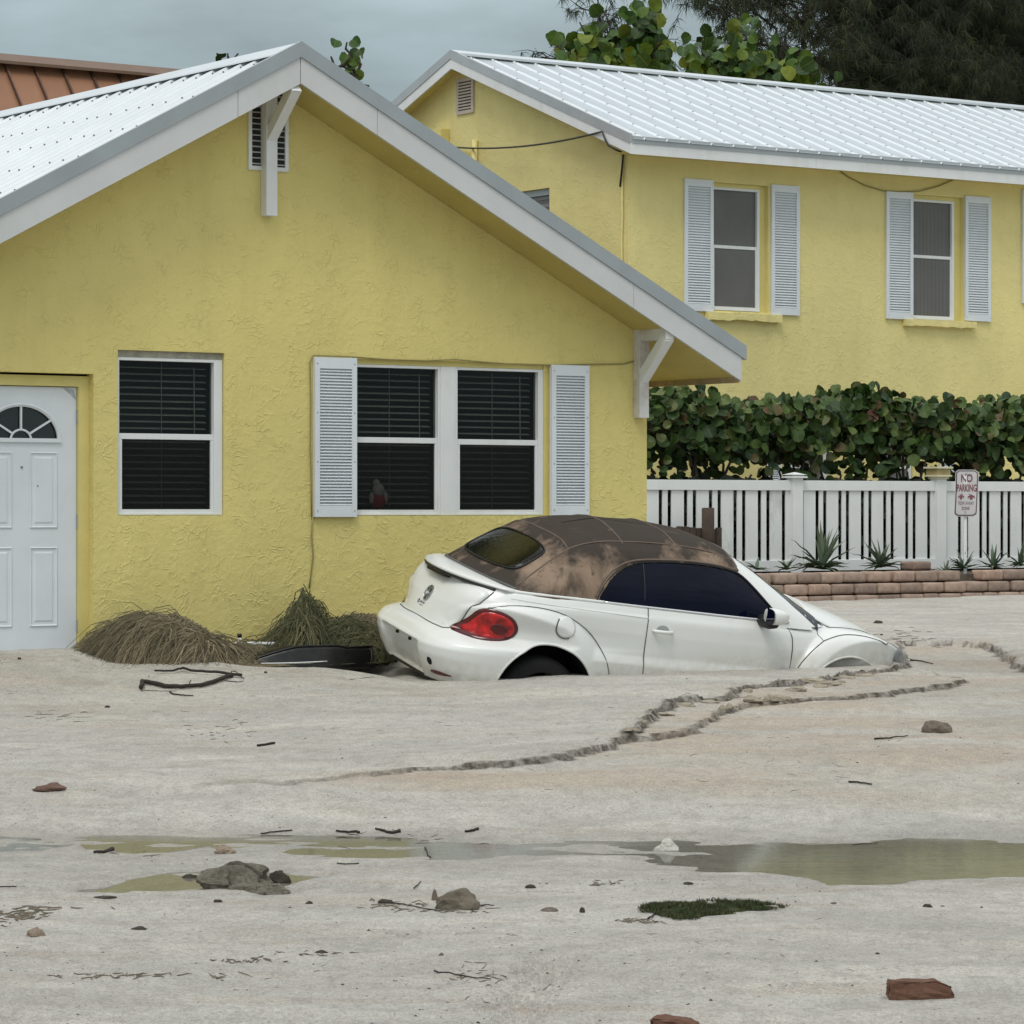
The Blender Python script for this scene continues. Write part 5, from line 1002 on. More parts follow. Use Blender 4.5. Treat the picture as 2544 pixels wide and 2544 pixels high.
# low leaves behind the pickets, hedge's shade put into their near-black colour
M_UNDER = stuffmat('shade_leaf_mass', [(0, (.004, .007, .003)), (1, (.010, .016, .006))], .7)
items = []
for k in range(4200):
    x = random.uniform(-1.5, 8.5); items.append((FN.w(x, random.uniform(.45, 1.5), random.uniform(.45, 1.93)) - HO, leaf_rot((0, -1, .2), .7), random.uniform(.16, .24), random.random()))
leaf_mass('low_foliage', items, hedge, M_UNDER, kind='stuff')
# ---- sea grape trees beyond the roof
def rx(px, py, Y): return at_y(px, py, Y)
def grape_tree(label, Y, tips, base, n, size, tall, root_xy):
    O = Vector((root_xy[0], root_xy[1], .45)); t_ = thing('sea_grape_tree', label, 'tree', O, 0, None); fork = rx(*base, Y) - O
    q = MB(); P, rr = limb((0, 0, 0), fork, .16, .09, .1, 10); q.tube(P, rr, 8); q.build('trunk', M_BARK, t_, True); q = MB(); pts = []
    for (x, y, k) in tips:
        tip = rx(x, y, Y + random.uniform(-.6, .6)); P, rr = limb(fork, tip - O, .05, .012, .12, 8); q.tube(P, rr, 6)
        for j in range(int(k * (1.9 if k > 8 else 1))):
            s_ = 1 - abs(random.gauss(0, .28)); s_ = max(.25, s_); p = Vector(P[min(8, int(s_ * 8))]) + O; pts.append(p + Vector((random.gauss(0, .17), random.gauss(0, .25), random.gauss(0, .15))))
    q.build('branch', M_BARKD, t_, True)
    plant_leaves(t_, O, pts, M_LEAFT, M_LEAFTS, size, (.1, -1, .2), .6, 300); return t_
M_LEAFTS = stuffmat('tree_leaf_mass', [(0, (.020, .045, .010)), (.4, (.035, .085, .012)), (.75, (.085, .14, .018)), (1, (.16, .18, .03))])
grape_tree('bright green sea grape tree with tall round-leaved tips over the long white roof', 53, [(1385, 92, 12), (1375, 110, 8), (1440, 55, 12), (1425, 80, 8), (1460, 135, 18), (1500, 130, 16), (1530, 110, 14), (1570, 95, 22), (1602, 18, 18), (1600, 50, 14), (1625, 75, 16), (1585, 120, 18), (1640, 105, 18), (1620, 140, 20), (1650, 130, 12), (1480, 160, 14), (1430, 120, 14), (1410, 130, 12), (1555, 145, 16)], (1560, 260), 0, (.17, .27), 0, (1.8, 52.5))
grape_tree('second sea grape tree, lower, in front of the dark needle trees', 54, [(1745, 92, 14), (1740, 115, 10), (1700, 150, 16), (1720, 170, 16), (1840, 60, 12), (1850, 120, 18), (1830, 90, 12), (1780, 150, 20), (1800, 170, 16), (1920, 150, 20), (1960, 140, 18), (1890, 165, 20), (1990, 160, 16), (2020, 170, 14), (1940, 180, 14), (1860, 175, 16), (2030, 180, 8), (1760, 180, 12), (2085, 200, 5)], (1860, 300), 0, (.17, .27), 0, (4.0, 53.5))
grape_tree('thin sea grape sprig sticking up behind the roof slope between the two house gables', 42, [(862, 105, 3), (882, 118, 3), (872, 140, 3), (850, 155, 3), (822, 140, 2), (826, 155, 2), (850, 172, 3), (868, 185, 2)], (875, 260), 0, (.13, .20), 0, (-2.2, 42))
grape_tree('lone leaf tip of a sea grape showing above the white roof left of its peak', 44, [(566, 133, 3), (592, 133, 2)], (580, 220), 0, (.10, .16), 0, (-3.8, 44))
# ---- casuarinas: drooping needle sprays on dark limbs
M_NEED = stuffmat('casuarina_needles', [(0, (.005, .009, .003)), (.5, (.013, .020, .006)), (.85, (.028, .040, .010)), (1, (.055, .065, .02))], .75)
def casuarina(label, O, trunk_top, limbs, nsp, dens_n, name='casuarina_tree', L=(.25, .6), dark=0.):
    O = Vector(O); t_ = thing(name, label, 'tree', O); q = MB(); P, rr = limb((0, 0, 0), Vector(trunk_top) - O, .28, .10, .25, 12); q.tube(P, rr, 9); q.build('trunk', M_BARKD, t_, True)
    V = []; F_ = []; tone = []
    for (a, b, r0) in limbs:
        Pm, rr = limb(Vector(a) - O, Vector(b) - O, r0, .012, .18, 9); q = MB(); q.tube(Pm, rr, 6); q.build('limb', M_BARKD, t_, True); tw = MB()
        for j in range(dens_n):
            s_ = random.uniform(.12, 1) * 9; i = min(8, int(s_)); p = Vector(Pm[i]).lerp(Vector(Pm[i + 1]), s_ - i)
            dirv = Vector((random.gauss(0, 1), random.gauss(0, .8), random.gauss(.15, .6))).normalized(); ln = random.uniform(.3, 1.1); e_ = p + dirv * ln + Vector((0, 0, -.12 * ln)); tw.tube([p, p.lerp(e_, .5) + Vector((0, 0, .05)), e_], [.010, .007, .003], 3, False)
            for m_ in range(nsp):
                u = random.uniform(.15, 1.05); c_ = p.lerp(e_, u); tn = random.random() * .8 + .2 * random.random() - dark
                for h in range(9):
                    d = Vector((random.gauss(0, .38), random.gauss(0, .4), random.gauss(-.5, .35))).normalized(); l = random.uniform(*L) * .55; mid = c_ + d * l * .5; end = c_ + d * l + Vector((0, 0, -.12 * l)); w_ = d.cross(Vector((0, 1, .1))).normalized() * .0042
                    k = len(V); V += [c_ - w_, c_ + w_, mid + w_ + Vector((0, 0, .01)), mid - w_ + Vector((0, 0, .01)), end]; F_ += [(k, k + 1, k + 2, k + 3), (k + 3, k + 2, k + 4)]; tone += [tn, tn]
        tw.build('twigs', M_BARKD, t_, kind='stuff')
    o = mesh('needles', V, F_, M_NEED, t_, kind='stuff'); a = o.data.attributes.new('tone', 'FLOAT', 'FACE'); a.data.foreach_set('value', np.clip(tone, 0, 1)); return t_
def W(px, py, Y): return tuple(rx(px, py, Y))
Y1 = 60
casuarina('sparse feathery needle tree with bare dark limbs against the sky behind the sea grapes', (5.2, 60, .45), W(2010, 210, Y1), [(W(2010, 200, Y1), W(1830, -30, Y1), .05), (W(2000, 160, Y1), W(1790, 70, Y1), .035), (W(1960, 80, Y1), W(1900, -60, Y1), .03), (W(2000, 120, Y1), W(2010, -50, Y1), .05), (W(1990, 170, Y1), W(1880, 150, Y1), .03), (W(2000, 60, Y1), W(2080, -40, Y1), .04), (W(2020, 160, Y1), W(2120, 60, Y1), .04), (W(1980, 20, Y1), W(1760, -80, Y1), .03), (W(1900, 20, Y1), W(1680, -10, Y1), .02)], 3, 40)
casuarina('low wispy needle branch left of the bright sea grape leaves', (1.6, 62, .45), W(1560, 240, 62), [(W(1560, 190, 62), W(1465, -20, 62), .03), (W(1540, 140, 62), W(1430, 10, 62), .02), (W(1560, 200, 62), W(1660, 90, 62), .02), (W(1450, 190, 62), W(1345, 130, 62), .012)], 2, 24)
Y2 = 63; random.seed(21)
lm = []
for k in range(26):
    bx = random.uniform(2150, 2620); by = random.uniform(-260, 230); lm.append((W(2300 + random.uniform(-40, 60), by + 60, Y2), W(bx - 100 + random.uniform(-60, 60), by, Y2 + random.uniform(-1.2, 1.2)), .05))
lm += [(W(2265, 190, Y2 - 1.5), W(2400, 130, Y2 - 1.5), .05), (W(2340, 240, Y2 - 1.4), W(2420, 170, Y2 - 1.4), .08)]
casuarina('dense dark needle tree rising behind the right half of the long white roof', (8.4, 63, .45), W(2330, -300, Y2), lm, 8, 62, dark=.1)
lm = []
for k in range(24):
    by = random.uniform(-200, 240); lm.append((W(2540 + random.uniform(-30, 60), by + 70, 66), W(random.uniform(2380, 2760), by, 66 + random.uniform(-1.5, 1.5)), .06))
casuarina('darkest needle tree at the upper right corner behind the others', (10.6, 66, .45), W(2560, -300, 66), lm, 8, 62, dark=.3)
lm = []
for k in range(11):
    by = random.uniform(-40, 200); lm.append((W(2160 + random.uniform(-30, 30), by + 40, 64.5), W(random.uniform(2080, 2330), by, 64.5 + random.uniform(-1, 1)), .04))
casuarina('middle brownish needle tree between the sparse tree and the dense dark one', (7.0, 64.5, .45), W(2150, -200, 64.5), lm, 7, 60, dark=.0)
# ------------------------------------------------------------------ fence, planter, aloes
fence = thing('picket_fence', 'white vinyl picket fence with alternating wide and narrow boards behind the stone planter', 'fence', FN.w(0, 0, .45), ANG)
zl0 = -.45
def fx(name, x0, x1, y0, y1, z0, z1, mat=None, bevel=.004): q = MB(); q.box(x0, x1, y0, y1, z0 + zl0, z1 + zl0); return q.build(name, mat or M_VINYL, fence, bevel=bevel)
posts = [2.30, 4.715, 7.13, 9.5]; spans = [(-.1, 2.22), (2.38, 4.635), (4.795, 7.05), (7.21, 9.42)]
for a, b in spans:
    fx('top_rail', a, b, -.03, .03, 1.83, 1.955); fx('bottom_rail', a, b, -.03, .03, .82, .955)
wide = narrow = None
random.seed(3)
M_MOLD = weathered('moulded_vinyl', (.70, .72, .70), (.10, .11, .09), .95)
for si, (a, b) in enumerate(spans):
    n = round((b - a) / .365); w_ = (b - a) / n
    for k in range(n):
        x = a + k * w_
        for nm, u0, u1 in (('board', .066, .066 + .192), ('narrow_board', .066 + .192 + .058, w_ + .008)):
            mat = M_MOLD if (si == 0 and k in (3, 5) and nm == 'board') else M_VINYL
            fx(nm, x + u0, min(b, x + u1) if k < n - 1 else min(b - .002, x + u1), -.006, .008, .95, 1.832, mat, 0)
for i, p in enumerate(posts):
    po = fx('post', p - .082, p + .082, -.07, .07, .40, 1.985)
    if i != 1:
        q = MB(); z = 1.985 + zl0; q.box(p - .12, p + .12, -.11, .11, z, z + .022); q.box(p - .09, p + .09, -.08, .08, z + .022, z + .036); q.add([(p - .12, -.11, z + .04), (p + .12, -.11, z + .04), (p + .12, .11, z + .04), (p - .12, .11, z + .04), (p, 0, z + .075)], [(0, 1, 4), (1, 2, 4), (2, 3, 4), (3, 0, 4), (0, 3, 2, 1)]); q.build('post_cap', M_VINYL, po)
    else:
        q = MB(); z = 1.985 + zl0; q.box(p - .13, p + .13, -.12, .12, z + .03, z + .05); q.box(p - .10, p + .10, -.09, .09, z, z + .03); q.box(p - .14, p + .14, -.13, .13, z + .135, z + .158); q.build('lamp_cap', simple('cream_cap', (.62, .58, .42), .5, .06), po)
        q = MB(); q.box(p - .115, p + .115, -.105, .105, z + .05, z + .135); q.build('lamp_shade', simple('yellowed_lamp_shade', (.34, .28, .12), .3, .15, 8), po)
# stone planter: three courses of tumbled blocks
pl = thing('stone_planter', 'low planter wall of pinkish brown tumbled stone blocks in front of the white fence', 'planter', FN.w(0, -1.2, .45), ANG)
t = NT('tumbled_block'); co = t.co(); c = t.ramp(t.noise(co, 7, 6, .65), [(.3, (.23, .165, .13)), (.55, (.37, .28, .225)), (.8, (.46, .37, .30))]); c = t.mix(1, c, t.ramp(t.rand(), [(0, (.72, .70, .70)), (.5, (1, 1, 1)), (1, (1.2, 1.12, 1.08))]), 'MULTIPLY')
c = t.mix(t.ramp(t.noise(co, 3, 5, .7), [(.52, 0), (.7, .6)]), c, (.10, .07, .06)); M_BLOCK = t.set(c, .95, t.bump(t.noise(co, 30, 5, .7), .012, .8), .2)
def block_mesh(w_, h, d, seed):
    r = random.Random(seed); bm = bmesh.new(); bmesh.ops.create_cube(bm, size=1); bmesh.ops.scale(bm, vec=(w_, d, h), verts=bm.verts); bmesh.ops.bevel(bm, geom=list(bm.edges), offset=.030, segments=2, affect='EDGES', profile=.6)
    for v in bm.verts: v.co += Vector((r.uniform(-.007, .007), r.uniform(-.008, .008), r.uniform(-.005, .005)))
    me = bpy.data.meshes.new('block'); bm.to_mesh(me); bm.free(); me.materials.append(M_BLOCK); me.polygons.foreach_set('use_smooth', [True] * len(me.polygons)); return me
BL = [block_mesh(.350, .128, .22, k) for k in range(6)]; BS = [block_mesh(.245, .126, .22, 40 + k) for k in range(3)]; random.seed(12)
for c_ in range(3):
    x = -1.4 + (.11 if c_ == 1 else 0) + (.05 if c_ == 0 else 0); z = [.035, .175, .316][c_]; y = [-.0, .02, .05][c_]
    while x < 8.6:
        short = random.random() < .22 and c_ < 2; w_ = .25 if short else .355; gap = .014 if random.random() < .75 else .045
        if not (c_ == 2 and 4.05 < x + w_ / 2 < 4.32): inst('block', random.choice(BS if short else BL), pl, (x + w_ / 2, y + random.uniform(-.012, .012), z), (0, 0, random.choice((0, math.pi)) + random.uniform(-.02, .02)))
        x += w_ + gap
q = MB(); q.box(-1.4, 8.6, .12, 2.2, 0.0, .33); q.build('planter_soil', simple('planter_soil', (.10, .08, .06), .95, .3, 12, .02, 30), pl)
inst('block', BL[0], pl, (FN.v(2275, 1405, -.95)[0], .25, .44), (0, 0, .2), (1.05, 1, .85))
M_ALOE = stuffmat('aloe_leaf', [(0, (.045, .075, .048)), (.6, (.095, .135, .085)), (.85, (.14, .175, .11)), (1, (.18, .16, .10))], .5)
def aloe(label, px, py, n, L, Yoff=-.75, tilt=1., w0=.055):
    x, z = FN.v(px, py, Yoff); O = FN.w(x, Yoff, z); V = []; F_ = []; tn = []
    for k in range(n):
        az = random.uniform(0, 6.28); el = random.uniform(.25, 1.45) if k > n * .25 else random.uniform(.05, .5); l = L * random.uniform(.6, 1.05) * (1 if el > .5 else .75); dr = Vector((math.cos(az) * math.cos(el), math.sin(az) * math.cos(el), math.sin(el))); sd_ = dr.cross(Vector((0, 0, 1))).normalized(); up_ = sd_.cross(dr).normalized(); b = len(V); m_ = 6; col = random.random()
        for j in range(m_ + 1):
            s_ = j / m_; c_ = dr * l * s_ + Vector((0, 0, -.28 * l * s_ ** 2.2 * math.cos(el) * random.uniform(.8, 1.2))) + up_ * .05 * l * math.sin(math.pi * s_) * random.uniform(-1, 1) * .3; w_ = w0 * (1 - s_ ** 1.5) * random.uniform(.95, 1.05) + .002
            V += [c_ - sd_ * w_ / 2 + up_ * w_ * .18, c_ - up_ * w_ * .18, c_ + sd_ * w_ / 2 + up_ * w_ * .18]
        for j in range(m_):
            a = b + 3 * j; F_ += [(a, a + 1, a + 4, a + 3), (a + 1, a + 2, a + 5, a + 4), (a + 2, a, a + 3, a + 5)]; tn += [min(1, col * .6 + .5 * j / m_)] * 3
    root = thing('aloe_plant', label, 'plant', O); o = mesh('leaves', V, F_, M_ALOE, root, False); a = o.data.attributes.new('tone', 'FLOAT', 'FACE'); a.data.foreach_set('value', tn); return root
random.seed(5)
aloe('largest spiky aloe plant, at the centre of the planter in front of the fence post', 2042, 1412, 52, .62, w0=.078)
aloe('medium spiky aloe left of the loose stone block on the planter', 2188, 1408, 30, .50, w0=.07)
aloe('small low aloe just right of the car windscreen pillar', 1880, 1414, 9, .24)
aloe('small aloe between the windscreen pillar and the largest aloe', 1955, 1414, 9, .30)
aloe('grey green aloe below the no parking sign', 2395, 1412, 26, .34)
aloe('small drooping aloe spilling over the planter gap left of the sign post', 2350, 1425, 14, .22, -1.15)
aloe('aloe just right of the no parking sign', 2468, 1410, 18, .36)
aloe('aloe at the right edge of the picture', 2535, 1405, 22, .36)
# wooden post and old boards behind the car
M_OLDW = simple('dark_old_wood', (.060, .042, .032), .9, .3, 6, .004, 50)
x, z = FN.v(1759, 1262, -.35); o = MB(); o.tube([(0, 0, -.7), (0, 0, 0)], .078, 14); wp = thing('wooden_post', 'round dark brown wooden post standing behind the car roof', 'post', FN.w(x, -.35, z)); o.build('post_shaft', M_OLDW, wp, True); q = MB(); q.tube([(0, 0, .0), (0, 0, .004)], .06, 14); q.build('post_top', simple('post_end_grain', (.12, .085, .06), .9), wp)
x0, z0 = FN.v(1650, 1312, -.3); x1, _ = FN.v(1788, 1312, -.3); bf = thing('old_board_fence', 'short run of dark weathered boards behind the car roof', 'fence', FN.w(x0, -.3, .45), ANG); k = 0; x = 0
while x < x1 - x0: q = MB(); q.box(x, x + .085, 0, .02, 0, z0 - .45 + random.uniform(-.03, .03)); q.build('board', M_OLDW, bf); x += .10
q = MB(); q.box(0, x1 - x0, .021, .05, .55, .63); q.box(0, x1 - x0, .021, .05, .2, .28); q.build('rail', M_OLDW, bf)
# no parking sign on its thin post
Y_ = 40.9; so = at_y(2399, 1225, Y_); sg_ = thing('no_parking_sign', 'bent no parking tow away zone sign in front of the white fence', 'sign', (so.x, so.y, .46), R(8))
hc = so.z - .46; sw_, sh_ = .285, .575; M_SIGN = simple('faded_sign_face', (.50, .49, .50), .4, .06, 5, dirt=(.42, .36, .34), damt=.4); M_SEDGE = simple('sign_border', (.10, .065, .065), .5); M_SRED = simple('faded_red_print', (.17, .055, .06), .5, .2, 30); M_SGRY = simple('faded_small_print', (.22, .17, .18), .5, .2, 30)
def bend(x, z): return (x + .018 * math.sin(z * 4.2 + .4), -.03 + .022 * math.cos(x / sw_ * 2.6) * 1.6 + .02 * math.sin(z * 5), hc + z)
def rrect(w_, h, r, n=5):
    P = []
    for cx_, cz_, a0 in ((w_ / 2 - r, h / 2 - r, 0), (-w_ / 2 + r, h / 2 - r, 90), (-w_ / 2 + r, -h / 2 + r, 180), (w_ / 2 - r, -h / 2 + r, 270)): P += [(cx_ + r * math.cos(R(a0 + 90 * k / n)), cz_ + r * math.sin(R(a0 + 90 * k / n))) for k in range(n + 1)]
    return P
def sheet(name, outline, off, mat, thick=.0):
    nx7, nz7 = 13, 25; q = MB(); V = []; xs = [p[0] for p in outline]; zs = [p[1] for p in outline]; zz = np.linspace(min(zs), max(zs), nz7); L_ = []
    P = outline
    for z in zz:
        z = min(max(z, min(zs) + 1e-4), max(zs) - 1e-4); c_ = []
        for i in range(len(P)):
            a, b = P[i], P[(i + 1) % len(P)]
            if (a[1] - z) * (b[1] - z) < 0: c_.append(a[0] + (b[0] - a[0]) * (z - a[1]) / (b[1] - a[1]))
        lo2, hi2 = min(c_), max(c_)
        for k in range(nx7): x = lo2 + (hi2 - lo2) * k / (nx7 - 1); p = bend(x, z); V.append((p[0], p[1] + off, p[2]))
    return mesh(name, V, [(j * nx7 + i, j * nx7 + i + 1, (j + 1) * nx7 + i + 1, (j + 1) * nx7 + i) for j in range(nz7 - 1) for i in range(nx7 - 1)], mat, sg_, True)
sp1 = sheet('sign_plate', rrect(sw_ + .02, sh_ + .02, .045), .004, M_SIGN); sheet('sign_edge', rrect(sw_ - .0, sh_ - .0, .040), .0, M_SEDGE); sheet('sign_face', rrect(sw_ - .026, sh_ - .026, .030), -.004, M_SIGN)
def text(s_, size, z, mat, sx_=1., x0=0):
    cu = bpy.data.curves.new('t', 'FONT'); cu.body = s_; cu.size = size; cu.align_x = 'CENTER'; cu.align_y = 'CENTER'; cu.offset = size * .022; o = bpy.data.objects.new('t', cu); C.objects.link(o); bpy.context.view_layer.update(); me = o.to_mesh().copy(); bpy.data.objects.remove(o)
    for v in me.vertices: p = bend(v.co.x * sx_ + x0, v.co.y + z); v.co = (p[0], p[1] - .008, p[2])
    me.materials.clear(); me.materials.append(mat); r = bpy.data.objects.new('lettering', me); put(r, sg_); return r
text('NO', .135, .185, M_SRED, .72); text('PARKING', .125, .060, M_SRED, .50); text('TOW AWAY', .058, -.130, M_SGRY, .62); text('ZONE', .055, -.195, M_SGRY, .70)
def flat(name, polys, mat):
    q = MB()
    for P in polys: q.add([(lambda p: (p[0], p[1] - .008, p[2]))(bend(x, z)) for x, z in P], [tuple(range(len(P)))])
    return q.build(name, mat, sg_)
def crescent(cx_, cz_, w_, h, th): return [(cx_ + w_ * math.cos(a), cz_ + h * math.sin(a)) for a in np.linspace(math.pi, 0, 9)] + [(cx_ + w_ * .8 * math.cos(a), cz_ - th + h * .75 * math.sin(a)) for a in np.linspace(0, math.pi, 9)]
flat('printed_eyes', [crescent(-.066, -.055, .042, .030, .010), crescent(.066, -.055, .045, .030, .014), [(-.10, -.018), (-.05, -.008), (-.035, -.02), (-.05, -.016)], [(.02, -.004), (.05, -.012), (.09, -.030), (.05, -.020)], [(-.066 + .018 * math.cos(a), -.063 + .018 * math.sin(a)) for a in np.linspace(0, 6.28, 11)[:-1]], [(.066 + .02 * math.cos(a), -.065 + .02 * math.sin(a)) for a in np.linspace(0, 6.28, 11)[:-1]]], M_SRED)
q = MB(); q.box(-.02, .02, .012, .03, 0, hc + .22); q.build('sign_post', M_VINYL, sg_)
for zz in (-.24, .25): q = MB(); p = bend(0, zz); q.disc((p[0], p[1] - .009, p[2]), .009, (0, -1, 0), .005, 8); q.build('bolt', M_HINGE, sg_)
# ------------------------------------------------------------------ debris along the house wall
random.seed(17)
M_STRAW = stuffmat('straw_strand', [(0, (.055, .048, .028)), (.35, (.11, .095, .055)), (.7, (.20, .165, .10)), (1, (.30, .25, .17))], .85)
M_GSTR = stuffmat('green_straw_strand', [(0, (.028, .032, .014)), (.5, (.065, .070, .030)), (.85, (.12, .11, .055)), (1, (.20, .17, .10))], .85)
M_SCORE = simple('matted_straw', (.05, .042, .026), .95, .4, 12, .02, 40)
def heap(name, label, O, prof_, w0, n, comb, mat, strand=(.35, .75), core=True, peak=None):
    """prof_(s) -> height for s in 0..1 along x; comb: direction the strands lie in"""
    root = thing(name, label, 'debris heap', O); V = []; F_ = []; tn = []
    if core:
        q = MB(); nx7, ny7 = 24, 10; Vc = []
        for i in range(nx7 + 1):
            s_ = i / nx7
            for j in range(ny7 + 1): a = math.pi * j / ny7; h = prof_(s_) * .9; Vc.append(((s_ - .5) * w0 * .98, -math.cos(a) * .32 * (h / .5 + .2), h * math.sin(a) - .03))
        q.add(Vc, [(i * (ny7 + 1) + j, (i + 1) * (ny7 + 1) + j, (i + 1) * (ny7 + 1) + j + 1, i * (ny7 + 1) + j + 1) for i in range(nx7) for j in range(ny7)]); q.build('matted_core', M_SCORE, root, True)
    for k in range(n):
        if k % 14 == 0: ts_, ta_, tone0 = random.random(), random.uniform(0, 2.2), random.random(); tdir = Vector((random.gauss(0, .38), random.gauss(0, .3), random.gauss(0, .28)))
        s_ = min(1, max(0, ts_ + random.gauss(0, .02))); h = prof_(s_); a = ta_ + random.gauss(0, .10); z = h * math.sin(min(a, 1.57)) * random.uniform(.85, 1.04); p = Vector(((s_ - .5) * w0, -math.cos(a) * .36 * (h / .5 + .15), z))
        d = Vector(comb(s_, z / max(h, .01))) + tdir + Vector((random.gauss(0, .13), random.gauss(0, .15), random.gauss(0, .10))); d.z = min(d.z, .05 - .5 * (z / max(h, .01) > .8) * 0); d.normalize(); l = random.uniform(*strand) * random.uniform(.7, 1.3); m_ = 5; b = len(V); sd_ = d.cross(Vector((0, -1, .2))).normalized(); tone = min(1, max(0, .65 * tone0 + .45 * random.random() - .05)); wv = random.gauss(0, .035)
        for j in range(m_ + 1):
            u = j / m_; c_ = p + d * l * (u - .06) + Vector((0, 0, -.75 * l * max(0, u - .15) ** 1.8)) + sd_ * (wv * math.sin(3 * u) + wv * .5 * math.sin(7 * u))
            c_.z = max(c_.z, .004); w_ = .0042 * (1 - u * .7); V += [c_ - sd_ * w_, c_ + sd_ * w_]
        for j in range(m_): a_ = b + 2 * j; F_.append((a_, a_ + 1, a_ + 3, a_ + 2)); tn.append(tone)
    o = mesh('strands', V, F_, mat, root, kind='stuff'); at = o.data.attributes.new('tone', 'FLOAT', 'FACE'); at.data.foreach_set('value', tn); return root
def gpt(px, py, dy=0): p = on_ground(px, py); return Vector((p.x, p.y, gz(p.x, p.y)))
def wA(px, v): x = A.v(px, 1500, v)[0]; p = A.w(x, v, 0); return Vector((p.x, p.y, gz(p.x, p.y)))
g1 = wA(412, -.42)
heap('straw_heap', 'rounded heap of combed grey green straw against the yellow wall beneath the left window', (g1.x, g1.y, g1.z - .03), lambda s: .35 * max(0, math.sin(math.pi * min(1, s * 1.02) ** .85)) ** .62, 1.06, 7500, lambda s, z: (-.75, -.35, -.25 - .5 * (1 - s) * (1.2 - z)) if s < .8 else (.4, -.4, -.6), M_STRAW, (.26, .58))
g2 = wA(765, -.42)
def pf2(s): return .035 + .27 * max(0, math.sin(math.pi * min(1, max(0, (s - .36) / .70)))) ** .6 * (s > .36) + .27 * math.exp(-((s - .50) / .055) ** 2) + .36 * max(0, s - .02) * (s < .47) + .0
heap('straw_heap', 'long peaked heap of tangled grass and straw against the wall behind the car tail', (g2.x, g2.y, g2.z), pf2, 1.30, 9500, lambda s, z: (-.8, -.2, -.15 - .4 * z) if abs(s - .50) > .07 else (random.choice((-.3, .3)), -.3, -1), M_GSTR, (.2, .5))
heap('straw_heap', 'low scatter of brown straw between the two heaps', tuple(wA(560, -.45)), lambda s: .10 * math.sin(math.pi * s) ** .5 + .02, .80, 1500, lambda s, z: (-.9, -.3, -.1), M_STRAW, (.12, .3), core=False)
heap('straw_heap', 'small dark tuft of straw at the left end of the black plastic sheet', tuple(wA(625, -.95)), lambda s: .085 * math.sin(math.pi * s) ** .6, .24, 900, lambda s, z: (-.5, -.4, -.5), M_STRAW, (.06, .16))
heap('straw_heap', 'brown straw beside the left rear corner of the car bumper', tuple(wA(905, -.38)), lambda s: .33 * math.sin(math.pi * min(1, s * .8 + .1)) ** .7, .55, 3000, lambda s, z: (-.7, -.3, -.8 - .4 * s), M_STRAW, (.2, .4))
# curved black plastic, white pipe
M_BPL = simple('black_plastic_sheet', (.006, .006, .006), .35, .3, 8, .003, 20, dirt=(.05, .045, .04), damt=.3)
a = wA(640, -.95); b = wA(935, -1.05); a.z = .43; b.z = .40; ln = (b - a).length; t_ = thing('plastic_tub', 'curved black plastic panel lying on the sand beside the car bumper', 'tub', a, math.atan2(b.y - a.y, b.x - a.x)); V = []
for i in range(25):
    s_ = i / 24
    for j in range(7): u = j / 6; h = .02 + .115 * min(1, math.sin(math.pi * min(.72, s_ * .9 + .05)) * 1.1); V.append((s_ * ln * 1.0, .10 * math.sin(math.pi * s_) * -1 + .05 * u + .02, -.05 + (h + .05) * u))
q = MB(); q.add(V, [(i * 7 + j, (i + 1) * 7 + j, (i + 1) * 7 + j + 1, i * 7 + j + 1) for i in range(24) for j in range(6)])
V2 = [(v[0], v[1] + .45 * (.4 + math.sin(math.pi * min(1, v[0] / ln))), v[2] - .02) for v in V[6::7]]; V1 = V[6::7]; q.add(V1 + V2, [(i, i + 1, i + 26, i + 25) for i in range(24)]); o = q.build('tub_wall', M_BPL, t_, True); so_ = o.modifiers.new('t', 'SOLIDIFY'); so_.thickness = .008
q = MB(); q.tube([V[7 * i + 6] for i in range(25)], .008, 6); q.build('tub_rim', M_BPL, t_, True)
q = MB(); P = [(s_ * ln * .55, -.06 - .05 * math.sin(math.pi * s_), .012 + .004 * s_) for s_ in np.linspace(0, 1, 9)]; q.tube(P, .005, 6); q.build('white_edging', M_WHT, t_, True)
p = gpt(575, 1616); pz = wA(595, -.3)
pi_ = thing('drain_pipe', 'short white standpipe with black cap beside the straw on a white ledge', 'pipe', (pz.x, pz.y, at_y(595, 1599, pz.y).z)); q = MB(); q.tube([(0, 0, -.05), (0, 0, .048)], .016, 10); q.build('pipe_shaft', M_WHT, pi_, True); q = MB(); q.tube([(0, 0, .048), (0, 0, .078)], .018, 10); q.build('pipe_cap', M_BLK, pi_, True)
q = MB(); q.tube([(-.08, .02, -.008), (.1, .02, .0), (.33, .0, -.002)], .014, 8); q.build('edging_strip', M_WHT, pi_, True)
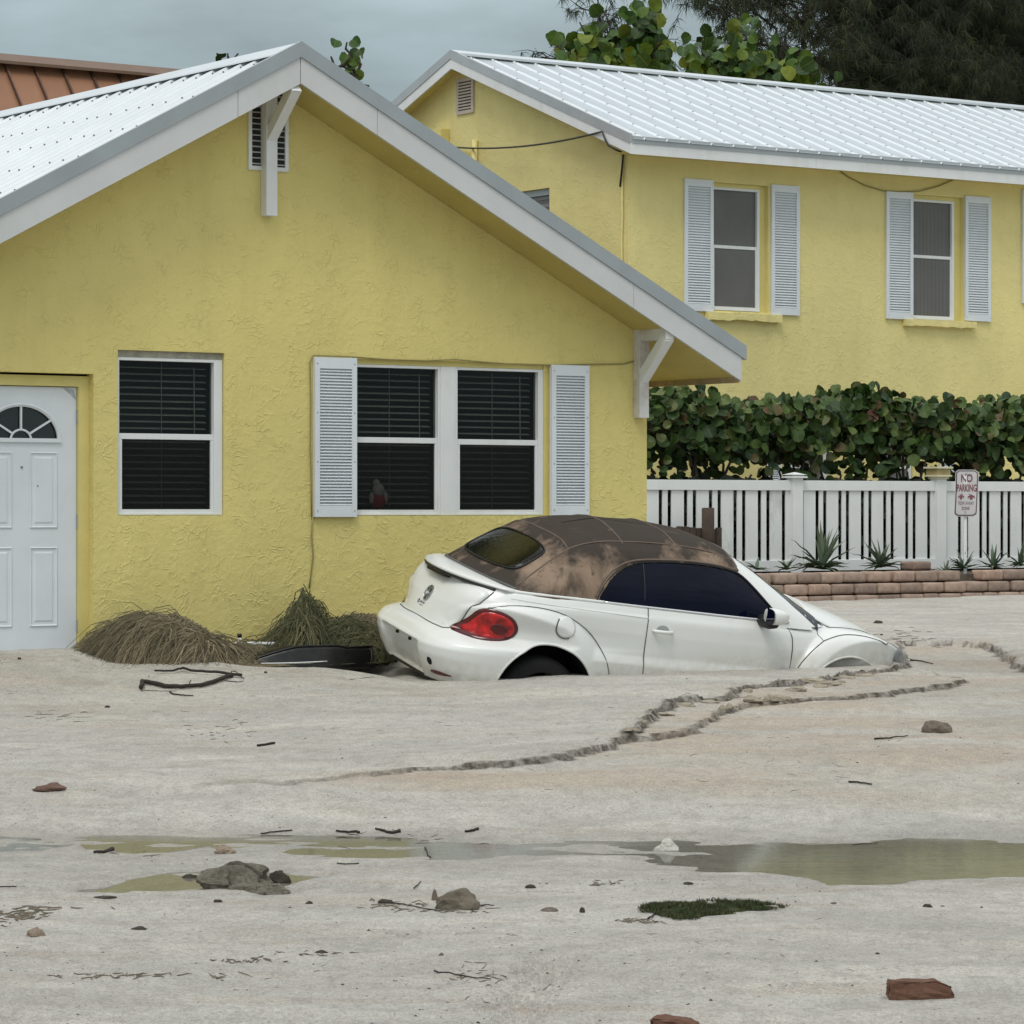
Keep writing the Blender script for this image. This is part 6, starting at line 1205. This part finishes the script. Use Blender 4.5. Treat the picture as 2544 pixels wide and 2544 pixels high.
# ------------------------------------------------------------------ rocks, bricks, sticks
def rock(name, label, cat, px0, px1, py0, py1, mat, seed, group=None, flat_=1., sub=3, rough=.28, sink=.22, depth=.8):
    r = random.Random(seed); c = on_ground((px0 + px1) / 2, py1 - 2); w_ = (px1 - px0) / FPX * c.y; h = (py1 - py0) / FPX * c.y * 1.0; bm = bmesh.new(); bmesh.ops.create_icosphere(bm, subdivisions=sub, radius=.5); off = [r.uniform(0, 50) for _ in range(3)]
    from mathutils import noise
    for v in bm.verts:
        p = v.co.copy(); d = noise.fractal(p * 2.1 + Vector(off), .9, 2.1, 3) * rough; cell = noise.cell(p * 2.4 + Vector(off)) * rough * .45 + noise.fractal(p * 7 + Vector(off), .8, 2.1, 3) * rough * .22; v.co = p * (1 + d + cell); v.co.x *= w_; v.co.y *= w_ * depth; v.co.z = max(v.co.z, -.5 * sink) * h / (.5 + .5 * sink) * .95
    me = bpy.data.meshes.new(name); bm.to_mesh(me); bm.free(); me.materials.append(mat); o = bpy.data.objects.new(name, me); zmin = min(v.co.z for v in me.vertices); o.location = (c.x, c.y + w_ * depth * .35, gz(c.x, c.y + w_ * depth * .3) - zmin - h * .10); return put(o, None, label, cat, group)
def rockmat(name, a, b, c_=None, bs=.012): 
    t = NT(name); co = t.co(); c = t.ramp(t.noise(co, 14, 7, .75), [(.3, a), (.7, b)]); c = t.mix(t.ramp(t.noise(co, 60, 3, .7), [(.5, 0), (.75, .6)]), c, c_ or tuple(x * .4 for x in a)); geo = t.n.new('ShaderNodeNewGeometry'); return t.set(c, .93, t.bump(t.noise(co, 55, 6, .8), bs, 1.), .2)
MR1 = rockmat('grey_brown_rock', (.11, .09, .065), (.24, .21, .165)); MR1C = rockmat('rooty_clump', (.17, .15, .115), (.38, .35, .285), (.04, .035, .025), .03); MR2 = rockmat('red_brown_rock', (.13, .075, .055), (.22, .14, .11)); MR3 = rockmat('tan_rock', (.26, .20, .15), (.40, .32, .25)); MR4 = rockmat('white_coral_rock', (.52, .50, .44), (.68, .66, .60), (.25, .23, .2)); MR5 = rockmat('brown_rock', (.12, .095, .075), (.26, .22, .18)); MR6 = rockmat('dark_clod', (.04, .035, .028), (.10, .09, .07))
rock('rock', 'rough grey brown rock at the lower centre of the sand', 'rock', 1078, 1190, 2207, 2262, MR1, 3, depth=.7)
rock('rock', 'small upright brown stone chip leaning at the left of the lower centre rock', 'rock', 1072, 1088, 2206, 2240, MR5, 4, depth=.5, sub=2)
rock('rock', 'brown rock on the damp sand near the right edge', 'rock', 2296, 2368, 1790, 1824, MR5, 8, depth=.6)
rock('rock', 'flat reddish brown rock at the left edge of the sand', 'rock', 84, 158, 1953, 1971, MR2, 9, depth=.6)
rock('rock', 'tan rock between the puddle and the sandy clump', 'rock', 530, 582, 2101, 2124, MR3, 11, depth=.6)
rock('rock', 'small tan rock in the lower left', 'rock', 70, 110, 2306, 2330, MR3, 13, depth=.7)
rock('rock', 'white coral rock standing in the long puddle', 'rock', 1622, 1684, 2092, 2117, MR4, 15, depth=.6, rough=.4)
rock('sand_clump', 'coarse grey clump of sand and roots beside the small puddle', 'clump', 490, 690, 2138, 2212, MR1C, 23, depth=.55, rough=.34, sub=6, sink=.1)
rock('rock', 'dark slab leaning on the right end of the sandy clump', 'rock', 668, 716, 2164, 2196, MR6, 25, depth=.35, sub=3, rough=.6).rotation_euler = (0, R(28), 0)
rock('rock', 'dark flat stone at the left end of the sandy clump', 'rock', 452, 492, 2172, 2184, MR6, 26, depth=.5, sub=2)
for k, (x, y, w_, h, m_, lb) in enumerate([(1365, 2262, 42, 12, MR5, 'smooth oval stone left of the mossy patch'), (1447, 2262, 14, 16, MR6, 'tiny upright dark stone left of the mossy patch'), (2305, 2252, 26, 10, MR6, 'tiny dark stone to the right of the mossy patch'), (1318, 2205, 26, 10, MR6, 'tiny dark stone above the smooth oval stone'), (1710, 2197, 26, 8, MR6, 'tiny dark stone beside the right puddle'), (345, 2309, 42, 9, MR6, 'thin dark pebble in the lower left sand'), (798, 2366, 34, 9, MR6, 'grey pebble on the lower middle sand'), (1096, 2372, 14, 8, MR5, 'speck of a pebble in the lower middle sand'), (2181, 1546, 24, 9, MR6, 'dark clod on the far sand beyond the car bonnet'), (266, 1757, 14, 7, MR6, 'small dark pebble left of the fallen branch'), (958, 2240, 36, 13, MR6, 'dark chip left of the lower centre rock'), (2190, 1578, 8, 5, MR6, 'tiniest pebble near the far sand lines'), (48, 1638, 10, 7, MR6, 'small pebble by the doorstep'), (660, 1612 + 60, 8, 6, MR6, 'pebble beside the fallen branch tip'), (2180, 2370, 12, 6, MR6, 'tiny pebble in the lower right sand'), (1480, 2200, 20, 7, MR5, 'small brown stone just below the puddle edge'), (2072, 2246, 18, 6, MR5, 'flat speck of stone right below the right puddle'), (540, 2240, 22, 9, MR6, 'small dark stone under the sandy clump'), (768, 2244, 20, 9, MR6, 'small dark stone between clump and centre rock'), (260, 2232, 60, 7, MR6, 'dark sliver of bark under the small puddle')]):
    rock('pebble', lb, 'stone', x - w_ / 2, x + w_ / 2, y - h / 2, y + h / 2, m_, 50 + k, depth=.6, sub=2)
def brick(label, px0, px1, py0, py1, seed, rz, hgt, wdt):
    c = on_ground((px0 + px1) / 2, py1 - 2); L_ = (px1 - px0) / FPX * c.y; r = random.Random(seed); bm = bmesh.new(); bmesh.ops.create_cube(bm, size=1); bmesh.ops.scale(bm, vec=(L_ * .96, wdt, hgt * 1.3), verts=bm.verts); bmesh.ops.bevel(bm, geom=list(bm.edges), offset=.008, segments=1, affect='EDGES'); bmesh.ops.subdivide_edges(bm, edges=list(bm.edges), cuts=3, use_grid_fill=True)
    for v in bm.verts:
        if v.co.x > L_ * .2 and v.co.z > 0: v.co.z -= (v.co.x - L_ * .2) * .45
        v.co += Vector((r.gauss(0, .003), r.gauss(0, .003), r.gauss(0, .003)))
    me = bpy.data.meshes.new('brick'); bm.to_mesh(me); bm.free(); me.materials.append(M_BRK); o = bpy.data.objects.new('brick', me); o.location = (c.x, c.y + wdt * .5, gz(c.x, c.y) + hgt * .30); o.rotation_euler = (R(-4), 0, rz); return put(o, None, label, 'brick')
M_BRK = rockmat('red_brick', (.12, .062, .042), (.21, .115, .08), (.07, .035, .02), .008)
brick('broken red brown brick lying in the lower right sand', 2207, 2372, 2440, 2486, 5, R(-4), .060, .10)
c = on_ground(1680, 2540); brick('red brick cut off by the bottom edge of the picture', 1620, 1745, 2529, 2575, 6, R(-8), .045, .10)
# moss patch
MP = [(1596, 2268), (1606, 2254), (1650, 2246), (1720, 2246), (1800, 2242), (1870, 2244), (1925, 2249), (1952, 2256), (1900, 2262), (1830, 2268), (1770, 2275), (1715, 2286), (1690, 2288), (1660, 2280), (1625, 2270)]
mpw = [on_ground(x, y) for x, y in MP]; mo = sum(mpw, Vector()) / len(mpw); ms_ = thing('moss_patch', 'patch of short dark green grass uncovered in the sand at the lower right', 'grass', mo)
t = NT('dark_green_mat'); co = t.co(); M_MOSS = t.set(t.ramp(t.noise(co, 14, 6, .75), [(.3, (.014, .022, .007)), (.55, (.032, .046, .014)), (.66, (.10, .09, .05)), (.8, (.30, .28, .22))]), .95, t.bump(t.noise(co, 50, 4, .8), .015, 1), .1)
Q = smoothp([tuple(p) for p in mpw], 2); Q[:, 0] += rng.normal(0, .012, len(Q)); Q[:, 1] += rng.normal(0, .008, len(Q)); n = len(Q); cc_ = Q.mean(0); V = []
for k in range(8): s_ = 1 - k / 8; P = cc_ + (Q - cc_) * s_; V.append(np.stack([P[:, 0] - mo.x, P[:, 1] - mo.y, ground_z(P[:, 0], P[:, 1]) - mo.z + .006 * (1 - s_) ** .4 + (rng.normal(0, .002, n) if k else -.004)], -1))
V = np.vstack(V + [[[cc_[0] - mo.x, cc_[1] - mo.y, gz(cc_[0], cc_[1]) - mo.z + .012]]]); mesh('turf', V, [(k * n + i, k * n + (i + 1) % n, (k + 1) * n + (i + 1) % n, (k + 1) * n + i) for k in range(7) for i in range(n)] + [(7 * n + i, 7 * n + (i + 1) % n, 8 * n) for i in range(n)], M_MOSS, ms_, True)
V = []; F_ = []; tn = []
while len(F_) < 9000:
    u = rng.random(2); x = Q[:, 0].min() - .03 + (np.ptp(Q[:, 0]) + .06) * u[0]; y = Q[:, 1].min() - .03 + (np.ptp(Q[:, 1]) + .06) * u[1]
    if poly_sd(Q[:, :2], np.array([x]), np.array([y]))[0] < -.03 * random.random() ** 2 or float(fbm(np.array([x * 9]), np.array([y * 9]), 3)[0]) > .22: continue
    h = random.uniform(.006, .018); a = random.uniform(0, 3.14); b = len(V); V += [(x - mo.x - .0022 * math.cos(a), y - mo.y - .0022 * math.sin(a), gz(x, y) - mo.z), (x - mo.x + .0022 * math.cos(a), y - mo.y + .0022 * math.sin(a), gz(x, y) - mo.z), (x - mo.x + random.gauss(0, .006), y - mo.y + random.gauss(0, .006), gz(x, y) - mo.z + h)] if len(F_) < 0 else [(x, y, h, a)]; F_.append((b,)); tn.append(random.random())
A4 = np.array(V); zg = ground_z(A4[:, 0], A4[:, 1]) - mo.z + .003; X_ = A4[:, 0] - mo.x; Y2_ = A4[:, 1] - mo.y; ca, sa = .0022 * np.cos(A4[:, 3]), .0022 * np.sin(A4[:, 3])
V = np.stack([np.stack([X_ - ca, Y2_ - sa, zg], -1), np.stack([X_ + ca, Y2_ + sa, zg], -1), np.stack([X_ + rng.normal(0, .006, len(X_)), Y2_ + rng.normal(0, .006, len(X_)), zg + A4[:, 2]], -1)], 1).reshape(-1, 3)
o = mesh('blades', V, [(3 * k, 3 * k + 1, 3 * k + 2) for k in range(len(A4))], stuffmat('green_blade', [(0, (.016, .026, .008)), (.6, (.040, .058, .018)), (1, (.12, .11, .055))], .9), ms_, kind='stuff'); at = o.data.attributes.new('tone', 'FLOAT', 'FACE'); at.data.foreach_set('value', tn)
# fallen branch and sticks
M_STK1 = simple('dark_wet_wood', (.028, .022, .017), .85, .3, 20, .002, 60)
def stick(name, label, pts, r0, r1, cat='stick', lift=.004, parent=None, group=None, wob=1.5):
    P = []
    for i, (x, y) in enumerate(pts): g = on_ground(x, y); P.append(g + Vector((0, 0, lift + r0 * .5)))
    O = P[0].copy(); Pm = []
    for i in range(len(P) - 1):
        for k in range(4): Pm.append(P[i].lerp(P[i + 1], k / 4) - O + Vector((random.gauss(0, wob * .0012), random.gauss(0, wob * .002), random.gauss(0, wob * .0007))))
    Pm.append(P[-1] - O); q = MB(); q.tube(Pm, [r0 + (r1 - r0) * k / (len(Pm) - 1) for k in range(len(Pm))], 6)
    o = q.build(name, M_STK1, parent, True, label=label, cat=None if parent else cat, group=group); o.location = O if parent is None else O - parent.location; return o
b0 = on_ground(352, 1712); br = thing('fallen_branch', 'forked dark fallen branch on the sand below the straw heap', 'branch', b0)
stick('branch_limb', None, [(350, 1714), (354, 1700), (375, 1703), (410, 1711), (450, 1713), (500, 1709), (535, 1699), (560, 1690), (578, 1684)], .017, .014, parent=br, lift=.012)
stick('branch_limb', None, [(384, 1674), (430, 1674), (455, 1668), (475, 1674), (510, 1676), (545, 1679), (572, 1682), (600, 1686)], .008, .012, parent=br, lift=.018)
stick('twig', None, [(572, 1684), (576, 1672), (586, 1673), (596, 1683), (606, 1690)], .004, .003, parent=br, lift=.01); stick('twig', None, [(470, 1709), (472, 1697), (474, 1692)], .004, .002, parent=br); stick('twig', None, [(560, 1694), (590, 1697), (605, 1695)], .004, .002, parent=br); stick('twig', None, [(350, 1714), (352, 1718), (400, 1719), (440, 1718)], .0035, .002, parent=br)
S = [([(638, 1856), (660, 1853), (682, 1849)], .0075, .0075, 'cut dark stick left of the scarp on the middle sand'), ([(422, 1722), (430, 1727), (455, 1730), (480, 1731)], .006, .004, 'short twig below the fallen branch'),
([(234, 2121), (258, 2120), (280, 2112)], .006, .010, 'short thick dark stick at the left puddle'), ([(648, 2075), (680, 2070), (726, 2066)], .004, .004, 'thin stick lying along the top of the left puddle'), ([(834, 2068), (860, 2071), (880, 2069), (894, 2071)], .005, .007, 'bent dark stick above the left puddle'), ([(932, 2062), (955, 2068), (975, 2072), (995, 2068)], .005, .010, 'curved dark twig right of the bent stick'), ([(1156, 2070), (1172, 2067), (1188, 2063)], .006, .008, 'short dark stick near the middle puddle edge'), ([(2108, 1946), (2130, 1947), (2166, 1952)], .006, .004, 'dark twig on the damp slope at the right'), ([(1078, 2417), (1130, 2424), (1170, 2433), (1220, 2437)], .003, .002, 'long thin twig on the lowest sand near the tyre marks'), ([(838, 2149), (860, 2150), (892, 2148)], .003, .003, 'thin twig between the two puddles'), ([(0, 2207), (40, 2207)], .003, .003, 'thin twig at the left edge'), ([(1030, 2210), (1046, 2193)], .003, .002, 'thin twig pointing at the centre rock'), ([(2262, 1642), (2290, 1645), (2318, 1652)], .008, .004, 'driftwood twig just right of the car nose'), ([(1058, 2110), (1062, 2128), (1070, 2134)], .004, .003, 'tiny upright sprig in the puddle shallows'), ([(2120, 2100), (2180, 2098)], .002, .002, 'thin reed at the upper edge of the right puddle'), ([(940, 2245), (1000, 2250), (1060, 2262), (1110, 2268)], .003, .002, 'fine twig lying in front of the centre rock'), ([(1176, 2256), (1200, 2252), (1228, 2252)], .003, .002, 'fine twig right of the centre rock'), ([(1610, 2286), (1622, 2280), (1626, 2272)], .004, .003, 'curled twig at the left tip of the mossy patch'), ([(870, 1690), (930, 1684)], .002, .002, 'thin straw on the sand behind the car'), ([(2175, 1838), (2210, 1836), (2255, 1830)], .006, .003, 'dark root ridge left of the brown rock')]
for pts, r0, r1, lb in S: stick('stick', lb, pts, r0, r1)
# broken crust blocks along the scarp
M_CRUST = rockmat('sand_crust', (.26, .225, .17), (.40, .36, .29), (.16, .13, .09), .006); random.seed(31)
CRL = ['thin crust slab at the upper bend of the scarp', 'thin crust slab right of the upper bend', 'small crust cube at the middle of the lower scarp', 'large crust block at the middle of the scarp', 'largest crust block, at the right of the middle', 'crust block left of the large ones', 'smaller crust block further left, at the lower bend', 'flat crust slab on the upper scarp line', "flat crust slab below the car's front door edge", 'flat crust slab below the upper slab line', 'tiny pale crust piece in front of the largest block', 'tiniest crust piece in front of the largest block', 'crust slab under the front fender', 'crust slab nearest the car nose', 'thin crust flake under the upper slabs', 'long thin crust flake on the upper left scarp', 'tiny crust piece below the middle blocks', 'crust piece at the lower left bend', 'crust piece where the scarp line forks', 'small crust piece on the steep left bend', 'crust piece between the two large blocks', 'small crust piece under the fender slab', 'small crust piece above the large middle block']
for (x, y, w_, h, d) in [(1640, 1776, 60, 9, 1), (1700, 1752, 60, 9, 2), (1846, 1757, 14, 14, 3), (1872, 1744, 46, 16, 4), (1930, 1742, 44, 18, 5), (1812, 1757, 26, 13, 6), (1793, 1766, 18, 14, 7), (1978, 1712, 52, 14, 8), (2020, 1692, 70, 14, 9), (2060, 1700, 60, 12, 10), (1958, 1745, 18, 10, 11), (1940, 1748, 12, 8, 12), (2100, 1684, 50, 9, 13), (2150, 1678, 46, 9, 14), (2040, 1706, 40, 8, 15), (1760, 1745, 50, 8, 16), (1828, 1764, 16, 8, 17), (1580, 1818, 22, 8, 18), (1562, 1832, 30, 9, 19), (1600, 1800, 20, 8, 20), (1905, 1740, 22, 12, 21), (2090, 1694, 22, 9, 22), (1860, 1716, 20, 12, 23)]:
    o = rock('crust_block', CRL[d - 1], 'sand crust', x - w_ / 2, x + w_ / 2, y - h * .45, y + h * .55, M_CRUST, 200 + d, 'broken sand crust along the scarp', depth=.5, sub=3, rough=.35, sink=.3)
# scattered shell bits, pebbles and straw too small to name
V = []; F_ = []; mi_ = []
def shard(x, y, s_, z, fl=.5):
    b = len(V); a = random.uniform(0, 6.28)
    for k in range(5): aa = a + k * 1.2566; rr = s_ * random.uniform(.6, 1.1); V.append((x + rr * math.cos(aa), y + rr * math.sin(aa), z))
    V.append((x, y, z + s_ * fl)); return [(b + k, b + (k + 1) % 5, b + 5) for k in range(5)]
random.seed(9); nS = 34000; yy = 9.6 + 15 * np.random.default_rng(4).random(nS) ** 1.15; xx = (np.random.default_rng(5).random(nS) - .5) * yy * .34
cl = fbm(xx * 1.3, yy * 1.6, 3); keep = (cl + .25 > np.random.default_rng(6).random(nS) * .75) & (poly_sd(p1w, xx, yy) < -.02) & (poly_sd(p2w, xx, yy) < -.02); xx = xx[keep]; yy = yy[keep]; zz_ = ground_z(xx, yy)
for x, y, z in zip(xx, yy, zz_):
    s_ = min(.014, .0016 + .0019 * random.expovariate(1.1)); f = shard(x, y, s_, z - .001, random.uniform(.25, .7)); F_ += f; m_ = random.choices((0, 1, 2, 3), (5, 3, 3, 1.2))[0]; mi_ += [m_] * len(f)
o = mesh('shell_grit', V, F_, [MR6, MR5, MR4, MR3], None, kind='stuff', label='scattered shell bits and small pebbles across the sand', cat='grit'); o.data.polygons.foreach_set('material_index', mi_)
q = MB(); random.seed(10); M_FINE = simple('fine_straw', (.15, .125, .09), .9, .4, 30)
def strands(cx_, cy_, rx_, ry_, n, L0, L1, r=.0016, ang=0.):
    for k in range(n):
        px, py = random.gauss(cx_, rx_), random.gauss(cy_, ry_); g = on_ground(px, py); a = random.gauss(ang, .9); l = random.uniform(L0, L1) * .6 * g.y / 15; m_ = Vector((math.cos(a), math.sin(a) * 1.5, 0)) * l; P = []
        for j in range(4): p = g + m_ * (j / 3 - .5) + Vector((0, random.gauss(0, .01), 0)); P.append((p.x, p.y, gz(p.x, p.y) + r))
        q.tube(P, [r * .7, r, r * .7, r * .3], 4, False)
for a_ in [(60, 2276, 55, 9, 50, .04, .14, .0028, .15), (110, 2262, 60, 6, 26, .04, .16, .0028, .3), (330, 2425, 130, 3, 34, .04, .16, .0022, .12), (620, 2388, 50, 4, 18, .03, .10, .0028), (800, 2372, 60, 4, 10, .03, .1, .002, .1), (1180, 2425, 60, 20, 26, .04, .12, .0018, .2), (1580, 2290, 25, 3, 24, .03, .10, .0024), (1020, 2252, 50, 8, 26, .04, .12, .0020, -.1), (1120, 2262, 60, 5, 22, .04, .12, .002), (1500, 2195, 20, 4, 10, .04, .08, .0024, .5), (2230, 1600, 50, 8, 20, .04, .14, .003), (2240, 1575, 40, 8, 14, .04, .12, .003), (560, 1820, 60, 12, 20, .03, .10, .0022, .2), (150, 1780, 60, 8, 14, .05, .16, .002, .2), (960, 2240, 30, 5, 12, .03, .08, .0022), (300, 2120, 60, 5, 8, .05, .1, .002), (1000, 2085, 90, 8, 14, .05, .14, .002), (1300, 1810, 250, 40, 14, .03, .1, .0014), (500, 1760, 300, 30, 16, .03, .1, .0014), (1900, 1900, 300, 60, 20, .04, .12, .0013), (700, 2400, 600, 80, 16, .03, .08, .0012), (1900, 2400, 400, 60, 16, .03, .08, .0012)]: strands(*a_)
q.build('fine_debris', M_FINE, None, kind='stuff', label='fine dark straw and root bits scattered across the sand', cat='debris')
for o in list(bpy.data.meshes):
    if o.users == 0: bpy.data.meshes.remove(o)
